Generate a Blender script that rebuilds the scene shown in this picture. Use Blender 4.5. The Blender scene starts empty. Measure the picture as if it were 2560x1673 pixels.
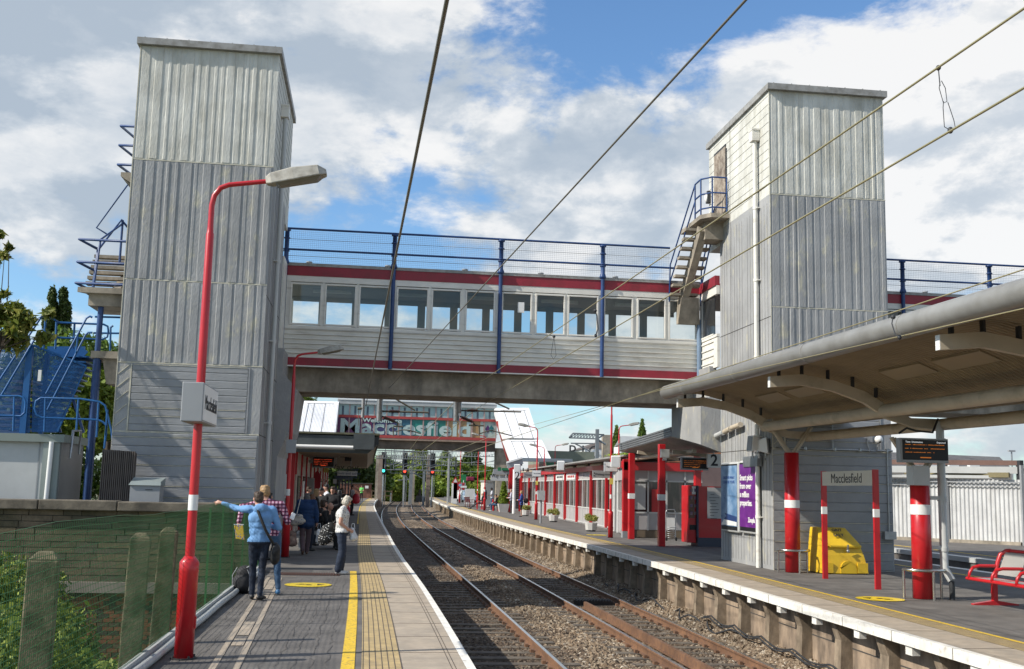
import bpy, math, random
import numpy as np
from mathutils import Matrix, Vector
D = bpy.data
scene = bpy.context.scene
COL = scene.collection
# ---------------------------------------------------------------- camera
cam = D.cameras.new('camera'); camo = D.objects.new('camera', cam); COL.objects.link(camo)
_r = [0.99112, -0.04065, -0.12659, -0.131, -0.13589, -0.98202, 0.02272, 0.98989, -0.14001]
camo.matrix_world = Matrix(((_r[0], _r[1], _r[2], 0.0), (_r[3], _r[4], _r[5], 0.0), (_r[6], _r[7], _r[8], 1.8), (0, 0, 0, 1)))
cam.sensor_width = 36.0; cam.lens = 38.285; cam.clip_start = 0.1; cam.clip_end = 6000
scene.camera = camo
# ---------------------------------------------------------------- light
SUN_EL = math.radians(37.5); SUN_AZ = math.radians(14.0)      # light travels to +X and a little to +Y
tx, ty, tz = math.cos(SUN_EL)*math.cos(SUN_AZ), math.cos(SUN_EL)*math.sin(SUN_AZ), -math.sin(SUN_EL)
sl = D.lights.new('sun', 'SUN'); sl.energy = 4.6; sl.angle = math.radians(0.55); sl.color = (1.0, 0.94, 0.84)
so = D.objects.new('sun', sl); COL.objects.link(so)
so.rotation_euler = Vector((tx, ty, tz)).to_track_quat('-Z', 'Y').to_euler()
scene.view_settings.view_transform = 'Standard'; scene.view_settings.look = 'None'
scene.view_settings.exposure = 0.32; scene.view_settings.gamma = 1.0
w = D.worlds.new('World'); scene.world = w; w.use_nodes = True
N, L = w.node_tree.nodes, w.node_tree.links
N.clear()
def wn(t, **k):
    n = N.new(t)
    for a, b in k.items(): setattr(n, a, b)
    return n
def wm(op, a, b=None, c=None, clamp=False):
    n = N.new('ShaderNodeMath'); n.operation = op; n.use_clamp = clamp
    for i, v in enumerate((a, b, c)):
        if v is None: continue
        if isinstance(v, (int, float)): n.inputs[i].default_value = v
        else: L.new(v, n.inputs[i])
    return n.outputs[0]
def wss(v, lo, hi):
    n = N.new('ShaderNodeMapRange'); n.interpolation_type = 'SMOOTHSTEP'
    L.new(v, n.inputs['Value']); n.inputs['From Min'].default_value = lo; n.inputs['From Max'].default_value = hi
    return n.outputs['Result']
out = wn('ShaderNodeOutputWorld')
sky = wn('ShaderNodeTexSky', sky_type='NISHITA'); sky.sun_disc = False
sky.sun_elevation = SUN_EL; sky.sun_rotation = math.atan2(-tx, -ty)
sky.air_density = 1.15; sky.dust_density = 0.4; sky.ozone_density = 2.5
skyb = wn('ShaderNodeBackground'); skyb.inputs['Strength'].default_value = 0.125
skyt = wn('ShaderNodeMix', data_type='RGBA', blend_type='MULTIPLY'); skyt.inputs[0].default_value = 1.0
L.new(sky.outputs[0], skyt.inputs[6]); skyt.inputs[7].default_value = (0.74, 0.93, 1.10, 1)
L.new(skyt.outputs[2], skyb.inputs['Color'])
tc = wn('ShaderNodeTexCoord')
nrm = wn('ShaderNodeVectorMath', operation='NORMALIZE'); L.new(tc.outputs['Generated'], nrm.inputs[0])
sep = wn('ShaderNodeSeparateXYZ'); L.new(nrm.outputs[0], sep.inputs[0])
mp = wn('ShaderNodeMapping'); L.new(nrm.outputs[0], mp.inputs['Vector']); mp.inputs['Scale'].default_value = (1, 1, 1.9)
mp.inputs['Location'].default_value = (0.37, 0.1, 0.22)
def wnoise(scale, det=8, rough=0.55, dist=0.0, vec=None):
    n = wn('ShaderNodeTexNoise'); n.inputs['Scale'].default_value = scale; n.inputs['Detail'].default_value = det
    n.inputs['Roughness'].default_value = rough; n.inputs['Distortion'].default_value = dist
    L.new(vec or mp.outputs[0], n.inputs['Vector']); return n.outputs['Fac']
n1 = wnoise(4.6, 12, 0.58, 0.15)
n2 = wnoise(11.0, 10, 0.62, 0.2)
n3 = wnoise(2.2, 4, 0.5)
def blob(d, r0, r1):
    v = Vector(d).normalized()
    n = wn('ShaderNodeVectorMath', operation='DOT_PRODUCT'); L.new(nrm.outputs[0], n.inputs[0]); n.inputs[1].default_value = v
    return wss(n.outputs['Value'], math.cos(math.radians(r0)), math.cos(math.radians(r1)))
# patches of bias: + means more cloud, - means open blue
bias = None
for d, r0, r1, amt in CLOUD_BIAS if 'CLOUD_BIAS' in globals() else (
    ([1350.32055, 2275.27193, 890.58328], 13, 2, 0.24), ([1151.68967, 2300.11328, 895.93878], 9, 2, 0.12), ([896.18569, 2307.04436, 1078.33855], 10, 2, -0.15), ([583.09169, 2362.55385, 972.08017], 7, 1, -0.05),
    ([1212.53169, 2262.40612, 1105.40577], 7, 2, -0.22), ([1316.21147, 2333.46049, 513.28941], 8, 2, -0.14), ([564.33355, 2403.1744, 704.12849], 9, 2, 0.10), ([668.07245, 2371.09846, 835.313], 7, 1, 0.09), ([393.15253, 2382.00847, 1007.35953], 6, 1, -0.10), ([65.67581, 2423.88, 1009.76183], 3, 1, -0.07), ([-91.27769, 2450.27584, 966.53154], 8, 2, 0.06), ([1009.9319, 2342.86491, 724.25002], 10, 2, 0.14), ([-489.75895, 2495.88182, 1006.93923], 16, 4, 0.13), ([-732.25492, 2546.29795, 872.57435], 12, 2, 0.10),
    ([-96.05961, 2503.17545, 599.81807], 7, 1, -0.10), ([-808.04137, 2602.93202, 543.86628], 8, 1, -0.13), ([362.04416, 2415.78559, 798.57405], 7, 1, 0.06), ([183.39093, 2404.08312, 1042.18455], 7, 1, 0.04), ([835.28455, 2447.88182, 145.5707], 20, 4, 0.03)):
    b = wm('MULTIPLY', blob(d, r0, r1), amt)
    bias = b if bias is None else wm('ADD', bias, b)
base = wm('ADD', wm('ADD', wm('MULTIPLY', n1, 0.60), wm('MULTIPLY', n2, 0.40)), bias)
mask = wss(base, 0.446, 0.565)
# cumulus shading: offset lookup towards the sun gives lit tops and grey bases
mp2 = wn('ShaderNodeMapping'); L.new(nrm.outputs[0], mp2.inputs['Vector']); mp2.inputs['Scale'].default_value = (1, 1, 1.9)
mp2.inputs['Location'].default_value = (0.37 - 0.03, 0.1, 0.22 + 0.06)
n1b = wnoise(4.6, 12, 0.58, 0.15, mp2.outputs[0])
lit = wss(wm('SUBTRACT', n1, n1b), -0.085, 0.085)
thick = wss(wm('ADD', base, wm('MULTIPLY', n3, 0.15)), 0.56, 0.80)
lit2 = wm('ADD', wm('MULTIPLY', lit, 0.70), wm('MULTIPLY', wss(n2, 0.3, 0.7), 0.42))
cum = wm('MULTIPLY', blob([1296.29295, 2266.87401, 998.33528], 15, 4), 0.55)
lit2 = wm('ADD', lit2, cum)
cr = wn('ShaderNodeValToRGB'); e = cr.color_ramp.elements
e[0].position = 0.10; e[0].color = (0.50, 0.58, 0.67, 1); e[1].position = 1.1 if False else 1.0; e[1].color = (1.06, 1.05, 1.03, 1)
e2 = e.new(0.55); e2.color = (0.70, 0.755, 0.81, 1)
L.new(wm('SUBTRACT', lit2, wm('MULTIPLY', thick, 0.14)), cr.inputs['Fac'])
cb = wn('ShaderNodeBackground'); L.new(cr.outputs['Color'], cb.inputs['Color']); cb.inputs['Strength'].default_value = 0.74
mx = wn('ShaderNodeMixShader'); L.new(wm('MULTIPLY', mask, 0.93), mx.inputs[0]); L.new(skyb.outputs[0], mx.inputs[1]); L.new(cb.outputs[0], mx.inputs[2])
L.new(mx.outputs[0], out.inputs['Surface'])

# ---------------------------------------------------------------- helpers
rnd = random.Random(7)
def mat(name, col, rough=0.6, metal=0.0, col2=None, nscale=3.0, mixlo=0.4, mixhi=0.65, var=0.12, vscale=1.2, bump=0.0, bscale=30.0, spec=0.5, stretch=None, bdist=0.01, emit=None, estr=1.0, coat=0.0):
    m = D.materials.new(name); m.use_nodes = True
    nt = m.node_tree; ns, ls = nt.nodes, nt.links
    b = ns['Principled BSDF']; b.inputs['Roughness'].default_value = rough; b.inputs['Metallic'].default_value = metal
    b.inputs['Specular IOR Level'].default_value = spec
    if coat: b.inputs['Coat Weight'].default_value = coat
    c = tuple(col) + (1,)
    tcn = ns.new('ShaderNodeTexCoord'); geo = ns.new('ShaderNodeNewGeometry')
    vec = geo.outputs['Position']
    if stretch:
        mpn = ns.new('ShaderNodeMapping'); mpn.inputs['Scale'].default_value = stretch; ls.new(vec, mpn.inputs['Vector']); svec = mpn.outputs[0]
    else: svec = vec
    cur = None
    if col2 is not None:
        n = ns.new('ShaderNodeTexNoise'); n.inputs['Scale'].default_value = nscale; n.inputs['Detail'].default_value = 8; n.inputs['Roughness'].default_value = 0.62; ls.new(svec, n.inputs['Vector'])
        r = ns.new('ShaderNodeMapRange'); r.inputs['From Min'].default_value = mixlo; r.inputs['From Max'].default_value = mixhi; ls.new(n.outputs['Fac'], r.inputs['Value'])
        mixn = ns.new('ShaderNodeMix'); mixn.data_type = 'RGBA'; ls.new(r.outputs[0], mixn.inputs[0]); mixn.inputs[6].default_value = c; mixn.inputs[7].default_value = tuple(col2) + (1,)
        cur = mixn.outputs[2]
    if var:
        n = ns.new('ShaderNodeTexNoise'); n.inputs['Scale'].default_value = vscale; n.inputs['Detail'].default_value = 7; n.inputs['Roughness'].default_value = 0.65; ls.new(vec, n.inputs['Vector'])
        r = ns.new('ShaderNodeMapRange'); r.inputs['From Min'].default_value = 0.3; r.inputs['From Max'].default_value = 0.7; r.inputs['To Min'].default_value = 1 - var*1.6; r.inputs['To Max'].default_value = 1 + var
        ls.new(n.outputs['Fac'], r.inputs['Value'])
        mul = ns.new('ShaderNodeVectorMath'); mul.operation = 'SCALE'; ls.new(r.outputs[0], mul.inputs['Scale'])
        if cur is None: mul.inputs[0].default_value = c[:3]
        else: ls.new(cur, mul.inputs[0])
        cur = mul.outputs[0]
        rr = ns.new('ShaderNodeMapRange'); rr.inputs['To Min'].default_value = max(0.02, rough-0.1); rr.inputs['To Max'].default_value = min(1, rough+0.1); ls.new(n.outputs['Fac'], rr.inputs['Value']); ls.new(rr.outputs[0], b.inputs['Roughness'])
    if cur is None: b.inputs['Base Color'].default_value = c
    else: ls.new(cur, b.inputs['Base Color'])
    if bump:
        n = ns.new('ShaderNodeTexNoise'); n.inputs['Scale'].default_value = bscale; n.inputs['Detail'].default_value = 5; ls.new(svec, n.inputs['Vector'])
        bp = ns.new('ShaderNodeBump'); bp.inputs['Strength'].default_value = bump; bp.inputs['Distance'].default_value = bdist; ls.new(n.outputs['Fac'], bp.inputs['Height']); ls.new(bp.outputs[0], b.inputs['Normal'])
    if emit is not None:
        b.inputs['Emission Color'].default_value = tuple(emit) + (1,); b.inputs['Emission Strength'].default_value = estr
    return m
def leafmat(name, c1, c2, c3, trans=0.25):
    m = D.materials.new(name); m.use_nodes = True; ns, ls = m.node_tree.nodes, m.node_tree.links
    b = ns['Principled BSDF']; b.inputs['Roughness'].default_value = 0.55; b.inputs['Specular IOR Level'].default_value = 0.35
    geo = ns.new('ShaderNodeNewGeometry'); cr = ns.new('ShaderNodeValToRGB'); ls.new(geo.outputs['Random Per Island'], cr.inputs['Fac'])
    cr.color_ramp.elements[0].color = tuple(c1)+(1,); cr.color_ramp.elements[1].color = tuple(c3)+(1,); k = cr.color_ramp.elements.new(0.5); k.color = tuple(c2)+(1,)
    ls.new(cr.outputs[0], b.inputs['Base Color'])
    tr = ns.new('ShaderNodeBsdfTranslucent'); ls.new(cr.outputs[0], tr.inputs['Color'])
    mxn = ns.new('ShaderNodeMixShader'); mxn.inputs[0].default_value = trans
    ls.new(b.outputs[0], mxn.inputs[1]); ls.new(tr.outputs[0], mxn.inputs[2]); ls.new(mxn.outputs[0], ns['Material Output'].inputs['Surface'])
    return m
WORLD = set()
class MB:
    def __init__(s): s.v = []; s.f = []; s.m = []; s.sm = []
    def add(s, vs, fs, m=0, smooth=False):
        o = len(s.v); s.v += [tuple(v) for v in vs]
        for f in fs: s.f.append(tuple(i+o for i in f)); s.m.append(m); s.sm.append(smooth)
        return s
    def box(s, x0, x1, y0, y1, z0, z1, m=0, bev=0.0):
        vs = [(x0,y0,z0),(x1,y0,z0),(x1,y1,z0),(x0,y1,z0),(x0,y0,z1),(x1,y0,z1),(x1,y1,z1),(x0,y1,z1)]
        return s.add(vs, [(0,3,2,1),(4,5,6,7),(0,1,5,4),(1,2,6,5),(2,3,7,6),(3,0,4,7)], m)
    def hexa(s, vs, m=0):
        return s.add(vs, [(0,3,2,1),(4,5,6,7),(0,1,5,4),(1,2,6,5),(2,3,7,6),(3,0,4,7)], m)
    def obox(s, c, sx, sy, sz, rz=0, m=0, rx=0, ry=0):
        M = Matrix.Translation(c) @ Matrix.Rotation(rz,4,'Z') @ Matrix.Rotation(ry,4,'Y') @ Matrix.Rotation(rx,4,'X')
        vs = [M @ Vector((a*sx/2, b*sy/2, d*sz/2)) for d in (-1,1) for a,b in ((-1,-1),(1,-1),(1,1),(-1,1))]
        return s.hexa([tuple(v) for v in vs], m)
    def beam(s, p0, p1, w, h, m=0, up=(0,0,1)):
        p0, p1 = Vector(p0), Vector(p1); d = (p1-p0).normalized(); u = Vector(up)
        if abs(d.dot(u)) > 0.99: u = Vector((0,1,0))
        r = d.cross(u).normalized(); u = r.cross(d)
        q = [(-1,-1),(1,-1),(1,1),(-1,1)]
        vs = [p0 + r*a*w/2 + u*b*h/2 for a,b in q] + [p1 + r*a*w/2 + u*b*h/2 for a,b in q]
        return s.hexa([tuple(v) for v in vs], m)
    def tube(s, pts, r, n=8, m=0, caps=True, smooth=True, r1=None):
        pts = [Vector(p) for p in pts]; k = len(pts)
        if isinstance(r, (int,float)):
            r = [r + ((r1-r)*i/(k-1) if r1 is not None else 0) for i in range(k)]
        vs = []; prev = None
        for i, p in enumerate(pts):
            d = ((pts[min(i+1,k-1)] - p).normalized() + (p - pts[max(i-1,0)]).normalized())
            d = d.normalized() if d.length > 1e-6 else Vector((0,0,1))
            if prev is None:
                u = Vector((0,0,1)) if abs(d.z) < 0.9 else Vector((0,1,0))
                a = d.cross(u).normalized()
            else:
                a = (prev - d*prev.dot(d))
                a = a.normalized() if a.length > 1e-6 else d.orthogonal().normalized()
            prev = a; b = d.cross(a)
            for j in range(n):
                t = 2*math.pi*j/n; vs.append(p + (a*math.cos(t) + b*math.sin(t))*r[i])
        fs = [(i*n+j, i*n+(j+1)%n, (i+1)*n+(j+1)%n, (i+1)*n+j) for i in range(k-1) for j in range(n)]
        s.add(vs, fs, m, smooth)
        if caps: s.add([vs[j] for j in range(n)] + [vs[(k-1)*n+j] for j in range(n)], [tuple(reversed(range(n))), tuple(range(n, 2*n))], m)
        return s
    def prism(s, poly, a0, a1, axis='y', m=0):
        # poly: list of 2-tuples in the plane across the axis
        def pt(q, a):
            return {'y': (q[0], a, q[1]), 'x': (a, q[0], q[1]), 'z': (q[0], q[1], a)}[axis]
        n = len(poly); vs = [pt(q, a0) for q in poly] + [pt(q, a1) for q in poly]
        fs = [tuple(range(n)), tuple(reversed(range(n, 2*n)))] + [(i, i+n, (i+1)%n+n, (i+1)%n) for i in range(n)]
        return s.add(vs, fs, m)
    def lathe(s, prof, c=(0,0,0), n=16, m=0, smooth=True):
        vs = [(c[0]+r*math.cos(2*math.pi*j/n), c[1]+r*math.sin(2*math.pi*j/n), c[2]+z) for r, z in prof for j in range(n)]
        fs = [(i*n+j, i*n+(j+1)%n, (i+1)*n+(j+1)%n, (i+1)*n+j) for i in range(len(prof)-1) for j in range(n)]
        return s.add(vs, fs, m, smooth)
    def ell(s, c, rx, ry, rz, n=10, m=0):
        prof = []; vs = []
        for i in range(n+1):
            t = math.pi*i/n
            for j in range(n*2):
                a = math.pi*j/n
                vs.append((c[0]+rx*math.sin(t)*math.cos(a), c[1]+ry*math.sin(t)*math.sin(a), c[2]-rz*math.cos(t)))
        k = n*2
        fs = [(i*k+j, i*k+(j+1)%k, (i+1)*k+(j+1)%k, (i+1)*k+j) for i in range(n) for j in range(k)]
        return s.add(vs, fs, m, True)
    def build(s, name, mats, parent=None, label=None, cat=None, group=None, kind=None, bevel=0.0):
        me = D.meshes.new(name); me.from_pydata(s.v, [], s.f)
        if not isinstance(mats, (list, tuple)): mats = [mats]
        for q in mats: me.materials.append(q)
        me.polygons.foreach_set('material_index', s.m); me.polygons.foreach_set('use_smooth', s.sm)
        me.update()
        o = D.objects.new(name, me); COL.objects.link(o)
        if bevel:
            md = o.modifiers.new('bevel', 'BEVEL'); md.width = bevel; md.segments = 2; md.limit_method = 'ANGLE'; md.angle_limit = math.radians(40)
        return fin(o, parent, label, cat, group, kind)
def fin(o, parent=None, label=None, cat=None, group=None, kind=None):
    if parent is not None:
        o.parent = parent
        if parent.name in WORLD: o.location = -Vector(parent.location)
    if label: o['label'] = label
    if cat: o['category'] = cat
    if group: o['group'] = group
    if kind: o['kind'] = kind
    return o
def thing(name, label, cat, loc=(0,0,0), rz=0.0, group=None, world=False):
    o = D.objects.new(name, None); COL.objects.link(o); o.empty_display_size = 0.2
    o.location = loc; o.rotation_euler = (0, 0, rz); o['label'] = label; o['category'] = cat
    if group: o['group'] = group
    if world: WORLD.add(o.name)
    return o
def dup(root, loc, rz=None, label=None, scale=None):
    r = root.copy(); COL.objects.link(r); r.location = loc
    if rz is not None: r.rotation_euler = (0, 0, rz)
    if scale: r.scale = (scale,)*3
    if label: r['label'] = label
    for ch in root.children:
        c = ch.copy(); COL.objects.link(c); c.parent = r
        for g in ch.children:
            d = g.copy(); COL.objects.link(d); d.parent = c
    return r
def text(name, s, size, loc, rot, m, parent=None, align='CENTER', bold=0.0, ext=0.002, sx=1.0, spacing=1.0, line=1.0):
    cu = D.curves.new(name, 'FONT'); cu.body = s; cu.size = size; cu.align_x = align; cu.align_y = 'CENTER'; cu.extrude = ext; cu.offset = bold; cu.space_character = spacing; cu.space_line = line
    cu.resolution_u = 3
    t = D.objects.new(name, cu); COL.objects.link(t)
    bpy.context.view_layer.update()
    me = D.meshes.new_from_object(t.evaluated_get(bpy.context.evaluated_depsgraph_get()))
    D.objects.remove(t); D.curves.remove(cu)
    o = D.objects.new(name, me); COL.objects.link(o); me.materials.clear(); me.materials.append(m)
    fin(o, parent)
    M = Matrix.Translation(loc) @ rot.to_4x4() @ Matrix.Diagonal((sx, 1, 1, 1))
    me.transform(M)
    return o
FACE_CAM = Matrix.Rotation(math.pi/2, 3, 'X')                     # text facing -Y, read along +X
FACE_PX = Matrix.Rotation(math.pi/2, 3, 'Z') @ FACE_CAM             # text facing +X, read along +Y
FACE_NX = Matrix.Rotation(-math.pi/2, 3, 'Z') @ FACE_CAM            # text facing -X
def npmesh(name, V, F, mats, mi=None, smooth=False, **k):
    me = D.meshes.new(name); nv, nf = len(V), len(F); q = F.shape[1]
    me.vertices.add(nv); me.vertices.foreach_set('co', np.asarray(V, np.float32).ravel())
    me.loops.add(nf*q); me.loops.foreach_set('vertex_index', F.astype(np.int32).ravel())
    me.polygons.add(nf); me.polygons.foreach_set('loop_start', np.arange(0, nf*q, q, dtype=np.int32)); me.polygons.foreach_set('loop_total', np.full(nf, q, np.int32))
    for m in (mats if isinstance(mats, (list, tuple)) else [mats]): me.materials.append(m)
    if mi is not None: me.polygons.foreach_set('material_index', mi.astype(np.int32))
    me.polygons.foreach_set('use_smooth', np.full(nf, smooth))
    me.update(calc_edges=True); me.validate()
    o = D.objects.new(name, me); COL.objects.link(o)
    return fin(o, **k)
def leaves(name, blobs, n, size, m, seed=1, shell=0.55, drop=0.0, aspect=1.6, **k):
    """blobs: (cx,cy,cz,rx,ry,rz); leaf quads scattered mostly near each lump's surface"""
    g = np.random.default_rng(seed); B = np.array(blobs, float)
    wgt = (B[:,3]*B[:,4]*B[:,5])**(2/3); idx = g.choice(len(B), n, p=wgt/wgt.sum())
    d = g.normal(size=(n,3)); d /= np.linalg.norm(d, axis=1)[:,None]
    rr = shell + (1-shell)*g.random(n)**0.6; rr *= 1 + 0.16*np.sin(d[:,0]*7+idx)*np.sin(d[:,1]*6+2*idx)
    C = B[idx,:3] + d*B[idx,3:]*rr[:,None]
    nn = g.normal(size=(n,3)) + d*0.9 + np.array([0,0,0.5]); nn /= np.linalg.norm(nn, axis=1)[:,None]
    a = np.cross(nn, g.normal(size=(n,3))); a /= np.linalg.norm(a, axis=1)[:,None]; b = np.cross(nn, a)
    s = size*(0.45+1.25*g.random(n)**2)[:,None]
    V = np.stack([C-a*s*aspect/2, C+b*s/2*0.8-a*s*0.1, C+a*s*aspect/2, C-b*s/2*0.8-a*s*0.1], 1).reshape(-1,3)
    F = np.arange(4*n).reshape(n,4)
    return npmesh(name, V, F, m, **k)
def crinterp(pts):
    P = np.array(pts, float); xs = P[:,0]; ys = P[:,1]
    ms = np.gradient(ys, xs)
    def f(t):
        t = np.clip(t, xs[0], xs[-1]); i = np.clip(np.searchsorted(xs, t, side='right')-1, 0, len(xs)-2)
        h = xs[i+1]-xs[i]; u = (t-xs[i])/h
        return (2*u**3-3*u**2+1)*ys[i] + (u**3-2*u**2+u)*h*ms[i] + (-2*u**3+3*u**2)*ys[i+1] + (u**3-u**2)*h*ms[i+1]
    return f
c1 = crinterp([(0,2.42),(25,2.4),(40,2.28),(60,2.12),(83,2.05),(110,2.35),(140,3.1),(170,4.3),(200,5.6),(240,7.6),(300,11)])
def c2(y): return c1(y) + 3.42 + np.clip((np.asarray(y)-150)/400., 0, 1)*-2
eL = crinterp([(0,1.16),(20,1.12),(30,0.97),(45,0.9),(65,0.80),(100,0.78),(130,1.15),(165,2.0)])
eR = crinterp([(0,7.12),(12,7.1),(18,7.22),(25,7.38),(35,7.42),(50,7.2),(70,7.25),(100,7.6),(140,8.6),(180,10.0),(215,11.4)])
# ---------------------------------------------------------------- materials
M = {}
M['asphalt'] = mat('asphalt', (0.118,0.108,0.098), 0.9, col2=(0.155,0.142,0.128), nscale=1.1, var=0.22, vscale=1.7, bump=0.35, bscale=90, bdist=0.006)
M['patch'] = mat('asphalt_patch', (0.085,0.08,0.076), 0.85, var=0.2, vscale=3, bump=0.3, bscale=90)
M['slab'] = mat('paving_slab', (0.40,0.33,0.25), 0.8, col2=(0.33,0.28,0.22), nscale=2.0, var=0.12, vscale=5, bump=0.2, bscale=70)
M['slabdark'] = mat('slab_joint', (0.10,0.08,0.06), 0.9)
M['tactile'] = mat('tactile_paving', (0.46,0.34,0.16), 0.75, col2=(0.37,0.28,0.15), nscale=4, var=0.15, vscale=6, bump=0.2)
M['yellow'] = mat('yellow_line', (0.74,0.49,0.03), 0.6, col2=(0.22,0.17,0.09), nscale=22, mixlo=0.53, mixhi=0.66, var=0.12, vscale=8)
M['whitepaint'] = mat('white_edge', (0.78,0.75,0.68), 0.65, col2=(0.42,0.37,0.30), nscale=9, mixlo=0.56, mixhi=0.78, var=0.12, vscale=4, bump=0.2)
M['concrete'] = mat('concrete', (0.38,0.33,0.26), 0.85, col2=(0.20,0.175,0.14), nscale=1.6, var=0.18, vscale=4, bump=0.3, bscale=40, stretch=(1,1,0.4))
M['pierboard'] = mat('retaining_panel', (0.36,0.27,0.19), 0.85, col2=(0.13,0.10,0.075), nscale=2.5, var=0.2, vscale=3, bump=0.3, bscale=30, stretch=(1,1,0.35))
M['red'] = mat('red_paint', (0.50,0.012,0.018), 0.34, var=0.12, vscale=2.5, col2=(0.40,0.014,0.02), nscale=5, mixlo=0.5, mixhi=0.8, coat=0.2)
M['maroon'] = mat('maroon_fascia', (0.29,0.018,0.035), 0.5, col2=(0.22,0.02,0.03), nscale=3, var=0.12)
M['white'] = mat('white_enamel', (0.76,0.76,0.74), 0.4, var=0.06)
M['cream'] = mat('cream_upvc', (0.72,0.70,0.64), 0.5, col2=(0.40,0.35,0.28), nscale=2.2, mixlo=0.55, mixhi=0.85, var=0.08, stretch=(0.5,1,3))
M['greytower'] = mat('grey_masonry_paint', (0.315,0.318,0.318), 0.72, col2=(0.46,0.435,0.34), nscale=2.4, mixlo=0.56, mixhi=0.70, var=0.13, vscale=1.0, bump=0.6, bscale=16, bdist=0.014, stretch=(1.6,1.6,0.7))
M['greylow'] = mat('grey_board_marked', (0.285,0.292,0.30), 0.7, col2=(0.38,0.37,0.31), nscale=2.2, mixlo=0.6, mixhi=0.76, var=0.13, vscale=1.0, bump=0.5, bscale=14, bdist=0.012, stretch=(0.6,0.6,2.2))
M['creamtower'] = mat('cream_masonry_paint', (0.60,0.595,0.545), 0.75, col2=(0.44,0.43,0.37), nscale=1.6, mixlo=0.42, mixhi=0.7, var=0.12, vscale=1.4, bump=0.6, bscale=16, bdist=0.014, stretch=(1.8,1.8,0.5))
M['joint_lit_edge'] = mat('cream_joint_lit_edge', (0.55,0.52,0.42), 0.8, var=0.2, vscale=6)
M['jointdark'] = mat('dark_joint', (0.06,0.055,0.05), 0.9)
M['capgrey'] = mat('roof_capping', (0.33,0.325,0.31), 0.5, col2=(0.22,0.21,0.19), nscale=6, var=0.1)
M['blue'] = mat('blue_paint', (0.013,0.045,0.15), 0.45, col2=(0.02,0.065,0.20), nscale=6, var=0.15)
M['bluestair'] = mat('bright_blue_paint', (0.008,0.095,0.28), 0.45, var=0.12)
M['dark'] = mat('dark_grey', (0.03,0.032,0.035), 0.6, var=0.15)
M['black'] = mat('black', (0.008,0.008,0.009), 0.5, var=0)
M['glass'] = mat('dark_glass', (0.03,0.032,0.035), 0.12, var=0, spec=0.6)
M['steel'] = mat('galvanised_steel', (0.36,0.37,0.38), 0.38, 0.75, var=0.15, vscale=5)
M['stainless'] = mat('stainless_steel', (0.55,0.52,0.48), 0.25, 0.95, var=0.1)
M['greymetal'] = mat('grey_painted_metal', (0.30,0.31,0.32), 0.45, var=0.08)
M['lightgrey'] = mat('light_grey_metal', (0.47,0.48,0.47), 0.45, var=0.08)
M['railrust'] = mat('rusty_rail', (0.20,0.105,0.055), 0.75, col2=(0.13,0.07,0.045), nscale=10, var=0.2, bump=0.2)
M['railtop'] = mat('polished_rail_head', (0.60,0.58,0.55), 0.28, 0.9, var=0.1)
M['sleeper'] = mat('sleeper', (0.15,0.125,0.095), 0.9, col2=(0.095,0.08,0.065), nscale=5, var=0.25, vscale=4, bump=0.4, bscale=30)
M['wire'] = mat('copper_wire', (0.16,0.15,0.12), 0.5, 0.3, var=0.1)
M['wirepale'] = mat('contact_wire', (0.42,0.37,0.20), 0.4, 0.5, var=0.1)  # paler yellowish tone of the contact and catenary wires
M['insul'] = mat('insulator', (0.07,0.03,0.02), 0.3, var=0.1)
M['mesh'] = mat('galvanised_mesh', (0.30,0.33,0.38), 0.5, 0.3, var=0)
M['greenmesh'] = mat('green_mesh', (0.05,0.17,0.05), 0.5, var=0.1)
M['stone'] = mat('coping_stone', (0.17,0.145,0.11), 0.9, col2=(0.075,0.065,0.05), nscale=2.2, var=0.25, vscale=3, bump=0.5, bscale=25)
M['postconc'] = mat('mossy_concrete', (0.20,0.16,0.10), 0.9, col2=(0.075,0.07,0.035), nscale=5, mixlo=0.42, mixhi=0.6, var=0.25, vscale=6, bump=0.6, bscale=50, bdist=0.01)
M['gutter'] = mat('canopy_tube', (0.25,0.25,0.24), 0.35, col2=(0.20,0.195,0.18), nscale=2, var=0.08)
M['canopy'] = mat('canopy_sheet', (0.30,0.235,0.15), 0.6, var=0.12, vscale=2)
M['canopyrib'] = mat('canopy_rib_paint', (0.50,0.43,0.33), 0.5, col2=(0.34,0.29,0.21), nscale=2.5, mixlo=0.5, mixhi=0.75, var=0.1)
M['fluoro'] = mat('light_diffuser', (0.30,0.24,0.155), 0.5, var=0.05)
M['skin'] = mat('skin', (0.50,0.27,0.19), 0.55, var=0.06, vscale=8)
M['skindark'] = mat('skin_dark', (0.09,0.045,0.03), 0.5, var=0.06)
def grp(n): return n
# ================================================================ ground, track bed, platforms
def struct(o): o['kind'] = 'structure'; return o
def strip(mb, e, o0, o1, y0, y1, z, m=0, step=None):
    y = y0; ys = []
    while y < y1 - 1e-6:
        ys.append(y); y += step or (0.5 if y < 40 else 1.5)
    ys.append(y1)
    vs = []
    for y in ys: vs += [(float(e(y))+o0, y, z), (float(e(y))+o1, y, z)]
    mb.add(vs, [(2*i, 2*i+1, 2*i+3, 2*i+2) for i in range(len(ys)-1)], m)
def wallstrip(mb, e, o, y0, y1, z0, z1, m=0, flip=False):
    ys = list(np.arange(y0, y1, 0.5 if y1 < 60 else 1.0)) + [y1]; vs = []
    for y in ys: vs += [(float(e(y))+o, y, z0), (float(e(y))+o, y, z1)]
    mb.add(vs, [(2*i, 2*i+1, 2*i+3, 2*i+2) for i in range(len(ys)-1)], m)
M['earth'] = mat('rough_ground', (0.12,0.10,0.055), 0.95, col2=(0.06,0.085,0.03), nscale=0.12, mixlo=0.42, mixhi=0.55, var=0.3, vscale=0.5, bump=0.4, bscale=8)
b = MB(); b.box(-1500, 1500, -60, 3000, -4.0, -3.2)
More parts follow.
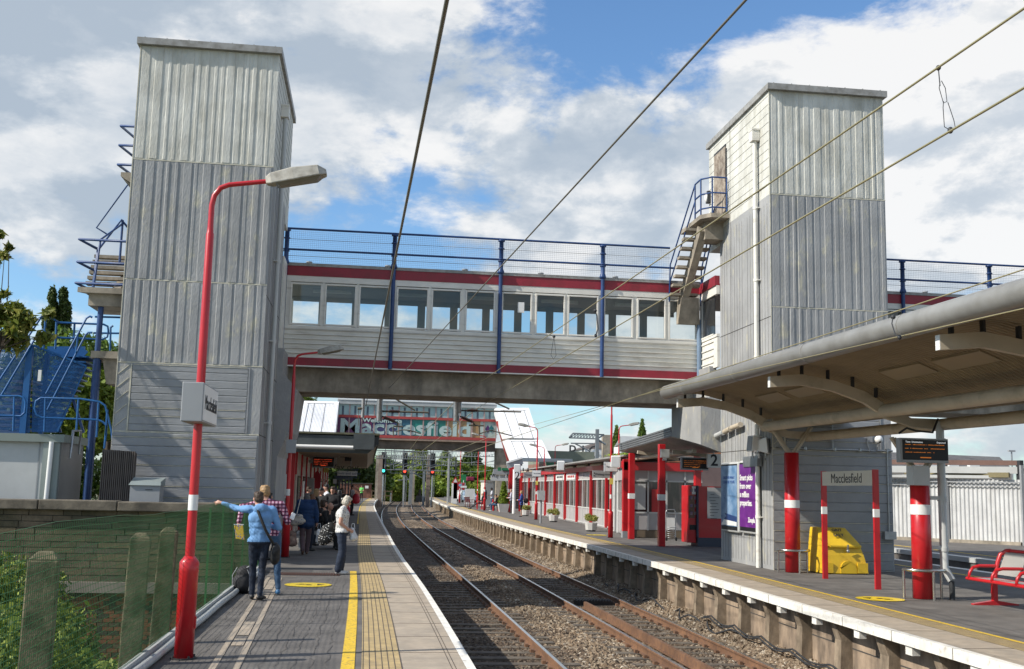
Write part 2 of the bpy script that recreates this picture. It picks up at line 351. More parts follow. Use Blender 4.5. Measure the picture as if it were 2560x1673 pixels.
struct(b.build('ground', M['earth']))
b = MB(); b.box(-40, 1500, 168, 2400, -3.0, -1.22); b.box(19.2, 400, -60, 168, -3.0, -0.02); b.box(-60, -12, 25.4, 168, -3.0, -0.1)
struct(b.build('upper_ground', M['earth']))
# ballast
def ballastmat():
    m = D.materials.new('ballast'); m.use_nodes = True; ns, ls = m.node_tree.nodes, m.node_tree.links
    bs = ns['Principled BSDF']; bs.inputs['Roughness'].default_value = 0.9
    geo = ns.new('ShaderNodeNewGeometry'); v = ns.new('ShaderNodeTexVoronoi'); v.inputs['Scale'].default_value = 19; ls.new(geo.outputs['Position'], v.inputs['Vector'])
    sp = ns.new('ShaderNodeSeparateColor'); ls.new(v.outputs['Color'], sp.inputs[0])
    cr = ns.new('ShaderNodeValToRGB'); ls.new(sp.outputs[0], cr.inputs[0])
    el = cr.color_ramp.elements; el[0].color = (0.08,0.056,0.037,1); el[1].color = (0.46,0.41,0.33,1)
    for p_, c_ in ((0.3,(0.165,0.115,0.073,1)),(0.62,(0.23,0.17,0.11,1)),(0.88,(0.30,0.24,0.17,1))):
        k = el.new(p_); k.color = c_
    n = ns.new('ShaderNodeTexNoise'); n.inputs['Scale'].default_value = 0.7; n.inputs['Detail'].default_value = 6; ls.new(geo.outputs['Position'], n.inputs['Vector'])
    r = ns.new('ShaderNodeMapRange'); r.inputs['From Min'].default_value = 0.35; r.inputs['From Max'].default_value = 0.65; r.inputs['To Min'].default_value = 0.68; r.inputs['To Max'].default_value = 1.15; ls.new(n.outputs['Fac'], r.inputs['Value'])
    mu = ns.new('ShaderNodeVectorMath'); mu.operation = 'SCALE'; ls.new(cr.outputs[0], mu.inputs[0]); ls.new(r.outputs[0], mu.inputs['Scale']); ls.new(mu.outputs[0], bs.inputs['Base Color'])
    v2 = ns.new('ShaderNodeTexVoronoi'); v2.inputs['Scale'].default_value = 19; ls.new(geo.outputs['Position'], v2.inputs['Vector'])
    bp = ns.new('ShaderNodeBump'); bp.inputs['Strength'].default_value = 0.9; bp.inputs['Distance'].default_value = 0.03; bp.invert = True
    ls.new(v2.outputs['Distance'], bp.inputs['Height']); ls.new(bp.outputs[0], bs.inputs['Normal'])
    return m
M['ballast'] = ballastmat()
g = np.random.default_rng(3)
def ballast_part(y0, y1, d, amp):
    ys = np.arange(y0, y1+d*0.5, d); nx = int(7.6/d); u = np.linspace(0, 1, nx)
    Y, U = np.meshgrid(ys, u, indexing='ij')
    X0 = eL(ys)[:,None]-0.35; X1 = eR(ys)[:,None]+0.5
    X = X0 + (X1-X0)*U
    d1 = np.abs(X-c1(ys)[:,None]); d2 = np.abs(X-c2(ys)[:,None]); dd = np.minimum(d1, d2)
    z = -1.115 + 0.05*np.clip((dd-1.3)/0.5, 0, 1) + 0.10*np.clip((X-c2(ys)[:,None]-1.15)/0.5, 0, 1) + 0.02*np.sin(Y*1.7)*np.sin(X*2.1)
    z += np.where(dd < 0.6, 0.0, 0.0)
    z += amp*(g.random(z.shape)-0.5)*np.where(dd < 1.28, 0.75, 1.0)
    if amp > 0.01: X = X + d*0.6*(g.random(z.shape)-0.5); Y = Y + d*0.6*(g.random(z.shape)-0.5)
    V = np.stack([X, Y, z], -1).reshape(-1, 3); n, k = z.shape
    a = (np.arange(n-1)[:,None]*k + np.arange(k-1)[None]).ravel()
    return V, np.stack([a, a+1, a+k+1, a+k], 1)
V1, F1 = ballast_part(12.0, 40.0, 0.042, 0.075)
V2, F2 = ballast_part(39.95, 90.0, 0.10, 0.08)
V3, F3 = ballast_part(89.9, 240.0, 0.4, 0.06)
V4, F4 = ballast_part(-6, 12.1, 0.3, 0.05)
V = np.concatenate([V1, V2, V3, V4]); F = np.concatenate([F1, F2+len(V1), F3+len(V1)+len(V2), F4+len(V1)+len(V2)+len(V3)])
fc_ = V[F].mean(1); mi_ = ((np.abs(fc_[:,0]-c1(fc_[:,1])) < 1.25+0.35*np.sin(fc_[:,1]*2.3)+0.25*g.standard_normal(len(fc_))) | (np.abs(fc_[:,0]-c2(fc_[:,1])) < 0.55+0.15*g.standard_normal(len(fc_)))).astype(int)
M['sooty'] = M['ballast'].copy(); M['sooty'].name = 'sooty_ballast'
for n_ in M['sooty'].node_tree.nodes:
    if n_.type == 'VALTORGB':
        for e_ in n_.color_ramp.elements: e_.color = (e_.color[0]*0.52, e_.color[1]*0.50, e_.color[2]*0.50, 1)
struct(npmesh('track_bed', V, F, [M['ballast'], M['sooty']], mi=mi_))
# tracks
def make_track(cf, label, group, top_l, top_r):
    t = thing('railway_track', label, 'railway track', (float(cf(20)), 20, -1.1), group=group, world=True)
    for side in (-1, 1):
        b = MB(); prof = [(-0.07,0),(0.07,0),(0.07,0.018),(0.012,0.03),(0.012,0.105),(0.036,0.115),(0.036,0.145),(0.030,0.152),(-0.030,0.152),(-0.036,0.145),(-0.036,0.115),(-0.012,0.105),(-0.012,0.03),(-0.07,0.018)]
        ys = np.concatenate([np.arange(-6, 60, 1.0), np.arange(60, 262, 3.0)]); vs = []
        for y in ys:
            cx = float(cf(y)) + side*0.7525
            vs += [(cx+px, float(y), -1.102+pz) for px, pz in prof]
        k = len(prof)
        for i in range(len(ys)-1):
            for j in range(k):
                jj = (j+1) % k; b.f.append((i*k+j, i*k+jj, (i+1)*k+jj, (i+1)*k+j)); b.m.append(1 if j == 7 else 0); b.sm.append(False)
        b.v = vs
        b.build('rail', [M['railrust'], M['railtop']], t)
    sl_ = MB(); sl_.box(-1.26, 1.26, -0.125, 0.125, -0.13, 0.0)
    for sx in (-0.7525, 0.7525):
        for q in (-0.115, 0.115): sl_.box(sx+q-0.03, sx+q+0.03, -0.06, 0.06, 0.0, 0.055, 1)
    so_ = None; y = 12.0
    for i in range(96):
        if so_ is None: o = sl_.build('sleeper', [M['sleeper'], M['railrust']], t); so_ = o
        else: o = so_.copy(); COL.objects.link(o)
        o.location = (float(cf(y))-t.location.x, y-20, 0.004+rnd.uniform(-.006,.004)); o.rotation_euler = (0, 0, -float(cf(y+1)-cf(y-1))/2 + rnd.uniform(-.008,.008)); y += 0.66
    b = MB()
    while y < 235:
        b.box(float(cf(y))-1.25, float(cf(y))+1.25, y-0.12, y+0.12, -1.2, -1.098); y += 0.66
    o = b.build('sleeper', M['sleeper'], t); o['kind'] = 'stuff'
    return t
make_track(c1, 'railway track nearest the left platform, with shiny rails on dark ballast', 'pair of running tracks between the platforms', 1, 1)
make_track(c2, 'railway track nearest the right platform, with browner rails', 'pair of running tracks between the platforms', 1, 0)
# spare rail beside the right track
b = MB(); ys = np.arange(14, 27.2, 1.0)
for i in range(len(ys)-1):
    b.beam((float(c2(ys[i]))-0.36, ys[i], -0.985), (float(c2(ys[i+1]))-0.36, ys[i+1], -0.985), 0.07, 0.14, 0)
    b.beam((float(c2(ys[i]))-0.36, ys[i], -1.06), (float(c2(ys[i+1]))-0.36, ys[i+1], -1.06), 0.14, 0.03, 0)
b.build('spare_rail', M['railrust'], label='rusty spare rail lying between the rails of the right track', cat='rail')
# black cover plate in the right track
b = MB(); b.box(5.42,6.35,27.9,28.3,-1.10,-0.99)
for i in range(12): b.box(5.45+i*0.075,5.48+i*0.075,27.9,28.3,-0.99,-0.965)
b.build('drain_grid', M['black'], label='black metal grid between the rails of the right track', cat='grid')

# left platform
b = MB()
strip(b, eL, -0.02-1.5, -0.02, -6, 168, 0.0)
b.add([(-2.2,-6,-0.002),(0.0,-6,-0.002),(0.0,23.9,-0.002),(-2.2,23.9,-0.002)], [(0,1,2,3)])
ysl = [23.9, 60, 100, 168]; 
b.add([(-12,23.9,-0.001),(-0.3,23.9,-0.001),(-0.3,100,-0.001),(-12,100,-0.001)], [(0,1,2,3)])
b.add([(-6,100,-0.001),(-0.3,100,-0.001),(0.8,168,-0.001),(-4,168,-0.001)], [(0,1,2,3)])
b.box(-2.2,-2.12,-6,23.8,-3.2,-0.004); b.box(-12,-2.2,23.8,23.9,-3.2,-0.03)
lp = struct(b.build('left_platform', M['asphalt']))
b = MB(); wallstrip(b, eL, -0.30, -6, 168, -1.3, -0.17); strip(b, eL, -0.30, -0.0, -6, 168, -0.17)
b.box(0.5, 2.0, 168, 168.2, -1.3, -0.01)
b.build('platform_wall', M['pierboard'], lp)
b = MB(); strip(b, eL, -0.095, 0.0, -6, 168, 0.006); wallstrip(b, eL, 0.0, -6, 168, -0.17, 0.006)
b.build('white_edge', M['whitepaint'], lp)
b = MB(); strip(b, eL, -0.74, -0.095, -6, 168, 0.004)
b.build('paving', M['slab'], lp)
b = MB()
y = 11.0
while y < 60:
    b.box(float(eL(y))-0.74, float(eL(y))-0.095, y, y+0.012, 0.0045, 0.0065); y += 1.28 if y < 30 else 2.56
for o in (-0.245, -0.205): strip(b, eL, o, o+0.008, 8, 60, 0.0068)
for k in range(7): strip(b, eL, -1.13+k*0.064, -1.13+k*0.064+0.009, 8, 60, 0.0105)
b.build('paving_joint', M['slabdark'], lp)
b = MB(); strip(b, eL, -1.14, -0.74, -6, 168, 0.008)
b.build('tactile_strip', M['tactile'], lp)
b = MB()
strip(b, eL, -1.345, -1.21, -6, 23.6, 0.006); strip(b, eL, -1.24, -1.17, 52, 168, 0.006)
b.build('yellow_line', M['yellow'], lp)
b = MB()     # trench cover with stone borders
pa, pb = (-1.425, 11.192, 0.0), (-1.789, 21.525, -0.0)
def tl(t, o): return (-1.42 + (-1.79+1.42)*(t-11.2)/(21.5-11.2) + o, t)
for o0, o1 in ((-0.03, 0.035), (0.20, 0.265)):
    (x0, y0), (x1, y1) = tl(8, 0), tl(21.8, 0)
    b.add([(x0+o0,y0,0.005),(x0+o1,y0,0.005),(x1+o1,y1,0.005),(x1+o0,y1,0.005)], [(0,1,2,3)])
for y0, y1 in ((9.5,9.9),(12.75,13.3),(13.6,14.9),(17.9,18.8),(19.4,21.3)):
    (x0, a), (x1, c) = tl(y0,0), tl(y1,0)
    b.add([(x0+0.05,y0,0.005),(x0+0.185,y0,0.005),(x1+0.185,y1,0.005),(x1+0.05,y1,0.005)], [(0,1,2,3)])
b.add([(-1.9,22.05,0.005),(-1.3,22.05,0.005),(-1.3,22.12,0.005),(-1.9,22.12,0.005)], [(0,1,2,3)])
b.build('cable_trench_cover', M['slab'], lp)
b = MB()
for (x0,x1,y0,y1) in ((-2.0,-1.05,23.0,24.3),(-1.95,-1.2,10.9,11.6)): b.add([(x0,y0,0.0045),(x1,y0,0.0045),(x1,y1,0.0045),(x0,y1,0.0045)], [(0,1,2,3)])
b.build('asphalt_patch', M['patch'], lp)
b = MB(); r = random.Random(9)
for k in range(11):
    x0_ = -1.98+k*0.165; ya = 9.0; px_ = x0_
    while ya < 21.5:
        yb = ya+r.uniform(.12,.3); nx_ = x0_+r.uniform(-.028,.028); t_ = 0.0035
        if r.random() < 0.85: b.add([(px_-t_,ya,0.0042),(px_+t_,ya,0.0042),(nx_+t_,yb,0.0042),(nx_-t_,yb,0.0042)],[(0,1,2,3)])
        px_ = nx_; ya = yb
o = b.build('surface_cracks', mat('crack', (0.10,0.092,0.084), 0.9), lp); o['kind'] = 'stuff'
b = MB()
for i in range(26): b.box(-1.75+i*0.05, -1.72+i*0.05, 22.4, 23.0, 0.004, 0.012)
b.build('drain_grating', mat('rust_grating', (0.10,0.045,0.03), 0.8), lp)
# right platform
b = MB(); strip(b, eR, 0.02, 3.0, -6, 214, 0.0)
b.add([(9.0,-6,-0.001),(15.5,-6,-0.001),(15.5,130,-0.001),(9.0,130,-0.001)], [(0,1,2,3)]); b.add([(9,130,-0.001),(15.5,130,-0.001),(17,214,-0.001),(12,214,-0.001)], [(0,1,2,3)])
b.box(15.48,15.5,-6,130,-1.3,-0.002); b.box(9.5,14.4,214,214.1,-1.3,-0.01)
rp = struct(b.build('right_platform', M['asphalt']))
b = MB(); wallstrip(b, eR, 0.40, -6, 214, -1.3, -0.17); strip(b, eR, 0.0, 0.42, -6, 214, -0.13)
for zz in (-0.55,):
    wallstrip(b, eR, 0.395, -6, 60, zz, zz+0.02, 1)
b.build('retaining_wall', [M['pierboard'], M['jointdark']], rp)
b = MB(); strip(b, eR, 0.0, 0.11, -6, 214, 0.006); wallstrip(b, eR, 0.0, -6, 214, -0.13, 0.006)
b.build('white_edge', M['whitepaint'], rp)
b = MB()
for y in np.arange(9.5, 80, 1.63): b.box(float(eR(y))-0.003, float(eR(y))+0.11, y, y+0.012, -0.132, 0.0075)
b.build('coping_joint', M['slabdark'], rp)
b = MB(); strip(b, eR, 0.11, 0.80, -6, 214, 0.004)
b.build('paving', M['slab'], rp)
b = MB(); y = 9.5
while y < 80: b.box(float(eR(y))+0.11, float(eR(y))+0.80, y, y+0.012, 0.0045, 0.0065); y += 1.63
for k in range(7): strip(b, eR, 0.83+k*0.05, 0.838+k*0.05, 8, 50, 0.0105)
b.build('paving_joint', M['slabdark'], rp)
b = MB(); strip(b, eR, 0.80, 1.17, -6, 214, 0.008)
b.build('tactile_strip', M['tactile'], rp)
b = MB(); strip(b, eR, 1.19, 1.27, -6, 214, 0.007)
b.box(14.2, 14.3, -6, 120, 0.0, 0.006)
b.build('yellow_line', M['yellow'], rp)
b = MB(); b.box(15.3,15.55,-6,130,-0.14,0.006); b.build('far_side_edge', M['whitepaint'], rp)
b = MB(); 
for (x0,x1,y0,y1) in ((10.4,13.6,29.9,36.2),(9.4,14.1,23.6,23.64),(9.2,14.1,18.6,18.63),(13.0,14.0,24.2,25.4)): b.add([(x0,y0,0.0045),(x1,y0,0.0045),(x1,y1,0.0045),(x0,y1,0.0045)], [(0,1,2,3)])
b.build('asphalt_patch', M['patch'], rp)
M['postbrown'] = mat('brown_concrete', (0.30,0.235,0.165), 0.9, col2=(0.17,0.13,0.09), nscale=3, var=0.25, vscale=4, bump=0.4, bscale=40, stretch=(1,1,0.4))
pm = MB()
pm.hexa([(0.06,-0.12,-1.25),(0.30,-0.12,-1.25),(0.30,0.12,-1.25),(0.06,0.12,-1.25),(0.10,-0.11,-0.42),(0.30,-0.11,-0.42),(0.30,0.11,-0.42),(0.10,0.11,-0.42)]); pm.hexa([(0.10,-0.11,-0.42),(0.30,-0.11,-0.42),(0.30,0.11,-0.42),(0.10,0.11,-0.42),(0.0,-0.09,-0.135),(0.30,-0.09,-0.135),(0.30,0.09,-0.135),(0.0,0.09,-0.135)])
br = MB(); br.box(0.03,0.14,-0.09,0.09,-0.25,-0.135); br.box(0.10,0.4,-0.05,0.05,-0.2,-0.135)
po = bo = None; ybig = MB()
for i, y in enumerate(np.arange(10.2, 213, 1.63)):
    x = float(eR(y)) + 0.12
    if i < 80:
        if po is None: po = pm.build('retaining_post', M['postbrown'], rp); bo = br.build('coping_bracket', M['whitepaint'], rp); a_, b_ = po, bo
        else:
            a_ = po.copy(); COL.objects.link(a_); b_ = bo.copy(); COL.objects.link(b_)
        a_.location = (x, y, 0); b_.location = (float(eR(y+0.5)), y+0.5, 0)
        a_.rotation_euler = (0, 0, rnd.uniform(-.06,.06)); a_.scale = (1, rnd.uniform(.85,1.15), 1)
    else:
        ybig.box(x, x+0.3, y-0.12, y+0.12, -1.25, -0.135)
o = ybig.build('retaining_post', M['concrete'], rp); o['kind'] = 'stuff'
b = MB()
for off in (0, 0.05):
    pts = [(float(eR(y))+0.10-off, y, -0.80-0.10*abs(math.sin((y-10.2)/1.63*math.pi))-off*0.6) for y in np.arange(8, 24, 0.2)]
    b.tube(pts, 0.016, 5)
pts = [(7.30+0.12*math.sin(y*3), y, -0.98+0.08*math.sin(y*5)) for y in np.arange(21.5, 33, 0.25)]
b.tube(pts, 0.02, 5)
b.build('trackside_cable', M['dark'], label='black cables strung along the retaining wall of the right platform', cat='cable')
# far track and third platform on the right
b = MB(); b.box(15.5, 18.62, -6, 170, -1.6, -1.12); struct(b.build('bay_track_bed', M['ballast']))
b = MB(); b.box(18.6, 19.3, -6, 150, -1.5, 0.0); b.box(19.3, 60, -6, 150, -0.5, -0.003)
p3 = struct(b.build('far_platform', M['asphalt']))
b = MB(); b.box(18.55,18.95,-6,150,-0.14,0.006); b.build('white_edge', M['lightgrey'], p3)
b = MB(); b.box(19.9,20.0,-6,150,0.0,0.006); b.build('yellow_line', M['yellow'], p3)
b = MB(); b.box(15.9,15.97,-6,160,-1.10,-0.95); b.box(17.33,17.4,-6,160,-1.10,-0.95)
b.build('bay_rails', M['railrust'], label='pair of rusty rails in the sunken track behind the right platform', cat='rails')
# mind-the-gap discs
def disc(loc, lab, rz):
    t = thing('platform_marker', lab, 'floor sign', loc, rz, group='yellow discs stuck on the platforms')
    b = MB(); b.add([(0.42*math.cos(a), 0.42*math.sin(a), 0.009) for a in np.linspace(0, 2*math.pi, 40)[:-1]], [tuple(range(39))]); b.build('disc', mat('yellow_vinyl', (0.80,0.58,0.02), 0.4, var=0.08, vscale=6), t)
    b = MB(); b.add([(0.16,-0.12,0.0125),(0.16,0.12,0.0125),(0.30,0,0.0125)], [(0,1,2)])
    b.add([(-0.22,-0.02,0.0125),(0.05,-0.02,0.0125),(0.05,0.02,0.0125),(-0.22,0.02,0.0125)], [(0,1,2,3)])
    b.ell((-0.12,0.06,0.0125),0.05,0.04,0.0005,6); b.ell((0.02,-0.07,0.0125),0.06,0.03,0.0005,6)
    b.build('arrow', M['black'], t)
disc((-0.97,20.3,0), 'yellow disc with a black arrow on the left platform by the fence', -0.0)
disc((9.13,18.8,0), 'yellow disc on the right platform between the name sign and the edge', 2.6)
disc((9.35,44.2,0), 'yellow disc on the right platform in front of the near planter', 2.6)
# ================================================================ lift towers
YT = 25.67
def ribs(mb, x0, x1, z0, z1, Y, m, seed):
    r = random.Random(seed); x = x0 + 0.05
    while x < x1 - 0.12:
        wd = r.choice((0.08, 0.11, 0.15, 0.19)); gp = r.choice((0.05, 0.08, 0.12)); d = r.choice((0.008, 0.011, 0.016))
        xe = min(x+wd, x1-0.03)
        j = [r.uniform(-.006,.006) for _ in range(4)]
        mb.add([(x,Y,z0),(x+0.012+j[0],Y-d,z0),(xe-0.012+j[1],Y-d,z0),(xe,Y,z0),(x,Y,z1),(x+0.012+j[2],Y-d,z1),(xe-0.012+j[3],Y-d,z1),(xe,Y,z1)],
               [(0,1,5,4),(1,2,6,5),(2,3,7,6),(4,5,6,7),(3,2,1,0)], m)
        x += wd + gp
def boards(mb, x0, x1, z0, z1, Y, m, pitch, seed, mj=None):
    r = random.Random(seed); z = z0
    while z < z1 - 0.03:
        p = pitch*r.uniform(0.85, 1.15); ze = min(z+p, z1)
        d = r.uniform(0.012, 0.022)
        mb.add([(x0,Y,z),(x0,Y-d,z+0.012),(x0,Y-d-0.004,ze-0.02),(x0,Y,ze-0.006),(x1,Y,z),(x1,Y-d,z+0.012),(x1,Y-d-0.004,ze-0.02),(x1,Y,ze-0.006)],
               [(0,4,5,1),(1,5,6,2),(2,6,7,3),(0,1,2,3),(7,6,5,4)], m)
        if mj is not None and r.random() < 0.5: mb.box(x0+0.02, x1-0.02, Y-d-0.012, Y-0.001, ze-0.014, ze-0.002, mj)  # cream strip paints the sunlit upper edge of a board
        z = ze
def tower(label, x0, x1, ztop, cuts, seed, side):
    """cuts: z of the panel joints from the top down; side: +1 if the bridge lies at +X"""
    t = thing('lift_tower', label, 'lift tower', ((x0+x1)/2, YT, 0), group='pair of footbridge lift towers', world=True)
    yb = 29.62; ztu = 8.35
    z1, z2, z3, z4 = cuts
    b = MB(); b.box(x0, x1, YT, yb, -3.3, z1, 0)
    b.build('lower_shaft', M['greytower'], t)
    b = MB(); b.box(x0, x1, YT, yb, z1, ztop-0.1, 0); b.box(x0, x1, yb, 30.62, ztu+0.5, ztop-0.1, 0)
    b.build('upper_shaft', M['creamtower'], t)
    b = MB(); ribs(b, x0, x1, z1+0.03, ztop-0.17, YT, 0, seed); b.build('ribbed_panel', M['creamtower'], t)
    b = MB(); ribs(b, x0, x1, z2+0.02, z1-0.03, YT, 0, seed+1); b.build('ribbed_panel', M['greytower'], t)
    b = MB(); ribs(b, x0, x1, z3+0.02, z2-0.02, YT, 0, seed+2); b.build('ribbed_panel', M['greytower'], t)
    b = MB()
    boards(b, x0+0.35, x1-0.32, z4+0.02, z3-0.04, YT, 0, 0.17, seed+3, 1)
    b.box(x0+0.30, x0+0.33, YT-0.02, YT-0.001, z4+0.02, z3-0.04, 1); b.box(x1-0.30, x1-0.27, YT-0.02, YT-0.001, z4+0.02, z3-0.04, 0)
    for k in range(5):
        zz = z4 + 0.1 + k*0.3
        b.beam((x0+0.03, YT-0.006, zz), (x0+0.27, YT-0.006, zz+0.22), 0.012, 0.02, 1)
    boards(b, x0+0.0, x1-0.03, -1.0 if side > 0 else 0.02, z4-0.03, YT, 0, 0.24, seed+5, 1)
    b.build('boarded_panel', [M['greylow'], M['joint_lit_edge']], t)
    b = MB()
    for z in (z1, z2, z3, z4): b.box(x0-0.004, x1+0.004, YT-0.008, YT-0.001, z-0.014, z+0.012)
    b.box(x0-0.008, x0+0.012, YT-0.012, YT-0.001, 0.0, ztop-0.15)
    b.build('panel_joint', M['joint_lit_edge'], t)
    b = MB()     # capping
    b.box(x0-0.07, x1+0.07, YT-0.13, 30.72, ztop-0.16, ztop)
    for k in range(7): b.box(x0+0.1+k*(x1-x0-0.2)/6-0.01, x0+0.1+k*(x1-x0-0.2)/6+0.01, YT-0.10, YT-0.06, ztop, ztop+0.03)
    b.build('roof_capping', M['capgrey'], t)
    # side faces
    for sx, xs in ((-1, x0), (1, x1)):
        b = MB()
        q = xs + sx*0.004
        def sb(y0, y1, z0_, z1_, m): b.box(min(xs, q), max(xs, q), y0, y1, z0_, z1_, m)
        for zz in np.arange(z1+0.25, ztop-0.2, 0.235): sb(YT+0.05, 30.6, zz, zz+0.008, 0)
        for yy in np.arange(YT+0.2, yb, 0.21):
            if rnd.random() < 0.8: sb(yy, yy+0.006, 0.1, z1-0.2, 0)
        for zz in (z2-0.25, z3, z4): sb(YT, yb, zz, zz+0.018, 0)
        sb(28.7, 28.716, 0.1, ztop-0.2, 0)
        b.build('side_joint', M['jointdark'], t)
    # downpipe with hopper on the bridge side
    fx = (x1 if side > 0 else x0) + side*0.10; PYY = 27.0 if side > 0 else 26.45
    b = MB(); b.tube([(fx, PYY, -0.0), (fx, PYY, ztop-1.25)], 0.058, 10)
    for zz in (1.2, 3.2, 5.2, 7.2, 9.1): b.tube([(fx, PYY, zz), (fx, PYY, zz+0.08)], 0.07, 10); b.box(min(fx,fx-side*.1), max(fx,fx-side*.1), PYY-.1, PYY+.1, zz+0.02, zz+0.05)
    o = b.build('downpipe', M['cream'] if side < 0 else M['lightgrey'], t)
    b = MB(); b.box(fx-0.11, fx+0.09, PYY-.13, PYY+.12, ztop-1.28, ztop-1.0); b.box(fx-0.12, fx+0.10, PYY-.15, PYY+.14, ztop-1.0, ztop-0.96); b.build('hopper', M['cream'], o)
    # concrete wing under the bridge
    wx = x1 if side > 0 else x0
    b = MB()
    if side > 0: b.prism([(wx, 0.6), (wx, 5.4), (wx+0.15, 5.4), (wx+0.15, 4.75), (wx+0.55, 4.3), (wx+0.42, 3.2), (wx+0.12, 2.5), (wx+0.12, 0.6)], 29.6, 33.2, 'y')
    else: b.hexa([(wx-0.58,29.63,3.14),(wx,29.63,2.94),(wx,32.6,3.3),(wx-0.58,32.6,3.5),(wx-0.58,29.63,4.47),(wx,29.63,4.47),(wx,32.6,4.47),(wx-0.58,32.6,4.47)]); b.box(wx-0.2,wx,30.0,32.6,4.47,5.4)
    b.build('bridge_pier', M['greytower'], t)
    return t
TL = tower('tall grey and cream lift tower on the left, behind the red lamp post', -5.75, -2.51, 12.2, (9.251, 6.393, 4.464, 2.887), 11, 1)
TR = tower('right lift tower, grey and cream, with a balcony and door near its top', 9.79, 12.86, 12.2, (9.317, 6.431, 4.408, 2.921), 23, -1)
# door, lamp and balcony of the right tower
dx = 9.79
b = MB(); b.box(dx-0.035, dx-0.005, 29.05, 30.05, 9.725, 11.622); b.build('door', mat('peeling_door', (0.36,0.31,0.25), 0.85, col2=(0.16,0.12,0.09), nscale=6, var=0.2), TR)
b = MB(); b.box(dx-0.02, dx-0.004, 28.97, 29.04, 9.598, 11.553); b.box(dx-0.02,dx-0.004,29.04,30.1,11.622,11.699); b.build('door_frame', M['dark'], TR)
b = MB(); b.box(dx-0.10, dx-0.003, 30.45, 30.65, 10.35, 10.70, 0); b.ell((dx-0.11, 30.55, 10.52), 0.05, 0.085, 0.15, 8, 1); b.build('wall_light', [M['dark'], M['white']], TR)
zb = 9.571
b = MB(); b.prism([(9.02,28.75+0.3),(9.25,28.75),(9.789,28.75),(9.789,31.0),(9.02,31.0)], zb-0.12, zb, 'z'); b.build('balcony_slab', M['concrete'], TR)
b = MB(); b.box(9.25, 9.789, 29.3, 30.0, zb-0.62, zb-0.12); b.build('balcony_bracket', M['concrete'], TR)
zr = 7.32
b = MB(); b.beam((9.22, 29.45, zb-0.3), (9.10, 31.0, zr+0.15), 0.22, 0.30); b.hexa([(8.95,31.0,6.75),(9.62,31.0,6.75),(9.62,31.18,6.75),(8.95,31.18,6.75),(8.98,30.75,7.5),(9.50,30.75,7.5),(9.50,31.3,7.5),(8.98,31.3,7.5)])
b.build('stair_stringer', M['concrete'], TR)
for i in range(8):
    f = i/7; b = MB(); b.obox((9.20-0.12*f, 29.75+1.15*f, zb-0.28-(zb-0.28-zr-0.28)*f), 0.82, 0.25, 0.075); b.build('stair_tread', M['concrete'], TR)
b = MB(); r_ = 0.024
def rail_loop(b, zz, pts): b.tube([(p[0], p[1], zz) for p in pts], r_, 6)
bal = [(9.72, 28.8), (9.3, 28.8), (9.06, 29.1), (9.06, 29.65)]
for h in (0.18, 0.6, 1.05): rail_loop(b, zb+h, bal)
for p in ((9.72, 28.8), (9.3, 28.8), (9.06, 29.1), (9.06, 29.65)): b.tube([(p[0], p[1], zb-0.05), (p[0], p[1], zb+1.05)], r_, 6)
for h0 in (1.05, 0.55): b.tube([(9.06, 29.65, zb+h0), (8.72, 31.05, zr+h0+0.15), (8.72, 31.15, zr+0.1)], r_, 6)
for h0 in (1.05, 0.55): b.tube([(9.72, 29.9, zb-0.3+h0-0.3), (9.68, 31.05, zr+h0+0.05), (9.68, 31.1, zr)], r_, 6)
b.build('balcony_railing', M['blue'], TR)
# cable tray and pipework at the foot of the right tower
b = MB(); b.tube([(9.85,25.6,2.93),(12.85,25.6,2.93)], 0.025, 6)
for x in (10.6, 11.35, 12.0, 12.7): b.tube([(x,25.6,2.9),(x,25.6,2.97)], 0.045, 6)
b.tube([(11.3,25.6,2.93),(11.3,25.6,3.6)], 0.018, 6); b.tube([(12.72,25.62,0.9),(12.72,25.62,2.93)], 0.018, 6); b.box(12.55,12.85,25.5,25.66,0.78,0.97)
b.build('conduit', M['steel'], TR)
b = MB()
for p_, q_, m__ in (((8.375, 29.7, 3.386),(8.699, 29.0, 3.462),0),((8.698, 28.9, 3.471),(9.046, 28.4, 3.531),1),((9.057, 28.3, 3.543),(9.404, 27.6, 3.598),1)):
    b.tube([(9.66,p_[1],p_[2]),(9.66,q_[1],q_[2])],0.075,8,m__)
b.build('strip_lamp', [M['lightgrey'],M['canopyrib']], TR)
def cctv(loc, lab):
    t = thing('dome_camera', lab, 'camera', loc)
    b = MB(); b.ell((0,-0.12,0), 0.10,0.10,0.10,8,0); b.build('housing', M['white'], t)
    b = MB(); b.ell((0,-0.15,-0.03), 0.06,0.06,0.06,8); b.build('lens_dome', M['black'], t)
    b = MB(); b.tube([(0,-0.12,-0.08),(-0.03,-0.05,-0.3),(-0.2,-0.03,-0.32),(-0.25,-0.02,-0.1),(-0.25,-0.02,0.3)], 0.015, 5); b.build('cable', M['steel'], t)
cctv((12.45, 25.62, 3.2), 'white dome security camera on the right lift tower')
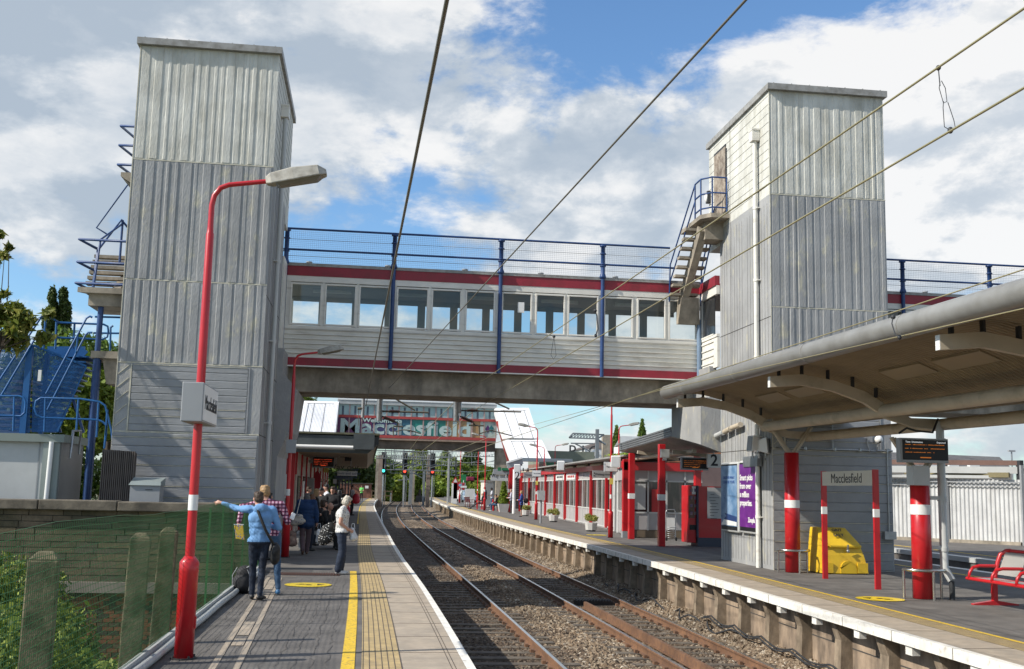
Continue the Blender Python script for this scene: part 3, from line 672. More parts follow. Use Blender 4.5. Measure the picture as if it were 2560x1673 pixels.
# balconies on the outer side of the left tower
sx = -5.75
zu = 9.365; zl = 6.38; zm = 4.866
b = MB(); b.hexa([(sx,27.3,zu-0.55),(sx,28.4,zu-0.55),(sx,28.4,zu-0.5),(sx,27.3,zu-0.5),(sx-0.62,27.3,zu-0.10),(sx,27.3,zu-0.1),(sx,28.4,zu-0.1),(sx-0.62,28.4,zu-0.10)]); b.box(sx-0.62,sx,27.3,28.6,zu-0.1,zu)
b.build('upper_balcony', M['concrete'], TL)
b = MB()
for h in (0.22, 0.72, 1.22): b.tube([(sx,27.35,zu+h),(sx-0.72,27.35,zu+h-0.02),(sx-0.55,28.5,zu+h)], 0.034, 6)
b.tube([(sx-0.12,27.35,zu-0.05),(sx-0.12,27.35,zu+1.22)],0.032,6); b.tube([(sx-0.5,28.5,zu-0.1),(sx-0.5,28.5,zu+1.25)],0.032,6); b.tube([(sx-0.3,28.5,zu-0.8),(sx-0.45,28.5,zu+1.0)],0.032,6)
b.tube([(sx-0.10,28.3,zu+0.9),(sx-1.5,28.9,zl+1.9),(sx-1.15,28.9,zl+1.7)],0.022,6)
b.build('upper_railing', M['blue'], TL)
b = MB(); b.prism([(sx,27.0),(sx-1.35,27.0),(sx-1.2,27.2),(sx-1.2,28.9),(sx,28.9)], zl-0.13, zl, 'z'); b.box(sx-1.12,sx,27.15,28.6,zl-0.42,zl-0.13)
b.build('middle_balcony', M['concrete'], TL)
for i in range(7):
    p_, q_ = (-7.059, 27.5, 6.441), (-7.17, 28.7, 7.495); f = i/6.0; xl_ = p_[0]+(q_[0]-p_[0])*f; xr_ = min(xl_+1.15, sx-0.01)
    b = MB(); b.box(xl_, xr_, 27.5+1.2*f-0.13, 27.5+1.2*f+0.13, p_[2]+(q_[2]-p_[2])*f-0.07, p_[2]+(q_[2]-p_[2])*f+0.01); b.build('stair_tread', M['concrete'], TL)
b = MB(); b.beam((sx-0.55,27.5,zl),(sx-0.45,28.9,zl+0.95),0.2,0.2); b.build('stair_stringer', M['concrete'], TL)
b = MB()
for h in (0.10, 0.62, 1.18): b.tube([(sx+0.02,27.05,zl+h),(sx-1.42+0.0*h,27.05,zl+h),(sx-1.1,27.5,zl+h-0.12)], 0.034, 6)
b.tube([(sx-1.1,27.4,zl),(sx-1.05,27.4,zl+1.0),(sx-0.75,28.3,zl+2.0),(sx-0.12,28.3,zl+1.3)], 0.033, 6); b.tube([(sx-1.0,27.06,zl),(sx-0.92,27.06,zl+1.2),(sx-0.72,28.3,zl+1.9)], 0.026, 6)
b.tube([(sx-0.72,28.3,zl+0.9),(sx-0.72,28.3,zl+2.0)], 0.03, 6); b.tube([(sx-0.08,27.06,zl),(sx-0.05,27.2,zl+1.2),(sx+0.1,27.6,zl+2.1)], 0.026, 6); b.tube([(sx-0.2,27.06,zl),(sx-0.18,27.06,zl+1.0)], 0.026, 6)
b.build('middle_railing', M['blue'], TL)
b = MB(); b.box(sx-0.98,sx,27.2,29.0,zm-0.17,zm); b.hexa([(sx-0.6,27.3,zm-0.78),(sx,27.3,zm-0.78),(sx,28.9,zm-0.78),(sx-0.6,28.9,zm-0.78),(sx-0.72,27.3,zm-0.17),(sx,27.3,zm-0.17),(sx,28.9,zm-0.17),(sx-0.72,28.9,zm-0.17)])
b.build('lower_landing', M['concrete'], TL)
b = MB(); b.box(sx-0.02-0.1,sx-0.0,28.5,29.3,zm,zl-0.45,0); b.build('landing_wall', M['cream'], TL)
b = MB(); b.tube([(sx-0.85,27.3,-3),(sx-0.85,27.3,zl-0.42)], 0.07, 8); b.box(sx-0.93,sx-0.77,27.27,27.43,-3,zm-0.2); b.build('landing_column', M['blue'], TL)
# ================================================================ footbridge
YB = 31.2; YK = 34.0
ZB = dict(soff=4.415, beam=5.093, red0=5.118, red1=5.344, sill=6.214, g0=6.32, g1=7.441, fr=7.627, mr0=7.691, mr1=7.973, top=8.063, mid=8.436, rail=9.044)
wins = [(-2.331,-1.533),(-1.364,-0.56),(-0.398,0.449),(0.683,1.513),(1.687,2.474),(2.675,3.456),(3.735,4.548),(4.739,5.534),(5.701,6.528),(6.775,7.583),(7.792,8.58),(8.751,9.532)]
posts = [-2.548, 0.523, 3.638, 6.679]
def bridge(label, xa, xb, wins, posts, railxb):
    z = ZB
    t = thing('footbridge', label, 'footbridge', ((xa+xb)/2, YB, 0), world=True)
    b = MB(); b.box(xa-0.3, xb+0.3, YB+0.42, YK-0.42, z['soff'], z['beam']); b.box(xa, xb, YB+0.02, YK-0.02, z['beam'], z['red0']+0.02)
    b.build('concrete_beam', M['concrete'], t)
    b = MB(); b.box(xa, xb, YB-0.03, YB+0.02, z['red0'], z['red1']); b.box(xa,xb,YK-0.02,YK+0.03,z['red0'],z['red1']); b.build('lower_fascia', M['maroon'], t)
    b = MB(); b.box(xa, xb, YB-0.05, YB+0.0, z['red0']-0.035, z['red0']); b.box(xa, xb, YB-0.05, YB-0.0, z['sill']-0.05, z['sill']+0.04); b.box(xa, xb, YB-0.05, YB, z['g1']+0.08, z['mr0'])
    b.build('trim', M['cream'], t)
    b = MB(); n = 6; h = (z['sill']-0.05-z['red1'])/n
    for yy, s in ((YB, 1), (YK, -1)):
        for i in range(n):
            z0 = z['red1'] + i*h
            b.prism([(yy, z0), (yy-0.004*s, z0+h*0.74), (yy-0.05*s, z0+h*0.86), (yy-0.05*s, z0+h*0.93), (yy, z0+h)] if s > 0 else [(yy, z0+h), (yy+0.05, z0+h*0.93), (yy+0.05, z0+h*0.86), (yy+0.004, z0+h*0.74), (yy, z0)], xa, xb, 'x')
    b.box(xa, xb, YB+0.0, YB+0.06, z['red1'], z['sill']-0.03); b.box(xa, xb, YK-0.06, YK, z['red1'], z['sill']-0.03)
    b.build('ribbed_cladding', M['cream'], t)
    b = MB(); b.box(xa, xb, YB+0.06, YK-0.06, z['red1'], z['red1']+0.1); b.build('deck', M['dark'], t)
    # roof
    b = MB(); b.box(xa, xb, YB-0.06, YB+0.0, z['mr0'], z['mr1']); b.box(xa, xb, YK, YK+0.06, z['mr0'], z['mr1']); b.build('upper_fascia', M['maroon'], t)
    b = MB(); b.box(xa, xb, YB-0.08, YK+0.08, z['mr1'], z['top']); b.build('roof_edge', M['capgrey'], t)
    b = MB(); b.box(xa, xb, YB+0.0, YK, z['g1']+0.12, z['mr1']-0.02); b.build('ceiling', mat('bridge_ceiling', (0.45,0.46,0.44), 0.7, var=0.08), t)
    b = MB()
    for x in np.arange(xa+0.8, xb, 2.3): b.box(x, x+1.15, 32.5, 32.62, z['g1']+0.03, z['g1']+0.12)
    b.build('ceiling_light', M['white'], t)
    # window wall
    edges = []
    for k, (a, c) in enumerate(wins):
        w_ = MB(); fw = 0.05
        w_.box(a-fw, a, YB-0.06, YB+0.04, z['g0']-fw, z['g1']+fw); w_.box(c, c+fw, YB-0.06, YB+0.04, z['g0']-fw, z['g1']+fw)
        w_.box(a, c, YB-0.06, YB+0.04, z['g0']-fw, z['g0']); w_.box(a, c, YB-0.06, YB+0.04, z['g1'], z['g1']+fw)
        o = w_.build('window', M['cream'], t, bevel=0.008)
        g_ = MB(); g_.box(a, c, YB-0.005, YB+0.003, z['g0'], z['g1']); g_.build('pane', M['clearglass'], o)
    last = xa
    for a, c in list(wins) + [(xb+0.05, 0)]:
        b = MB(); b.box(last, a-0.05, YB-0.035, YB+0.05, z['sill'], z['g1']+0.08); last = c+0.05; b.build('mullion', M['cream'], t)
    b = MB(); last = xa     # rear wall with wider openings
    nb = max(1, int((xb-xa)/1.02)); pw = (xb-xa)/nb
    for k in range(nb):
        x = xa + k*pw; b.box(x-0.11, x+0.13, YK-0.06, YK, z['sill']+0.0, z['g1']+0.12)
    b.box(xa, xb, YK-0.055, YK-0.003, z['sill']-0.1, z['sill']+0.14); b.box(xa, xb, YK-0.055, YK-0.003, z['g1']-0.02, z['g1']+0.12)
    b.build('rear_mullion', mat('interior_grey', (0.42,0.42,0.40), 0.7, var=0.05), t)
    # posts and railing
    for x in posts:
        b = MB(); b.tube([(x, YB-0.11, z['red0']-0.03), (x, YB-0.11, z['top']-0.02)], 0.058, 10); b.lathe([(0.058,0),(0.10,0.03),(0.10,0.07),(0.066,0.16),(0.062,z['rail']-z['top']-0.02),(0.10,z['rail']-z['top']-0.01),(0.10,z['rail']-z['top']+0.03),(0.02,z['rail']-z['top']+0.04)], (x, YB-0.11, z['top']-0.06), 12)
        for h_ in (0.3, z['mid']-z['top']-0.02, (z['mid']+z['rail'])/2-z['top']): b.lathe([(0.062,0),(0.095,0.01),(0.095,0.03),(0.062,0.04)], (x, YB-0.11, z['top']+h_), 12)
        b.build('railing_post', M['blue'], t)
    b = MB(); b.tube([(xa, YB-0.11, z['rail']), (railxb, YB-0.11, z['rail'])], 0.032, 8); b.tube([(xa, YB-0.11, z['mid']), (railxb+0.9, YB-0.11, z['mid'])], 0.030, 8)
    b.tube([(xa, YK+0.1, z['rail']-0.42), (railxb, YK+0.1, z['rail']-0.42)], 0.02, 6)
    b.build('handrail', M['blue'], t)
    b = MB()
    for zz in ((z['rail']+z['mid'])/2, (z['mid']+z['top'])/2): b.tube([(xa, YB-0.11, zz), (railxb, YB-0.11, zz)], 0.008, 5)
    for x in np.arange(xa+0.55, railxb, 1.9+0.55): b.tube([(x, YK+0.05, z['top']), (x, YK+0.05, z['top']+0.62)], 0.055, 8); b.tube([(x, YK+0.05, z['top']+0.60), (x, YK+0.05, z['top']+0.63)], 0.10, 8)
    b.build('rear_post', M['greymetal'], t)
    b = MB(); y = YB-0.10; r2 = 0.0022
    for x in np.arange(xa+0.03, railxb, 0.055): b.add([(x-r2,y,z['top']+0.02),(x+r2,y,z['top']+0.02),(x+r2,y,z['rail']-0.05),(x-r2,y,z['rail']-0.05),(x,y+0.003,z['top']+0.02),(x,y+0.003,z['rail']-0.05)], [(0,1,2,3),(1,4,5,2),(4,0,3,5)])
    for zz in np.arange(z['top']+0.02, z['rail']-0.04, 0.055): b.add([(xa,y,zz-r2),(railxb,y,zz-r2),(railxb,y,zz+r2),(xa,y,zz+r2),(xa,y+0.003,zz),(railxb,y+0.003,zz)], [(0,1,2,3),(3,2,5,4),(0,4,5,1)])
    b.build('wire_mesh', M['mesh'], t)
    return t
mg = D.materials.new('clear_glass'); mg.use_nodes = True; _n = mg.node_tree.nodes; _l = mg.node_tree.links
_g = _n.new('ShaderNodeBsdfGlossy'); _g.inputs['Roughness'].default_value = 0.02; _t = _n.new('ShaderNodeBsdfTransparent'); _t.inputs['Color'].default_value = (0.86,0.9,0.9,1)
_f = _n.new('ShaderNodeFresnel'); _f.inputs['IOR'].default_value = 1.45; _m = _n.new('ShaderNodeMixShader'); _l.new(_f.outputs[0], _m.inputs[0]); _l.new(_t.outputs[0], _m.inputs[1]); _l.new(_g.outputs[0], _m.inputs[2]); _l.new(_m.outputs[0], _n['Material Output'].inputs['Surface'])
M['clearglass'] = mg
BR = bridge('white and maroon enclosed footbridge spanning both tracks between the lift towers', -2.62, 9.66, wins, posts, 8.72)
b = MB(); b.tube([(9.62, YB-0.11, ZB['red0']-0.3), (9.62, YB-0.11, 6.9)], 0.07, 10); b.build('corner_pipe', mat('faded_blue', (0.16,0.23,0.33), 0.5), BR)
b = MB(); b.box(4.17, 4.361, YB-0.03, YB-0.01, 6.901, 7.208); b.build('paper_notice', M['white'], BR)
# short return of the bridge towards the right tower
b = MB(); b.box(9.70, 9.78, 29.63, 31.2, ZB['red1'], ZB['sill']-0.02, 0)
for i in range(5): zz = ZB['red1'] + i*0.2; b.box(9.67, 9.70, 29.95, 31.15, zz+0.15, zz+0.19, 0)
b.box(9.68,9.78,29.63,31.2,ZB['sill'],ZB['sill']+0.08,0); b.box(9.68,9.78,29.63,31.2,ZB['g1'],ZB['mr0'],0); b.box(9.68,9.78,31.05,31.2,ZB['sill'],ZB['g1'],0)
b.build('return_wall', M['cream'], BR)
b = MB(); b.box(9.64, 9.78, 29.63, 31.2, ZB['mr0'], ZB['mr1']); b.build('return_fascia', M['maroon'], BR)
b = MB(); b.box(9.73, 9.75, 29.95, 31.05, ZB['sill']+0.08, ZB['g1']); b.build('return_pane', M['glass'], BR)
b = MB(); b.box(9.66,12.9,YB,YK,ZB['mr0'],ZB['top']); b.build('roof_link', M['capgrey'], BR)
w2 = [(13.3+i*0.98, 14.1+i*0.98) for i in range(16)]
bridge('far end of the enclosed footbridge beyond the right lift tower', 12.95, 29.5, w2, [13.22+i*2.86 for i in range(6)], 29.3)
# left end connection seen beside the left tower
b = MB(); b.box(-2.75,-2.5,30.0,31.2,4.9,8.0,0); b.build('end_panel', M['cream'], BR)
# ================================================================ left side: parapet, cabin, fence
YW = 23.6
b = MB(); zc = 1.358; zl0 = -0.273
r = random.Random(5); z = zl0
wt = thing('parapet_wall', 'mossy brown stone parapet wall behind the green mesh fence', 'wall', (-8, YW, -3.2), world=True)
while z < zc-0.24:
    h = 0.13*r.uniform(.85,1.15); x = -16.0 - r.random()
    while x < -2.4:
        wd = r.uniform(0.35, 0.75); b.box(x, min(x+wd-0.012, -2.35), YW-r.uniform(0,0.014), YW+0.3, z, z+h-0.014, r.choice((0,0,1,2))); x += wd
    z += h
b.box(-16, -2.36, YW+0.03, YW+0.34, -3.3, zc-0.2, 3)
stc = [mat('wall_stone', (0.15,0.115,0.075), 0.9, col2=(0.075,0.065,0.035), nscale=1.2, mixlo=0.4, mixhi=0.62, var=0.25, vscale=5, bump=0.5, bscale=30), mat('wall_stone_ochre', (0.17,0.13,0.075), 0.9, col2=(0.08,0.07,0.04), nscale=1.0, var=0.25, vscale=4, bump=0.5), mat('wall_stone_dark', (0.11,0.09,0.065), 0.9, col2=(0.06,0.055,0.03), nscale=1.0, var=0.25, bump=0.5)]
b.build('stone_course', stc+[M['jointdark']], wt)
b = MB(); x = -16.2
while x < -2.4:
    wd = 1.55 if x > -13 else 1.7; b.box(x, min(x+wd-0.015,-2.36), YW-0.14, YW+0.4, zc-0.2, zc+r.uniform(-.008,.008)); x += wd
b.build('coping', M['stone'], wt, bevel=0.02)
b = MB(); b.box(-16, -2.36, YW-0.12, YW+0.1, -0.486, zl0); b.build('stone_band', mat('pinkish_stone', (0.24,0.20,0.17), 0.85, var=0.2), wt)
b = MB(); z = -3.2; 
brk = [mat('red_brick', (0.20,0.065,0.035), 0.9, var=0.3, vscale=5, bump=0.3), mat('brown_brick', (0.10,0.06,0.04), 0.9, var=0.3, bump=0.3), mat('dark_brick', (0.05,0.035,0.028), 0.9, var=0.2)]
zt = -0.504
while z < zt-0.02:
    x = -16 - (0.11 if int((z+3.2)/0.085) % 2 else 0)
    while x < -2.4: b.box(x, min(x+0.21,-2.36), YW-r.uniform(0,.006), YW+0.1, z, min(z+0.075,zt), r.choice((0,0,0,1,2))); x += 0.225
    z += 0.085
b.build('brickwork', brk, wt)
# grey cabin
cb_ = thing('cabin', 'pale grey cabin with a flat roof behind the parapet wall', 'cabin', (-9.5, 24.6, 0), world=True)
zt = 2.732; xr = -6.52
b = MB(); b.box(-16, xr-0.12, 24.72, 26.5, -0.2, zt-0.17); b.build('wall', M['lightgrey'], cb_)
b = MB(); b.box(xr-0.12, xr-0.04, 24.68, 26.5, -0.2, zt-0.17); b.build('side_wall', mat('steel_side', (0.22,0.22,0.22), 0.4, 0.3, var=0.15), cb_)
b = MB(); b.box(-16.1, xr+0.03, 24.58, 26.6, zt-0.17, zt); b.build('roof', mat('greygreen_trim', (0.20,0.235,0.215), 0.5, var=0.08), cb_)
b = MB(); b.box(xr-0.40, xr-0.06, 24.62, 24.715, -0.2, zt-0.17); b.build('corner_trim', mat('greygreen_trim2', (0.24,0.28,0.265), 0.5), cb_)
b = MB(); b.tube([(xr-0.27,24.57,-0.2),(xr-0.22,24.57,zt-0.16)], 0.05, 10); b.build('downpipe', M['white'], cb_)
b = MB(); b.box(-7.035, -7.008, 24.712, 24.722, 0, zt-0.17); b.box(-14.3,-14.27,24.712,24.722,0,zt-0.17); b.build('panel_seam', M['greymetal'], cb_)
b = MB(); b.tube([(xr+0.1,24.9,zt-0.5),(xr+0.12,24.9,zt+0.1),(xr+0.18,25.3,zt+0.12),(xr+0.18,25.3,zt-0.4)],0.03,6); b.build('bracket', M['steel'], cb_)
t = thing('corrugated_screen', 'brown ribbed metal screen between the cabin and the left tower', 'screen', (-5.7,25.0,0), world=True)
b = MB(); xa, xb_ = -5.786, -5.074; n = 17
for i in range(n): x = xa+(xb_-xa)*i/n; b.box(x, x+(xb_-xa)/n*0.6, 25.02, 25.1, 0, 2.449-0.03*i/n)
b.box(xa, xb_, 25.08, 25.14, 0, 2.421-0.03)
b.build('ribbed_sheet', mat('rusty_brown_metal', (0.135,0.11,0.095), 0.6, 0.2, col2=(0.09,0.075,0.065), nscale=3, var=0.15, stretch=(4,1,0.4)), t)
t = thing('equipment_cabinet', 'small grey metal cabinet with sloping lid against the left tower', 'cabinet', (-5.1,24.6,0), world=True)
a_ = (-5.068, -4.397, 1.402, 1.79)
b = MB(); b.box(a_[0]+0.03, a_[1]-0.02, 24.5, 24.95, 0.2, a_[3]-0.08); b.build('body', M['greymetal'], t)
b = MB(); b.hexa([(a_[0],24.46,a_[3]-0.10),(a_[1],24.46,a_[3]-0.10),(a_[1],25,a_[3]-0.10),(a_[0],25,a_[3]-0.10),(a_[0]+.04,24.5,a_[3]-0.02),(a_[1]-.01,24.5,a_[3]-0.02),(a_[1],25,a_[3]+0.07),(a_[0],25,a_[3]+0.07)]); b.build('lid', mat('cab_lid', (0.27,0.31,0.30), 0.4), t)
b = MB(); b.box(a_[0]+0.35,a_[0]+0.5,24.49,24.5,a_[3]-0.2,a_[3]-0.185); b.build('handle', M['dark'], t)
# green mesh fence
ft = thing('mesh_fence', 'green wire mesh fence along the left edge of the platform', 'fence', (-2.12, 14, 0), world=True)
fx0 = lambda y: -2.11 + 0.012*math.sin(y*1.3)
topz = lambda y: 1.47 + 0.02*math.sin(y*0.9)
V_, F_ = [], []
def wireq(p0, p1, r_, ax):
    i = len(V_); p0 = np.array(p0); p1 = np.array(p1)
    for p in (p0, p1):
        for k in range(3):
            a = 2*math.pi*k/3; o_ = (math.cos(a), math.sin(a), 0) if ax == 'z' else (math.cos(a), 0, math.sin(a)); V_.append(p + np.array(o_)*r_)
    for k in range(3): F_.append((i+k, i+(k+1)%3, i+3+(k+1)%3, i+3+k))
y = 4.5
while y < 23.5:
    lean = 0.012*math.sin(y*2.1); wireq((fx0(y), y, 0.02), (fx0(y)+0.0, y+lean, topz(y)), 0.0023, 'z'); y += 0.05
for k in range(29):
    zz = 0.03 + k*0.051
    ys = np.arange(4.5, 23.6, 0.7)
    for i in range(len(ys)-1):
        def zf(y): return zz/1.45*topz(y) + 0.006*math.sin(y*3+k)
        wireq((fx0(ys[i])-0.003, ys[i], zf(ys[i])), (fx0(ys[i+1])-0.003, ys[i+1], zf(ys[i+1])), 0.0026, 'y')
npmesh('wire_mesh', np.array(V_), np.array(F_), M['greenmesh'], parent=ft)
for y in (14.4, 15.9, 17.3, 18.8, 20.3, 21.8):
    b = MB(); b.box(-2.17,-2.145,y-0.012,y+0.012,-0.3,1.44); b.build('post', M['greenmesh'], ft)
b = MB(); b.tube([(-2.03, y, 0.055+0.006*math.sin(y*2)) for y in np.arange(-2, 23.6, 0.5)], 0.045, 8); b.box(-2.13,-2.075,-4,23.6,0,0.13)
b.build('base_conduit', M['lightgrey'], label='grey conduit pipe running along the foot of the mesh fence', cat='pipe')
pr = None
for i, (px, Yp) in enumerate(((97,8.3),(315,11.4),(379,12.9))):
    x = (-2.256, -2.214, -2.207)[i]
    b = MB(); w_ = 0.115 if i == 0 else 0.11
    b.hexa([(-w_,-0.07,-3.2),(w_,-0.07,-3.2),(w_,0.09,-3.2),(-w_,0.09,-3.2),(-w_+0.01,-0.06,1.22),(w_-0.01,-0.06,1.22),(w_-0.01,0.08,1.22),(-w_+0.01,0.08,1.22)]); b.hexa([(-w_+0.01,-0.06,1.22),(w_-0.01,-0.06,1.22),(w_-0.01,0.08,1.22),(-w_+0.01,0.08,1.22),(-w_*0.4,-0.02,1.28),(w_*0.5,-0.02,1.28),(w_*0.5,0.04,1.28),(-w_*0.4,0.04,1.28)])
    o = b.build('concrete_post', M['postconc'], label=('squat mossy concrete post at the far left behind the mesh', 'taller mossy concrete post, middle one behind the mesh fence', 'mossy concrete post closest to the red lamp post')[i], cat='post', group='old concrete fence posts', bevel=0.012)
    o.location = (x-0.02, Yp, 0); o.rotation_euler = (0.0, (0.012,0.02,0.03)[i], 0.15)
# bushes below the fence
LB = leafmat('bush_leaf', (0.03,0.055,0.008), (0.12,0.18,0.02), (0.32,0.37,0.07), 0.3)
LR = leafmat('red_tinged_leaf', (0.16,0.03,0.02), (0.10,0.10,0.02), (0.15,0.18,0.03))
g5 = np.random.default_rng(5)
bl = []
for (px,py,Yp,rr) in ((30,1400,17,1.0),(120,1370,18,0.9),(20,1500,15,1.2),(150,1470,16,1.1),(230,1520,16.5,0.7),(90,1560,13,1.2),(260,1580,14,0.8),(330,1560,15,0.6),(400,1540,16.5,0.5),(190,1430,19,0.6),(60,1330,19,0.7),(470,1480,18,0.5),(500,1430,20,0.5)):
    p = ((px-852)/2530.0*Yp, Yp, 1.8-(py-1112)/2530.0*Yp); bl.append((p[0],p[1],p[2],rr*0.8,rr*0.8,rr*0.62))
t = thing('bush', 'sunlit leafy green bush growing below the mesh fence', 'bush', (-4.5,16,-3.2), world=True)
leaves('foliage', bl, 34000, 0.062, LB, seed=4, shell=0.35, parent=t)
leaves('red_shoots', [q for q in bl if q[1] > 16.5][:4], 900, 0.08, LR, seed=9, shell=0.8, parent=t)
b = MB()
for q in bl: b.tube([(q[0]+.1,q[1],-3.2),(q[0]-0.1,q[1],q[2]-0.6),(q[0],q[1],q[2])], 0.03, 5, r1=0.008)
b.build('stem', mat('bark', (0.09,0.065,0.045), 0.9, var=0.2, bump=0.4), t)
# ================================================================ blue staircase on the left
BL = M['bluestair']
st = thing('blue_staircase', 'bright blue steel staircase with mesh sides left of the tower', 'staircase', (-8.5,27.2,0), world=True)
YS = 27.2
for q0, q1, w_ in (((-8.13, 27.2, 4.95), (-7.983, 27.2, 2.852), 0.14), ((-7.753, 27.3, 4.767), (-7.642, 27.3, 2.866), 0.09)):
    b = MB(); b.beam(q0, (q0[0],q0[1],-0.5), w_, w_, up=(0,1,0)); b.build('column', BL, st)
b = MB(); b.beam((-8.956, 27.2, 4.924), (-8.088, 27.2, 4.958), 0.05, 0.06); b.beam((-8.944, 27.2, 4.779), (-8.109, 27.2, 4.811), 0.04, 0.03); b.beam((-8.036, 27.2, 4.936), (-6.807, 27.2, 4.484), 0.05, 0.05); b.beam((-7.349, 27.2, 2.904), (-6.807, 27.2, 4.484), 0.04, 0.03)
b.beam((-8.013, 28.2, 4.919), (-7.119, 28.2, 4.954), 0.05, 0.24); b.beam((-7.048, 27.9, 4.974), (-7.313, 27.9, 4.641), 0.05, 0.2)
b.build('frame', BL, st)
def meshquad(name, c, nu, nv, r_, m, par):
    V_, F_ = [], []; c = [np.array(q, float) for q in c]
    def pt(u, v): return (c[0]*(1-u)+c[1]*u)*(1-v) + (c[3]*(1-u)+c[2]*u)*v
    def add(p, q):
        d = (q-p)/np.linalg.norm(q-p); a = np.cross(d, (0,1,0)); a /= np.linalg.norm(a); e_ = np.cross(d, a); i = len(V_)
        for s in (p, q):
            for k in range(3): V_.append(s + (a*math.cos(2.094*k)+e_*math.sin(2.094*k))*r_)
        for k in range(3): F_.append((i+k, i+(k+1)%3, i+3+(k+1)%3, i+3+k))
    for i in range(nu+1): add(pt(i/nu, 0), pt(i/nu, 1))
    for i in range(nv+1): add(pt(0, i/nv), pt(1, i/nv))
    return npmesh(name, np.array(V_), np.array(F_), m, parent=par)
meshquad('side_mesh', ((-9.021, 27.2, 4.914), (-8.13, 27.2, 4.95), (-7.983, 27.2, 2.852), (-8.843, 27.2, 2.827)), 34, 64, 0.0088, BL, st)
meshquad('side_mesh', ((-8.054, 27.2, 4.946), (-6.806, 27.2, 4.478), (-7.331, 27.2, 2.888), (-7.929, 27.2, 2.87)), 34, 56, 0.0088, BL, st)
for i in range(15):
    f = i/14.0; b = MB(); p = (-8.077, 27.9, 2.952); q = (-7.134, 27.9, 4.756)
    b.obox((p[0]+(q[0]-p[0])*f-0.1, 28.15, p[2]+(q[2]-p[2])*f), 0.75, 1.1, 0.035); b.build('tread', BL, st)
for i in range(9):
    f = i/8.0; b = MB(); p = (-8.808, 27.9, 2.895); q = (-8.338, 27.9, 4.106)
    b.obox((p[0]+(q[0]-p[0])*f, 28.0, p[2]+(q[2]-p[2])*f), 0.5, 1.0, 0.03); b.build('tread', M['steel'], st)
b = MB(); r_ = 0.026
for A in (((-8.779, 27.1, 3.981), (-7.899, 27.1, 5.644), (-7.83, 27.1, 5.689), (-7.751, 27.1, 5.651), (-7.629, 27.6, 5.572)), ((-8.741, 27.1, 3.538), (-7.935, 27.1, 5.258), (-7.866, 27.1, 5.303), (-7.77, 27.1, 5.265), (-7.6, 27.6, 5.199)),
          ((-7.646, 27.6, 5.572), (-6.624, 27.8, 5.598), (-6.524, 27.8, 5.551), (-6.502, 27.8, 5.433), (-6.516, 27.8, 5.289), (-6.614, 27.8, 5.223), (-7.617, 27.6, 5.199)),
          ((-7.653, 27.1, 3.78), (-6.868, 27.1, 5.636), (-6.788, 27.1, 5.685), (-6.736, 27.1, 5.659)), ((-7.59, 27.1, 3.405), (-6.855, 27.1, 5.233), (-6.802, 27.1, 5.287), (-6.709, 27.1, 5.291)),
          ((-8.139, 27.1, 4.937), (-8.146, 27.1, 5.145)), ((-7.798, 27.1, 4.863), (-7.808, 27.1, 5.666)), ((-7.61, 27.4, 4.89), (-7.635, 27.4, 5.56)), ((-7.275, 27.7, 4.941), (-7.29, 27.7, 5.584)), ((-7.043, 27.1, 4.771), (-7.035, 27.1, 5.19)),
          ((-6.843, 27.8, 5.78), (-6.207, 27.8, 5.789)), ((-6.848, 27.8, 5.372), (-6.23, 27.8, 5.39)), ((-6.423, 27.8, 4.951), (-6.453, 27.8, 5.526), (-6.399, 27.8, 5.578)),
          ((-8.69, 26.9, 3.677), (-8.207, 26.9, 3.694), (-8.091, 26.9, 3.664), (-8.04, 26.9, 3.546), (-8.04, 26.9, 3.309), (-8.12, 26.9, 3.222), (-8.651, 26.9, 3.222)), ((-8.261, 26.9, 2.863), (-8.302, 26.9, 3.673)),
          ((-6.169, 26.9, 3.061), (-6.257, 26.9, 3.143), (-6.375, 26.9, 3.191), (-7.649, 26.9, 3.202), (-7.768, 26.9, 3.267), (-7.828, 26.9, 3.417), (-7.81, 26.9, 3.588), (-7.702, 26.9, 3.666), (-6.805, 26.9, 3.672), (-6.374, 26.9, 3.618), (-6.236, 26.9, 3.537), (-6.044, 26.9, 2.928), (-5.982, 26.9, 2.522)),
          ((-6.845, 26.9, 2.905), (-6.854, 26.9, 3.671)), ((-6.378, 26.9, 2.782), (-6.389, 26.9, 3.6)), ((-7.565, 26.9, 2.883), (-7.604, 26.9, 3.663)), ((-6.169, 26.9, 3.061), (-6.179, 26.9, 2.517)), ((-6.168, 26.9, 2.822), (-6.179, 26.9, 3.436))):
    b.tube(A, r_, 6)
b.build('handrail', BL, st)
b = MB(); b.box((-7.86, 27.0, 4.348)[0], (-7.788, 27.0, 4.351)[0], 27.05, 27.09, (-7.838, 27.0, 4.074)[2], (-7.859, 27.0, 4.341)[2]); b.build('sign_plate', M['white'], st)
b = MB(); b.beam((-7.071, 27.3, 3.677), (-6.779, 27.3, 2.891), 0.06, 0.06); b.beam((-7.486, 27.3, 3.387), (-7.307, 27.3, 2.876), 0.06, 0.06); b.beam((-7.486, 27.3, 3.387), (-7.554, 27.3, 2.869), 0.06, 0.06); b.build('brace', M['blue'], st)
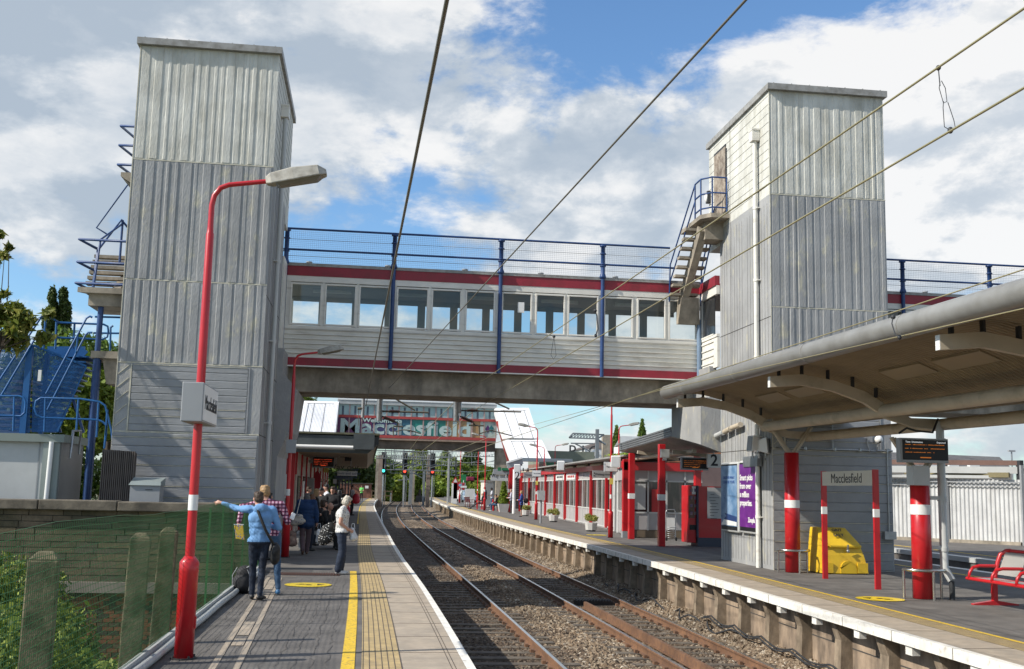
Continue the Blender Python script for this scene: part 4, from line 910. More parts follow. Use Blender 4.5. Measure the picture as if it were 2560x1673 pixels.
# ================================================================ trees
BK = mat('tree_bark', (0.10,0.075,0.055), 0.9, col2=(0.06,0.05,0.04), nscale=8, var=0.2, bump=0.5, bscale=20)
def tree(name, label, cat, base, blobs, n, size, lm, tr=0.2, seed=1, group=None, aspect=1.5, shell=0.5):
    t = thing(name, label, cat, base, group=group, world=True)
    cx = sum(q[0] for q in blobs)/len(blobs); cy = sum(q[1] for q in blobs)/len(blobs); cz = sum(q[2] for q in blobs)/len(blobs)
    b = MB(); r = random.Random(seed); zt = min(q[2] for q in blobs)
    top = (cx, cy, max(zt, base[2]+0.5)); b.tube([base, (base[0]*.6+cx*.4+.1, base[1], base[2]*.5+top[2]*.5), top], tr, 8, r1=tr*0.6)
    for q in blobs[:14]:
        b.tube([top, ((top[0]+q[0])/2+r.uniform(-.2,.2), (top[1]+q[1])/2, (top[2]+q[2])/2+0.1), q[:3], (q[0]+q[3]*r.uniform(-.5,.5), q[1], q[2]+q[5]*0.6)], tr*0.45, 6, r1=tr*0.06)
    b.build('trunk', BK, t)
    leaves('crown', blobs, n, size, lm, seed=seed, parent=t, aspect=aspect, shell=shell)
    return t
def rblobs(c, rx, ry, rz, k, seed, s=0.42):
    r = random.Random(seed); out_ = []
    for i in range(k):
        while True:
            u, v, w_ = (r.uniform(-1,1) for _ in range(3))
            if u*u+v*v+w_*w_ < 1: break
        f = s*r.uniform(.7,1.25); out_.append((c[0]+u*rx*(1-s*.6), c[1]+v*ry*(1-s*.6), c[2]+w_*rz*(1-s*.6), rx*f, ry*f, rz*f*0.9))
    return out_
LT1 = leafmat('cherry_leaf', (0.06,0.09,0.015), (0.16,0.20,0.03), (0.36,0.33,0.08), 0.4)
bl = []
for (px,py,rr) in ((0,570,.14),(8,610,.12),(22,595,.09),(12,640,.10),(-10,720,.30),(30,705,.10),(20,760,.34),(60,745,.24),(95,770,.24),(-30,830,.5),(40,800,.34),(80,790,.26),(130,745,.14),(120,800,.2),(-60,700,.5)):
    Yp = 24.5; bl.append(((px-852)/2530.0*Yp, Yp+rnd.uniform(-.6,.6), 1.8-(py-1112)/2530.0*Yp, rr, rr, rr*.75))
tree('cherry_tree', 'leafy tree with yellowish green leaves at the far left edge', 'tree', (-9.6,24.9,-0.1), bl, 5200, 0.095, LT1, 0.035, 3, aspect=2.3, shell=0.05)
LT2 = leafmat('dark_leaf', (0.03,0.055,0.012), (0.06,0.095,0.02), (0.10,0.14,0.03), 0.3)
LT3 = leafmat('mid_leaf', (0.05,0.10,0.015), (0.11,0.18,0.025), (0.19,0.26,0.045), 0.35)
LT4 = leafmat('light_leaf', (0.10,0.16,0.02), (0.19,0.26,0.03), (0.31,0.36,0.06), 0.35)
pc = (-22.357, 80.0, 12.404)
bl = [(pc[0]+rnd.uniform(-.12,.12)+(0.45 if k%2 else -0.25), 80+rnd.uniform(-.3,.3), pc[2]+2.6-k*0.45-(0 if k%2 else .5), 0.26+0.055*k, .4, 0.8) for k in range(10)]
tree('poplar_tree', 'tall narrow dark poplar beyond the blue staircase', 'tree', (pc[0], 80, -3), bl, 14000, 0.15, LT2, 0.2, 5)
for i, (px, py, Yp, rr, lm, lb) in enumerate(((205,930,42,3.0,LT3,'green tree in the gap between the blue stairs and left tower'),(120,1020,50,4.2,LT3,'broad green tree low behind the blue staircase'),(262,960,38,2.0,LT4,'yellow green shrubby tree tight against the left tower'))):
    c = ((px-852)/2530.0*Yp, Yp, 1.8-(py-1115)/2530.0*Yp)
    tree('broadleaf_tree', lb, 'tree', (c[0], Yp, -0.5), rblobs(c, rr, rr, rr*0.8, 12, 30+i), 16000, 0.17, lm, 0.16, 40+i, group='trees behind the left tower')
for i, (px, py, Yp, rx, rz, lm, lb) in enumerate(((690,985,120,4.4,4.8,LT3,'large round tree between the left tower and far footbridge'),(655,1000,110,4.2,5.0,LT4,'pale green tree tight beside the left tower edge'),(610,1060,100,6,5,LT3,'green tree hidden mostly behind the left tower'))):
    c = ((px-852)/2530.0*Yp, Yp, 1.8-(py-1122)/2530.0*Yp)
    tree('broadleaf_tree', lb, 'tree', (c[0], Yp, -1), rblobs(c, rx, rx, rz, 16, 60+i), 26000, 0.26, lm, 0.4, 70+i, group='trees beside the far footbridge')
# ================================================================ lamp posts
def lamp(label, base, h=5.1, arm=1, rz=0.0, sign=None, kind='full', yellow=False):
    t = thing('lamp_post', label, 'lamp post', base, rz, group='red station lamp posts')
    b = MB(); b.lathe([(0.0,0.005),(0.098,0.005),(0.098,0.86),(0.10,0.87),(0.10,0.97),(0.055,1.03),(0.0,1.03)], n=20); b.box(0.09,0.105,-0.02,0.02,0.30,0.42); b.build('base_cabinet', M['red'], t); b = MB(); b.lathe([(0.0,0.002),(0.135,0.002),(0.135,0.012),(0.0,0.012)], n=8, smooth=False)
    for a_ in range(4): b.tube([(0.118*math.cos(a_*1.57+.6),0.118*math.sin(a_*1.57+.6),0.01),(0.118*math.cos(a_*1.57+.6),0.118*math.sin(a_*1.57+.6),0.035)],0.011,6)
    b.build('base_plate', M['dark'], t)
    b = MB(); b.lathe([(0.050,1.0),(0.048,1.5),(0.046,3.0),(0.043,h-0.52),(0.036,h-0.50),(0.032,h-0.44),(0.030,h-0.25)], n=14); b.build('pole', M['red'], t)
    b = MB(); b.lathe([(0.0505,1.50),(0.0505,1.66)], n=14); b.build('white_band', M['white'], t)
    if yellow: b = MB(); b.box(-0.075,-0.052 if False else 0.075,-0.062,-0.055,2.05,2.28); b.build('yellow_notice', mat('yellow_plate', (0.75,0.6,0.12), 0.5), t)
    a = arm; b = MB(); pts = [(0,0,h-0.30),(0,0,h-0.20),(0.02*a,0,h-0.09),(0.08*a,0,h-0.0),(0.17*a,0,h+0.04),(0.55*a,0,h+0.10),(0.60*a,0,h+0.105)]
    b.tube(pts, [0.032,0.031,0.030,0.029,0.028,0.026,0.026], 10); b.build('arm', M['red'], t)
    b = MB(); M0 = Matrix.Translation((0.56*a,0,h+0.10)) @ Matrix.Rotation(-a*math.radians(13),4,'Y')
    def sec(x, w_, z0, z1): return [M0 @ Vector(p) for p in ((x*a,-w_,z0),(x*a,-w_*0.75,z1),(x*a,w_*0.75,z1),(x*a,w_,z0))]
    S_ = [sec(0,0.045,-0.035,0.045), sec(0.06,0.085,-0.05,0.075), sec(0.30,0.12,-0.055,0.095), sec(0.58,0.12,-0.05,0.075), sec(0.665,0.07,-0.04,0.02)]
    vs = [tuple(v) for s in S_ for v in s]; fs = [(0,1,2,3),(19,18,17,16)]
    for i in range(4):
        for j in range(4): fs.append((i*4+j, i*4+4+j, i*4+4+(j+1)%4, i*4+(j+1)%4))
    b.add(vs, fs); o = b.build('luminaire', mat('luminaire_grey', (0.42,0.40,0.35), 0.6, col2=(0.26,0.24,0.20), nscale=12, var=0.2), t, bevel=0.012)
    b = MB(); vs = [tuple(M0 @ Vector(p)) for p in ((0.10*a,-0.085,-0.05),(0.60*a,-0.10,-0.05),(0.60*a,0.10,-0.05),(0.10*a,0.085,-0.05),(0.14*a,-0.06,-0.085),(0.55*a,-0.075,-0.085),(0.55*a,0.075,-0.085),(0.14*a,0.06,-0.085))]
    b.hexa(vs); b.build('diffuser', mat('smoky_diffuser', (0.16,0.145,0.11), 0.25, var=0.2), o)
    return t
def signbox(parent, c, lx, ly, lz, face='x', txt='Macclesfield', size=0.2, m=None):
    b = MB(); b.box(c[0]-lx/2, c[0]+lx/2, c[1]-ly/2, c[1]+ly/2, c[2]-lz/2, c[2]+lz/2); o = b.build('sign_box', M['greymetal'], parent, bevel=0.008)
    b = MB()
    if face == 'x': b.box(c[0]+lx/2, c[0]+lx/2+0.006, c[1]-ly/2+0.02, c[1]+ly/2-0.02, c[2]-lz/2+0.02, c[2]+lz/2-0.02)
    elif face == '-x': b.box(c[0]-lx/2-0.006, c[0]-lx/2, c[1]-ly/2+0.02, c[1]+ly/2-0.02, c[2]-lz/2+0.02, c[2]+lz/2-0.02)
    else: b.box(c[0]-lx/2+0.02, c[0]+lx/2-0.02, c[1]-ly/2-0.006, c[1]-ly/2, c[2]-lz/2+0.02, c[2]+lz/2-0.02)
    b.build('sign_face', M['white'], o)
    loc, rot = {'x': ((c[0]+lx/2+0.008, c[1], c[2]), FACE_PX), '-x': ((c[0]-lx/2-0.008, c[1], c[2]), FACE_NX), 'y': ((c[0], c[1]-ly/2-0.008, c[2]), FACE_CAM)}[face]
    te = text('lettering', txt, size, loc, rot, M['dark'], o, sx=0.85)
    return o
l1 = lamp('red lamp post nearest the camera on the left platform with station sign box', (-1.79,11.85,0), 4.97, 1)
signbox(l1, (0.0, 0.05, 0.0), 0.215, 1.05, 0.40, 'x', size=0.215)
for o in [c for c in l1.children if c.name.startswith('sign_box')]: o.location.z = 2.60
lamp('red lamp post on the left platform beside the woman in the blue coat', (-1.93,27.8,0), 5.0, 1)
b = MB(); b.box(-2.02+0.0,-1.78,27.62,27.72,2.55,2.88); b.build('junction_box', M['greymetal'], label='grey box fixed to the second lamp post on the left platform', cat='box')
for lab, base, h, arm, ye in (('red lamp post in front of the waiting room doorway with a white sign box', (9.41,41.86,0), 5.25, -1, True), ('red lamp post at the far end of the waiting room, lamp pointing left', (10.01,64.6,0), 5.4, -1, True),
        ('red lamp post right of the far stairs with its lamp head pointing right', (14.386, 62.0, 0), 5.5, 1, False), ('small red lamp post rising behind the waiting room roof', (16.31, 95.0, 0), 5.6, 1, False),
        ('distant red lamp post by the white gate on the right platform', (11.046, 110.0, 0), 6.5, -1, False), ('distant red lamp post leftmost on the right platform', (10.787, 128.0, 0), 6.8, -1, False),
        ('red lamp post among the seated passengers under the far footbridge', (9.427, 88.0, 0), 5.9, -1, False), ('red lamp post close to the far stairs, thin arm pointing left', (13.579, 84.0, 0), 5.0, -1, False)):
    t = lamp(lab, base, h, arm, yellow=ye)
    if ye:
        o = signbox(t, (-0.02, -0.0, 0), 0.50, 0.30, 0.38, 'y', 'Macclesfield', 0.10); o.location.z = 2.72
# ================================================================ overhead wires
def wireobj(name, pts, r_, m, label, n=6, sag=0.0, group=None):
    a, c = Vector(pts[0]), Vector(pts[-1]); q = [a.lerp(c, i/24.0) + Vector((0,0,-4*sag*(i/24.0)*(1-i/24.0))) for i in range(25)] if len(pts) == 2 else pts
    b = MB(); b.tube(q, r_, n); return b.build(name, m, label=label, cat='wire', group=group)
wireobj('feeder_cable', [(0.36,2.0,4.30),(-0.13,34.6,4.28)], 0.0125, M['wire'], 'thickest black overhead cable, steepest one left of centre')
wireobj('earth_wire', [(2.10,2.0,4.42),(0.38,34.6,4.62)], 0.008, M['wire'], 'black overhead wire crossing the sky in the middle of the picture')
wireobj('catenary_wire', [(3.471, 4.0, 4.445), (2.835, 34.4, 4.673)], 0.0075, M['wirepale'], 'upper wire of the pair crossing in front of the right tower')
wireobj('contact_wire', [(3.439, 4.0, 3.996), (3.551, 36.0, 4.425)], 0.0075, M['wirepale'], 'lower wire of the pair crossing in front of the right tower')
wireobj('catenary_wire', [(5.85,4,3.88),(5.748, 38.0, 3.847)], 0.007, M['wirepale'], 'thin wire running just above the canopy gutter tube')
wireobj('contact_wire', [(6.257, 9.7, 3.644), (6.475, 24.0, 4.073), (7.63, 60.0, 4.918)], 0.007, M['wirepale'], 'thin wire running just below the canopy gutter tube')
wireobj('catenary_wire', [(4.832, 38.0, 3.82),(3.744, 60.0, 3.417)], 0.009, M['wirepale'], 'short pale wire dropping under the far footbridge on the left')
wireobj('catenary_wire', [(2.835, 34.4, 4.673),(2.766, 60.0, 4.494),(3.143, 95.0, 4.288)], 0.012, M['wirepale'], 'pale wire running on below the near bridge towards the signals')
wireobj('contact_wire', [(3.551, 36.0, 4.425),(3.484, 60.0, 4.161),(3.703, 95.0, 4.155)], 0.012, M['wirepale'], 'second pale wire running on below the near bridge')
wireobj('contact_wire', [(5.748, 38.0, 3.847),(6.217, 60.0, 4.001),(7.24, 95.0, 4.247)], 0.012, M['wirepale'], 'pale wire below the far bridge deck on the right')
b = MB()   # hanger near top right
b.tube([(3.824, 6.8, 4.765),(3.832, 6.8, 4.634)],0.004,5); b.tube([(3.833, 6.8, 4.665),(3.825, 6.8, 4.618),(3.853, 6.8, 4.511),(3.879, 6.8, 4.525),(3.87, 6.8, 4.621),(3.843, 6.8, 4.672)],0.003,5)
b.tube([(3.854, 6.8, 4.524),(3.849, 6.8, 4.48),(3.854, 6.8, 4.341),(3.891, 6.8, 4.322),(3.933, 6.8, 4.343),(3.925, 6.8, 4.392),(3.885, 6.8, 4.52)],0.003,5); b.ell((3.897, 6.8, 4.319),0.02,0.02,0.025,5); b.ell((3.824, 6.8, 4.765),0.018,0.02,0.02,5)
b.build('wire_dropper', M['dark'], label='looped wire dropper hanging between two wires at the top right', cat='wire hanger', group='droppers hanging between the overhead wires')
for lab, pts, r_ in (('curved black jumper between wires in front of the bridge windows', ((3.535, 17.0, 4.668),(3.564, 17.0, 4.578),(3.581, 17.0, 4.368),(3.547, 17.0, 4.262)), 0.010), ('thin looped dropper in front of the bridge cladding', ((3.374, 20.0, 4.647),(3.323, 20.0, 4.295),(3.373, 20.0, 4.216),(3.421, 20.0, 4.291),(3.374, 20.0, 4.647)), 0.004),
        ('dark jumper wire lying across the canopy gutter tube', ((6.176, 12.2, 3.94),(6.107, 12.1, 3.844),(6.096, 12.0, 3.695),(6.097, 11.9, 3.651)), 0.007)):
    b = MB(); b.tube(pts, r_, 6); b.ell(pts[0], 0.03,0.03,0.03,5); b.ell(pts[-1],0.025,0.025,0.03,5)
    b.build('wire_dropper', M['dark'], label=lab, cat='wire hanger', group='droppers hanging between the overhead wires')
# insulated supports hanging under the bridge
def hang(lab, pipes, thin, ins):
    t = thing('wire_support', lab, 'wire support', pipes[0][0], group='overhead wire supports under the near bridge', world=True)
    for a, c, r_ in pipes:
        b = MB(); b.tube([a, c], r_, 10); b.build('drop_tube', M['steel'] if r_ > 0.07 else M['greymetal'], t)
    b = MB()
    for q, r_ in thin: b.tube(q, r_, 6)
    b.build('registration_arm', M['wire'], t)
    for a, c in ins:
        b = MB(); a, c = Vector(a), Vector(c); n = 9; d = (c-a)
        pts = []; rr = []
        for i in range(n*2+1): pts.append(a + d*i/(n*2)); rr.append(0.075 if i % 2 else 0.03)
        b.tube(pts, rr, 8); b.build('insulator', M['insul'], t)
YH = 36.0
hang('pair of grey drop tubes with arm and insulators, left track', [((-0.219, 36.0, 4.781),(-0.224, 36.0, 3.99),0.055),((0.321, 36.0, 4.799),(0.319, 36.0, 3.891),0.10)],
     [(((0.41, 36.0, 4.214),(1.933, 36.0, 4.22)),0.035),(((0.541, 36.0, 4.788),(1.486, 36.0, 4.275)),0.03),(((0.416, 36.0, 4.048),(0.923, 36.0, 3.852),(0.927, 36.0, 3.736)),0.03),(((0.793, 36.0, 3.732),(1.101, 36.0, 3.73)),0.03),(((0.774, 36.0, 3.712),(0.805, 36.0, 3.405)),0.02),(((0.857, 36.0, 3.561),(1.085, 36.0, 3.625),(1.316, 36.0, 3.62),(1.706, 36.0, 3.516)),0.02),(((-0.397, 36.0, 4.273),(-0.188, 36.0, 4.299)),0.05),(((-0.376, 36.0, 4.235),(-0.343, 36.0, 3.717)),0.01)],
     [((0.621, 36.0, 4.221),(0.948, 36.0, 4.22)),((0.475, 36.0, 4.023),(0.825, 36.0, 3.887))])
hang('dark drop tube with arm and insulators, right track', [((2.83, 36.0, 4.826),(2.848, 36.0, 3.968),0.10),((2.924, 36.0, 4.829),(2.925, 36.0, 4.243),0.09)],
     [(((2.962, 36.0, 4.322),(5.009, 36.0, 4.34)),0.03),(((3.694, 36.0, 4.808),(4.611, 36.0, 4.422)),0.03),(((2.968, 36.0, 4.128),(3.403, 36.0, 3.946),(3.485, 36.0, 3.832)),0.03),(((3.269, 36.0, 3.841),(3.779, 36.0, 3.841)),0.03),(((3.614, 36.0, 3.836),(3.63, 36.0, 3.545)),0.025),(((3.61, 36.0, 3.564),(3.998, 36.0, 3.699),(4.711, 36.0, 3.537)),0.022)],
     [((3.197, 36.0, 4.33),(3.549, 36.0, 4.333)),((3.027, 36.0, 4.102),(3.383, 36.0, 3.965))])
# ================================================================ right platform: canopy
YC1, YC2, YC3 = 25.1, 19.1, 13.1
cn = thing('platform_canopy', 'large curved grey canopy with tubular gutter over the right platform', 'canopy', (9.9, 19, 0), world=True)
e1, e2, e3 = (7.014, 25.1, 3.858), (7.233, 19.1, 3.823), (7.472, 13.1, 3.835)
XE = (e1[0]+e2[0]+e3[0])/3; 
prof = [(XE-0.02,4.08),(XE+0.5,4.14),(XE+1.0,4.10),(XE+1.5,3.98),(XE+2.0,3.78),(XE+2.45,3.55),(XE+2.9,3.40),(XE+3.4,3.36),(XE+3.9,3.40),(XE+4.4,3.47)]
y0, y1 = 6.0, 26.3
b = MB(); n = 200
for sgn, th in ((0, 0.0), (1, 0.05)):
    vs = []; m_ = 0
    for j in range(int((y1-y0)/0.03)+1):
        yy = y0+j*0.03; dz = (0.0,0.05,0.05,0.0)[j % 4] + (yy-12)*0.0085
        for px, pz in prof: vs.append((px, yy, pz+th+dz))
    k = len(prof); nn = len(vs)//k
    b.add(vs, [(i*k+j, i*k+j+1, (i+1)*k+j+1, (i+1)*k+j) for i in range(nn-1) for j in range(k-1)])
b.build('corrugated_sheet', M['canopy'], cn)
b = MB(); b.tube([(XE-0.10, 5.5, 4.03), (XE-0.10, 25.75, 4.20), (XE-0.10,25.8,4.20)], [0.165,0.165,0.13], 20)
for yy in (10.4, 13.7, 17.0, 20.5, 24.0): b.tube([(XE-0.10, yy, 4.03+(yy-5.5)*.0084), (XE-0.10, yy+0.012, 4.03+(yy-5.5)*.0084)], 0.172, 20, 1)
b.build('gutter_tube', [M['gutter'], M['capgrey']], cn)
tx1, tx2, tz = 9.42, 10.50, 3.32
for x_, r_ in ((tx1, 0.12), (tx2, 0.11)):
    dz_ = 0.0 if x_ == tx1 else -0.22
    b = MB(); b.tube([(x_, 5, tz-0.03+dz_), (x_, 25.25, tz+0.09+dz_)], r_, 14); b.build('long_beam', M['canopyrib'], cn)
for yy in (YC1, YC2, YC3, 7.2):
    b = MB(); q = [(XE+0.0,3.78,0.20),(XE+0.6,3.84,0.20),(XE+1.2,3.75,0.20),(XE+1.8,3.56,0.22),(tx1,3.34,0.24)]
    def ribseg(q, r=0.055):
        for (xa,za,ha),(xb_,zb_,hb) in zip(q, q[1:]):
            b.hexa([(xa,yy-r,za-ha/2),(xb_,yy-r,zb_-hb/2),(xb_,yy+r,zb_-hb/2),(xa,yy+r,za-ha/2),(xa,yy-r,za+ha/2),(xb_,yy-r,zb_+hb/2),(xb_,yy+r,zb_+hb/2),(xa,yy+r,za+ha/2)])
    ribseg(q); ribseg([(tx1,3.30,0.22),(9.95,3.12,0.16),(tx2,3.10,0.2),(11.05,3.14,0.15),(11.6,3.22,0.10)])
    b.build('rib', M['canopyrib'], cn).location.z += (yy-12)*0.0085
    b = MB(); b.box(XE-0.012, XE-0.002, yy-0.054, yy+0.054, 3.682, 3.878); b.build('rib_end_plate', M['white'], cn).location.z += (yy-12)*0.0085
    for (xx, za, zb_) in ((XE+0.18,3.9,4.08),(XE+0.62,3.93,4.10),(XE+1.12,3.85,4.04),(XE+1.6,3.7,3.93),(XE+2.05,3.56,3.74)): b = MB(); b.box(xx-0.02,xx+0.02,yy-0.04,yy+0.04,za,zb_); b.build('spacer', M['dark'], cn).location.z += (yy-12)*0.0085
for y_ in (9.5, 11, 14.8, 16.6, 21.0, 22.8):
    for x_, z_ in ((XE+1.75,3.86),):
        z_ += (y_-12)*0.0085
        b = MB(); b.hexa([(x_-0.17,y_,z_+0.065),(x_+0.17,y_,z_-0.065),(x_+0.17,y_+1.4,z_-0.065),(x_-0.17,y_+1.4,z_+0.065),(x_-0.17,y_,z_+0.10),(x_+0.17,y_,z_-0.03),(x_+0.17,y_+1.4,z_-0.03),(x_-0.17,y_+1.4,z_+0.10)]); b.build('light_panel', M['fluoro'], cn)
def column(lab, x, y, ztop, hz=0.55):
    t = thing('canopy_column', lab, 'column', (x, y, 0), group='thick red canopy columns')
    b = MB(); b.lathe([(0.0,0.01),(0.178,0.01),(0.170,ztop),(0,ztop)], n=24); b.build('shaft', M['red'], t)
    b = MB(); b.lathe([(0.179,1.50),(0.179,1.68)], n=24); b.build('white_band', M['white'], t)
    b = MB()
    for s in (-1, 1):
        b.beam((s*0.06,0,ztop-0.05), (s*0.52,0,ztop+0.62), 0.09, 0.05); b.beam((s*0.02,0,ztop-0.05),(s*0.48,0,ztop+0.60),0.02,0.10)
    b.build('branch', M['canopyrib'], t)
    return t
def hoop(lab, x, y):
    t = thing('hoop_guard', lab, 'guard rail', (x, y, 0), group='stainless hoop guards round the columns')
    b = MB(); r = 0.36; b.tube([(-r+0.02,0.05,0.50),(-r,-0.02,0.52),(-r*0.92,-0.18,0.52),(-r*0.5,-0.31,0.52),(0,-0.36,0.52),(r*0.5,-0.31,0.52),(r*0.92,-0.18,0.52),(r,-0.02,0.52),(r-0.02,0.05,0.50)], 0.03, 8); b.build('ring', M['stainless'], t)
    for px, py in ((-r, 0.0), (0.02, -0.36), (r, 0.0)):
        b = MB(); b.tube([(px,py,0.0),(px,py,0.52)], 0.025, 8); b.build('leg', M['stainless'], t)
zc1, zc2 = 2.795, 2.262
column('thick red column in front of the grey tower beside the grit bin', 10.0, 25.0, zc1)
column('thick red column under the departure screen on the right', 10.02, 18.95, zc2)
column('thick red canopy column just outside the right edge of the view', 10.0, 13.1, zc2)
hoop('steel hoop guard round the column by the grit bin', 10.0, 25.0)
hoop('steel hoop guard round the column under the departure screen', 10.02, 18.95)
b = MB(); b.tube([(10.42,18.9,3.2),(10.42,18.9,0.55),(10.50,18.8,0.34)],0.072,12)
for z_ in (0.85,1.75,2.45): b.tube([(10.42,18.9,z_),(10.42,18.9,z_+0.07)],0.085,12); 
b.box(10.14,10.42,18.86,18.92,0.88,0.95); b.box(10.14,10.42,18.86,18.92,1.77,1.84)
o = b.build('downpipe', M['lightgrey'], label='pale grey canopy downpipe strapped beside the right red column', cat='pipe')
b = MB(); b.tube([(10.50,18.8,0.0),(10.50,18.8,0.33)],0.05,10); b.build('pipe_stub', M['dark'], o)
# ---- screens
ORG = mat('orange_led', (0.05,0.02,0.0), 0.5, emit=(1.0,0.28,0.03), estr=0.3, var=0)
WLED = mat('white_led', (0.5,0.5,0.5), 0.5, emit=(0.8,0.85,0.9), estr=0.4, var=0)
def screen(lab, c, w_, h_, rows, header=True, rz=0.0, d=0.16):
    t = thing('departure_screen', lab, 'departure screen', c, rz, group='departure screens hanging over the platforms')
    b = MB(); b.box(-w_/2-0.04, w_/2+0.01, -d/2, d/2, -h_/2-0.03, h_/2+0.03); b.box(-w_/2-0.03,w_/2,-d/2-0.02,-d/2,-h_/2-0.03,-h_/2+0.015); b.build('case', M['greymetal'], t)
    b = MB(); b.box(-w_/2, w_/2, -d/2-0.010, -d/2-0.002, -h_/2+0.018, h_/2); b.build('display', M['black'], t)
    if header:
        text('heading', 'Time  Destination', h_*0.12, (-w_/2+0.06*w_, -d/2-0.014, h_*0.39), FACE_CAM, WLED, t, 'LEFT'); text('heading', 'Expected', h_*0.12, (w_/2-0.05*w_, -d/2-0.014, h_*0.39), FACE_CAM, WLED, t, 'RIGHT')
    b = MB(); r = random.Random(int(w_*1000)+rows)
    for k in range(rows):
        z_ = h_*(0.27-0.18*k); x = -w_*0.45
        while x < w_*(0.42 if k < 2 else 0.2):
            l = r.uniform(0.008, 0.03)*w_; 
            if r.random() < 0.8: b.box(x, x+l, -d/2-0.014, -d/2-0.011, z_-h_*0.02, z_+h_*0.02*r.uniform(0.2,1))
            x += l + 0.006*w_
    b.box(-w_*0.12, w_*0.12, -d/2-0.014, -d/2-0.011, -h_*0.36, -h_*0.31)
    b.build('led_rows', ORG, t)
    return t
a_ = (9.497, 10.358, 2.456, 2.833)
sc_ = screen('large departure screen on the thick red column at the right', ((a_[0]+a_[1])/2, 18.62, (a_[2]+a_[3])/2), a_[1]-a_[0], a_[3]-a_[2], 3)
b = MB(); b.box(-0.2,0.12,0.0,0.25,-0.62,-0.27); b.build('mounting', M['lightgrey'], sc_); b = MB(); b.tube([(-0.45,0,0.3),(-0.3,0,0.40),(-0.1,0.05,0.36),(0.25,0.1,0.34),(0.42,0.2,0.6)],0.02,6); b.build('cable', M['dark'], sc_)
# ---- name sign
t = thing('station_name_sign', 'Macclesfield name board on two red posts beside the yellow grit bin', 'station sign', (10.05,22,0), world=True)
ya, yb_ = 23.25, 20.75; xs_ = 10.04
for yy in (ya, yb_):
    b = MB(); b.box(xs_-0.055, xs_+0.055, yy-0.03, yy+0.03, 0, 2.34); o = b.build('post', M['red'], t); b = MB(); b.box(xs_-0.058, xs_+0.058, yy-0.033, yy+0.033, 1.40, 1.56); b.build('white_band', M['white'], o)
b = MB(); b.box(xs_-0.05, xs_-0.02, yb_+0.031, ya-0.031, 2.02, 2.325); b.build('board', mat('warm_white', (0.60,0.56,0.47), 0.5, var=0.06), t)
text('lettering', 'Macclesfield', 0.285, (xs_-0.052, (ya+yb_)/2, 2.165), FACE_NX, M['black'], t, sx=1.10)
# ---- grit bin
YG = 24.95
t = thing('grit_bin', 'yellow plastic grit salt bin standing against the right tower', 'grit bin', (11.6,YG,0), world=True)
MY = mat('yellow_plastic', (0.72,0.47,0.02), 0.42, var=0.1, vscale=3, col2=(0.60,0.37,0.02), nscale=2)
gx = (10.543, 11.687, 0.097, 1.02); X0, X1 = gx[0], gx[1]; W_ = X1-X0
b = MB(); b.hexa([(X0,24.6,0.02),(X1,24.6,0.02),(X1,25.5,0.02),(X0,25.5,0.02),(X0+0.03,24.66,0.42),(X1-0.08,24.66,0.42),(X1-0.08,25.5,0.42),(X0+0.03,25.5,0.42)])
b.hexa([(X0+0.03,24.66,0.42),(X1-0.08,24.66,0.42),(X1-0.08,25.5,0.42),(X0+0.03,25.5,0.42),(X0+0.06,24.72,0.64),(X1-0.15,24.72,0.64),(X1-0.15,25.5,0.64),(X0+0.06,25.5,0.64)])
b.prism([(X0+W_*0.40,0.02),(X0+W_*0.40,0.16)]+[(X0+W_*0.57+W_*0.17*math.cos(a),0.14+0.17*math.sin(a)) for a in np.linspace(math.pi,0,9)]+[(X0+W_*0.74,0.02)], 24.59, 24.66)
for q in (0.02, 0.76): b.box(X0+W_*q, X0+W_*(q+0.22), 24.585, 24.62, 0.03, 0.26)
b.build('body', MY, t, bevel=0.008)
b = MB(); b.hexa([(X0+0.05,24.66,0.64),(X1-0.13,24.66,0.64),(X1-0.13,25.5,0.64),(X0+0.05,25.5,0.64),(X0+0.10,25.12,1.05),(X1-0.33,25.12,1.05),(X1-0.33,25.5,1.05),(X0+0.10,25.5,1.05)])
b.box(X0+W_*0.2,X1-0.15,24.635,24.70,0.61,0.66)
b.build('lid', MY, t, bevel=0.008)
b = MB(); b.obox((X0+W_*0.56,24.60,0.60),0.035,0.03,0.16,0,0,0.15); b.ell((X0+W_*0.56,24.58,0.53),0.035,0.02,0.04,6); b.build('padlock', M['steel'], t)
rt = Matrix.Rotation(math.radians(42),3,'X')
text('lettering', 'GRIT', 0.115, (X0+W_*0.47,24.965,1.0), rt, M['dark'], t, bold=0.004); text('lettering', 'SALT', 0.115, (X0+W_*0.47,24.80,0.86) if False else (X0+W_*0.47,24.86,0.885), rt, M['dark'], t, bold=0.004)
# ---- bench
t = thing('platform_bench', 'red framed metal bench with silver mesh backs at the right edge', 'bench', (10.65, 17.9, 0), world=True)
fy = [18.0, 15.9]
for yy in fy:
    b = MB(); b.box(10.62,10.70,yy-0.04,yy+0.04,0.03,0.48); b.prism([(10.25,0.0),(11.08,0.0),(11.08,0.02),(10.70,0.075),(10.62,0.075),(10.25,0.02)], yy-0.05, yy+0.05, 'y'); b.build('leg', M['red'], t)
for k, yy in enumerate((18.0, 17.3, 16.6, 15.9)):
    b = MB()
    if k in (0, 3): b.tube([(10.68,yy,0.44),(10.74,yy,0.72),(10.80,yy,0.86),(10.88,yy-0.04,0.92),(10.90,yy-0.15,0.93)], 0.038, 8)
    b.tube([(10.76,yy,0.66),(10.40,yy,0.66),(10.28,yy,0.63),(10.22,yy,0.55),(10.20,yy,0.47),(10.30,yy,0.44),(10.68,yy,0.44)], 0.028, 8); b.build('armrest', M['red'], t)
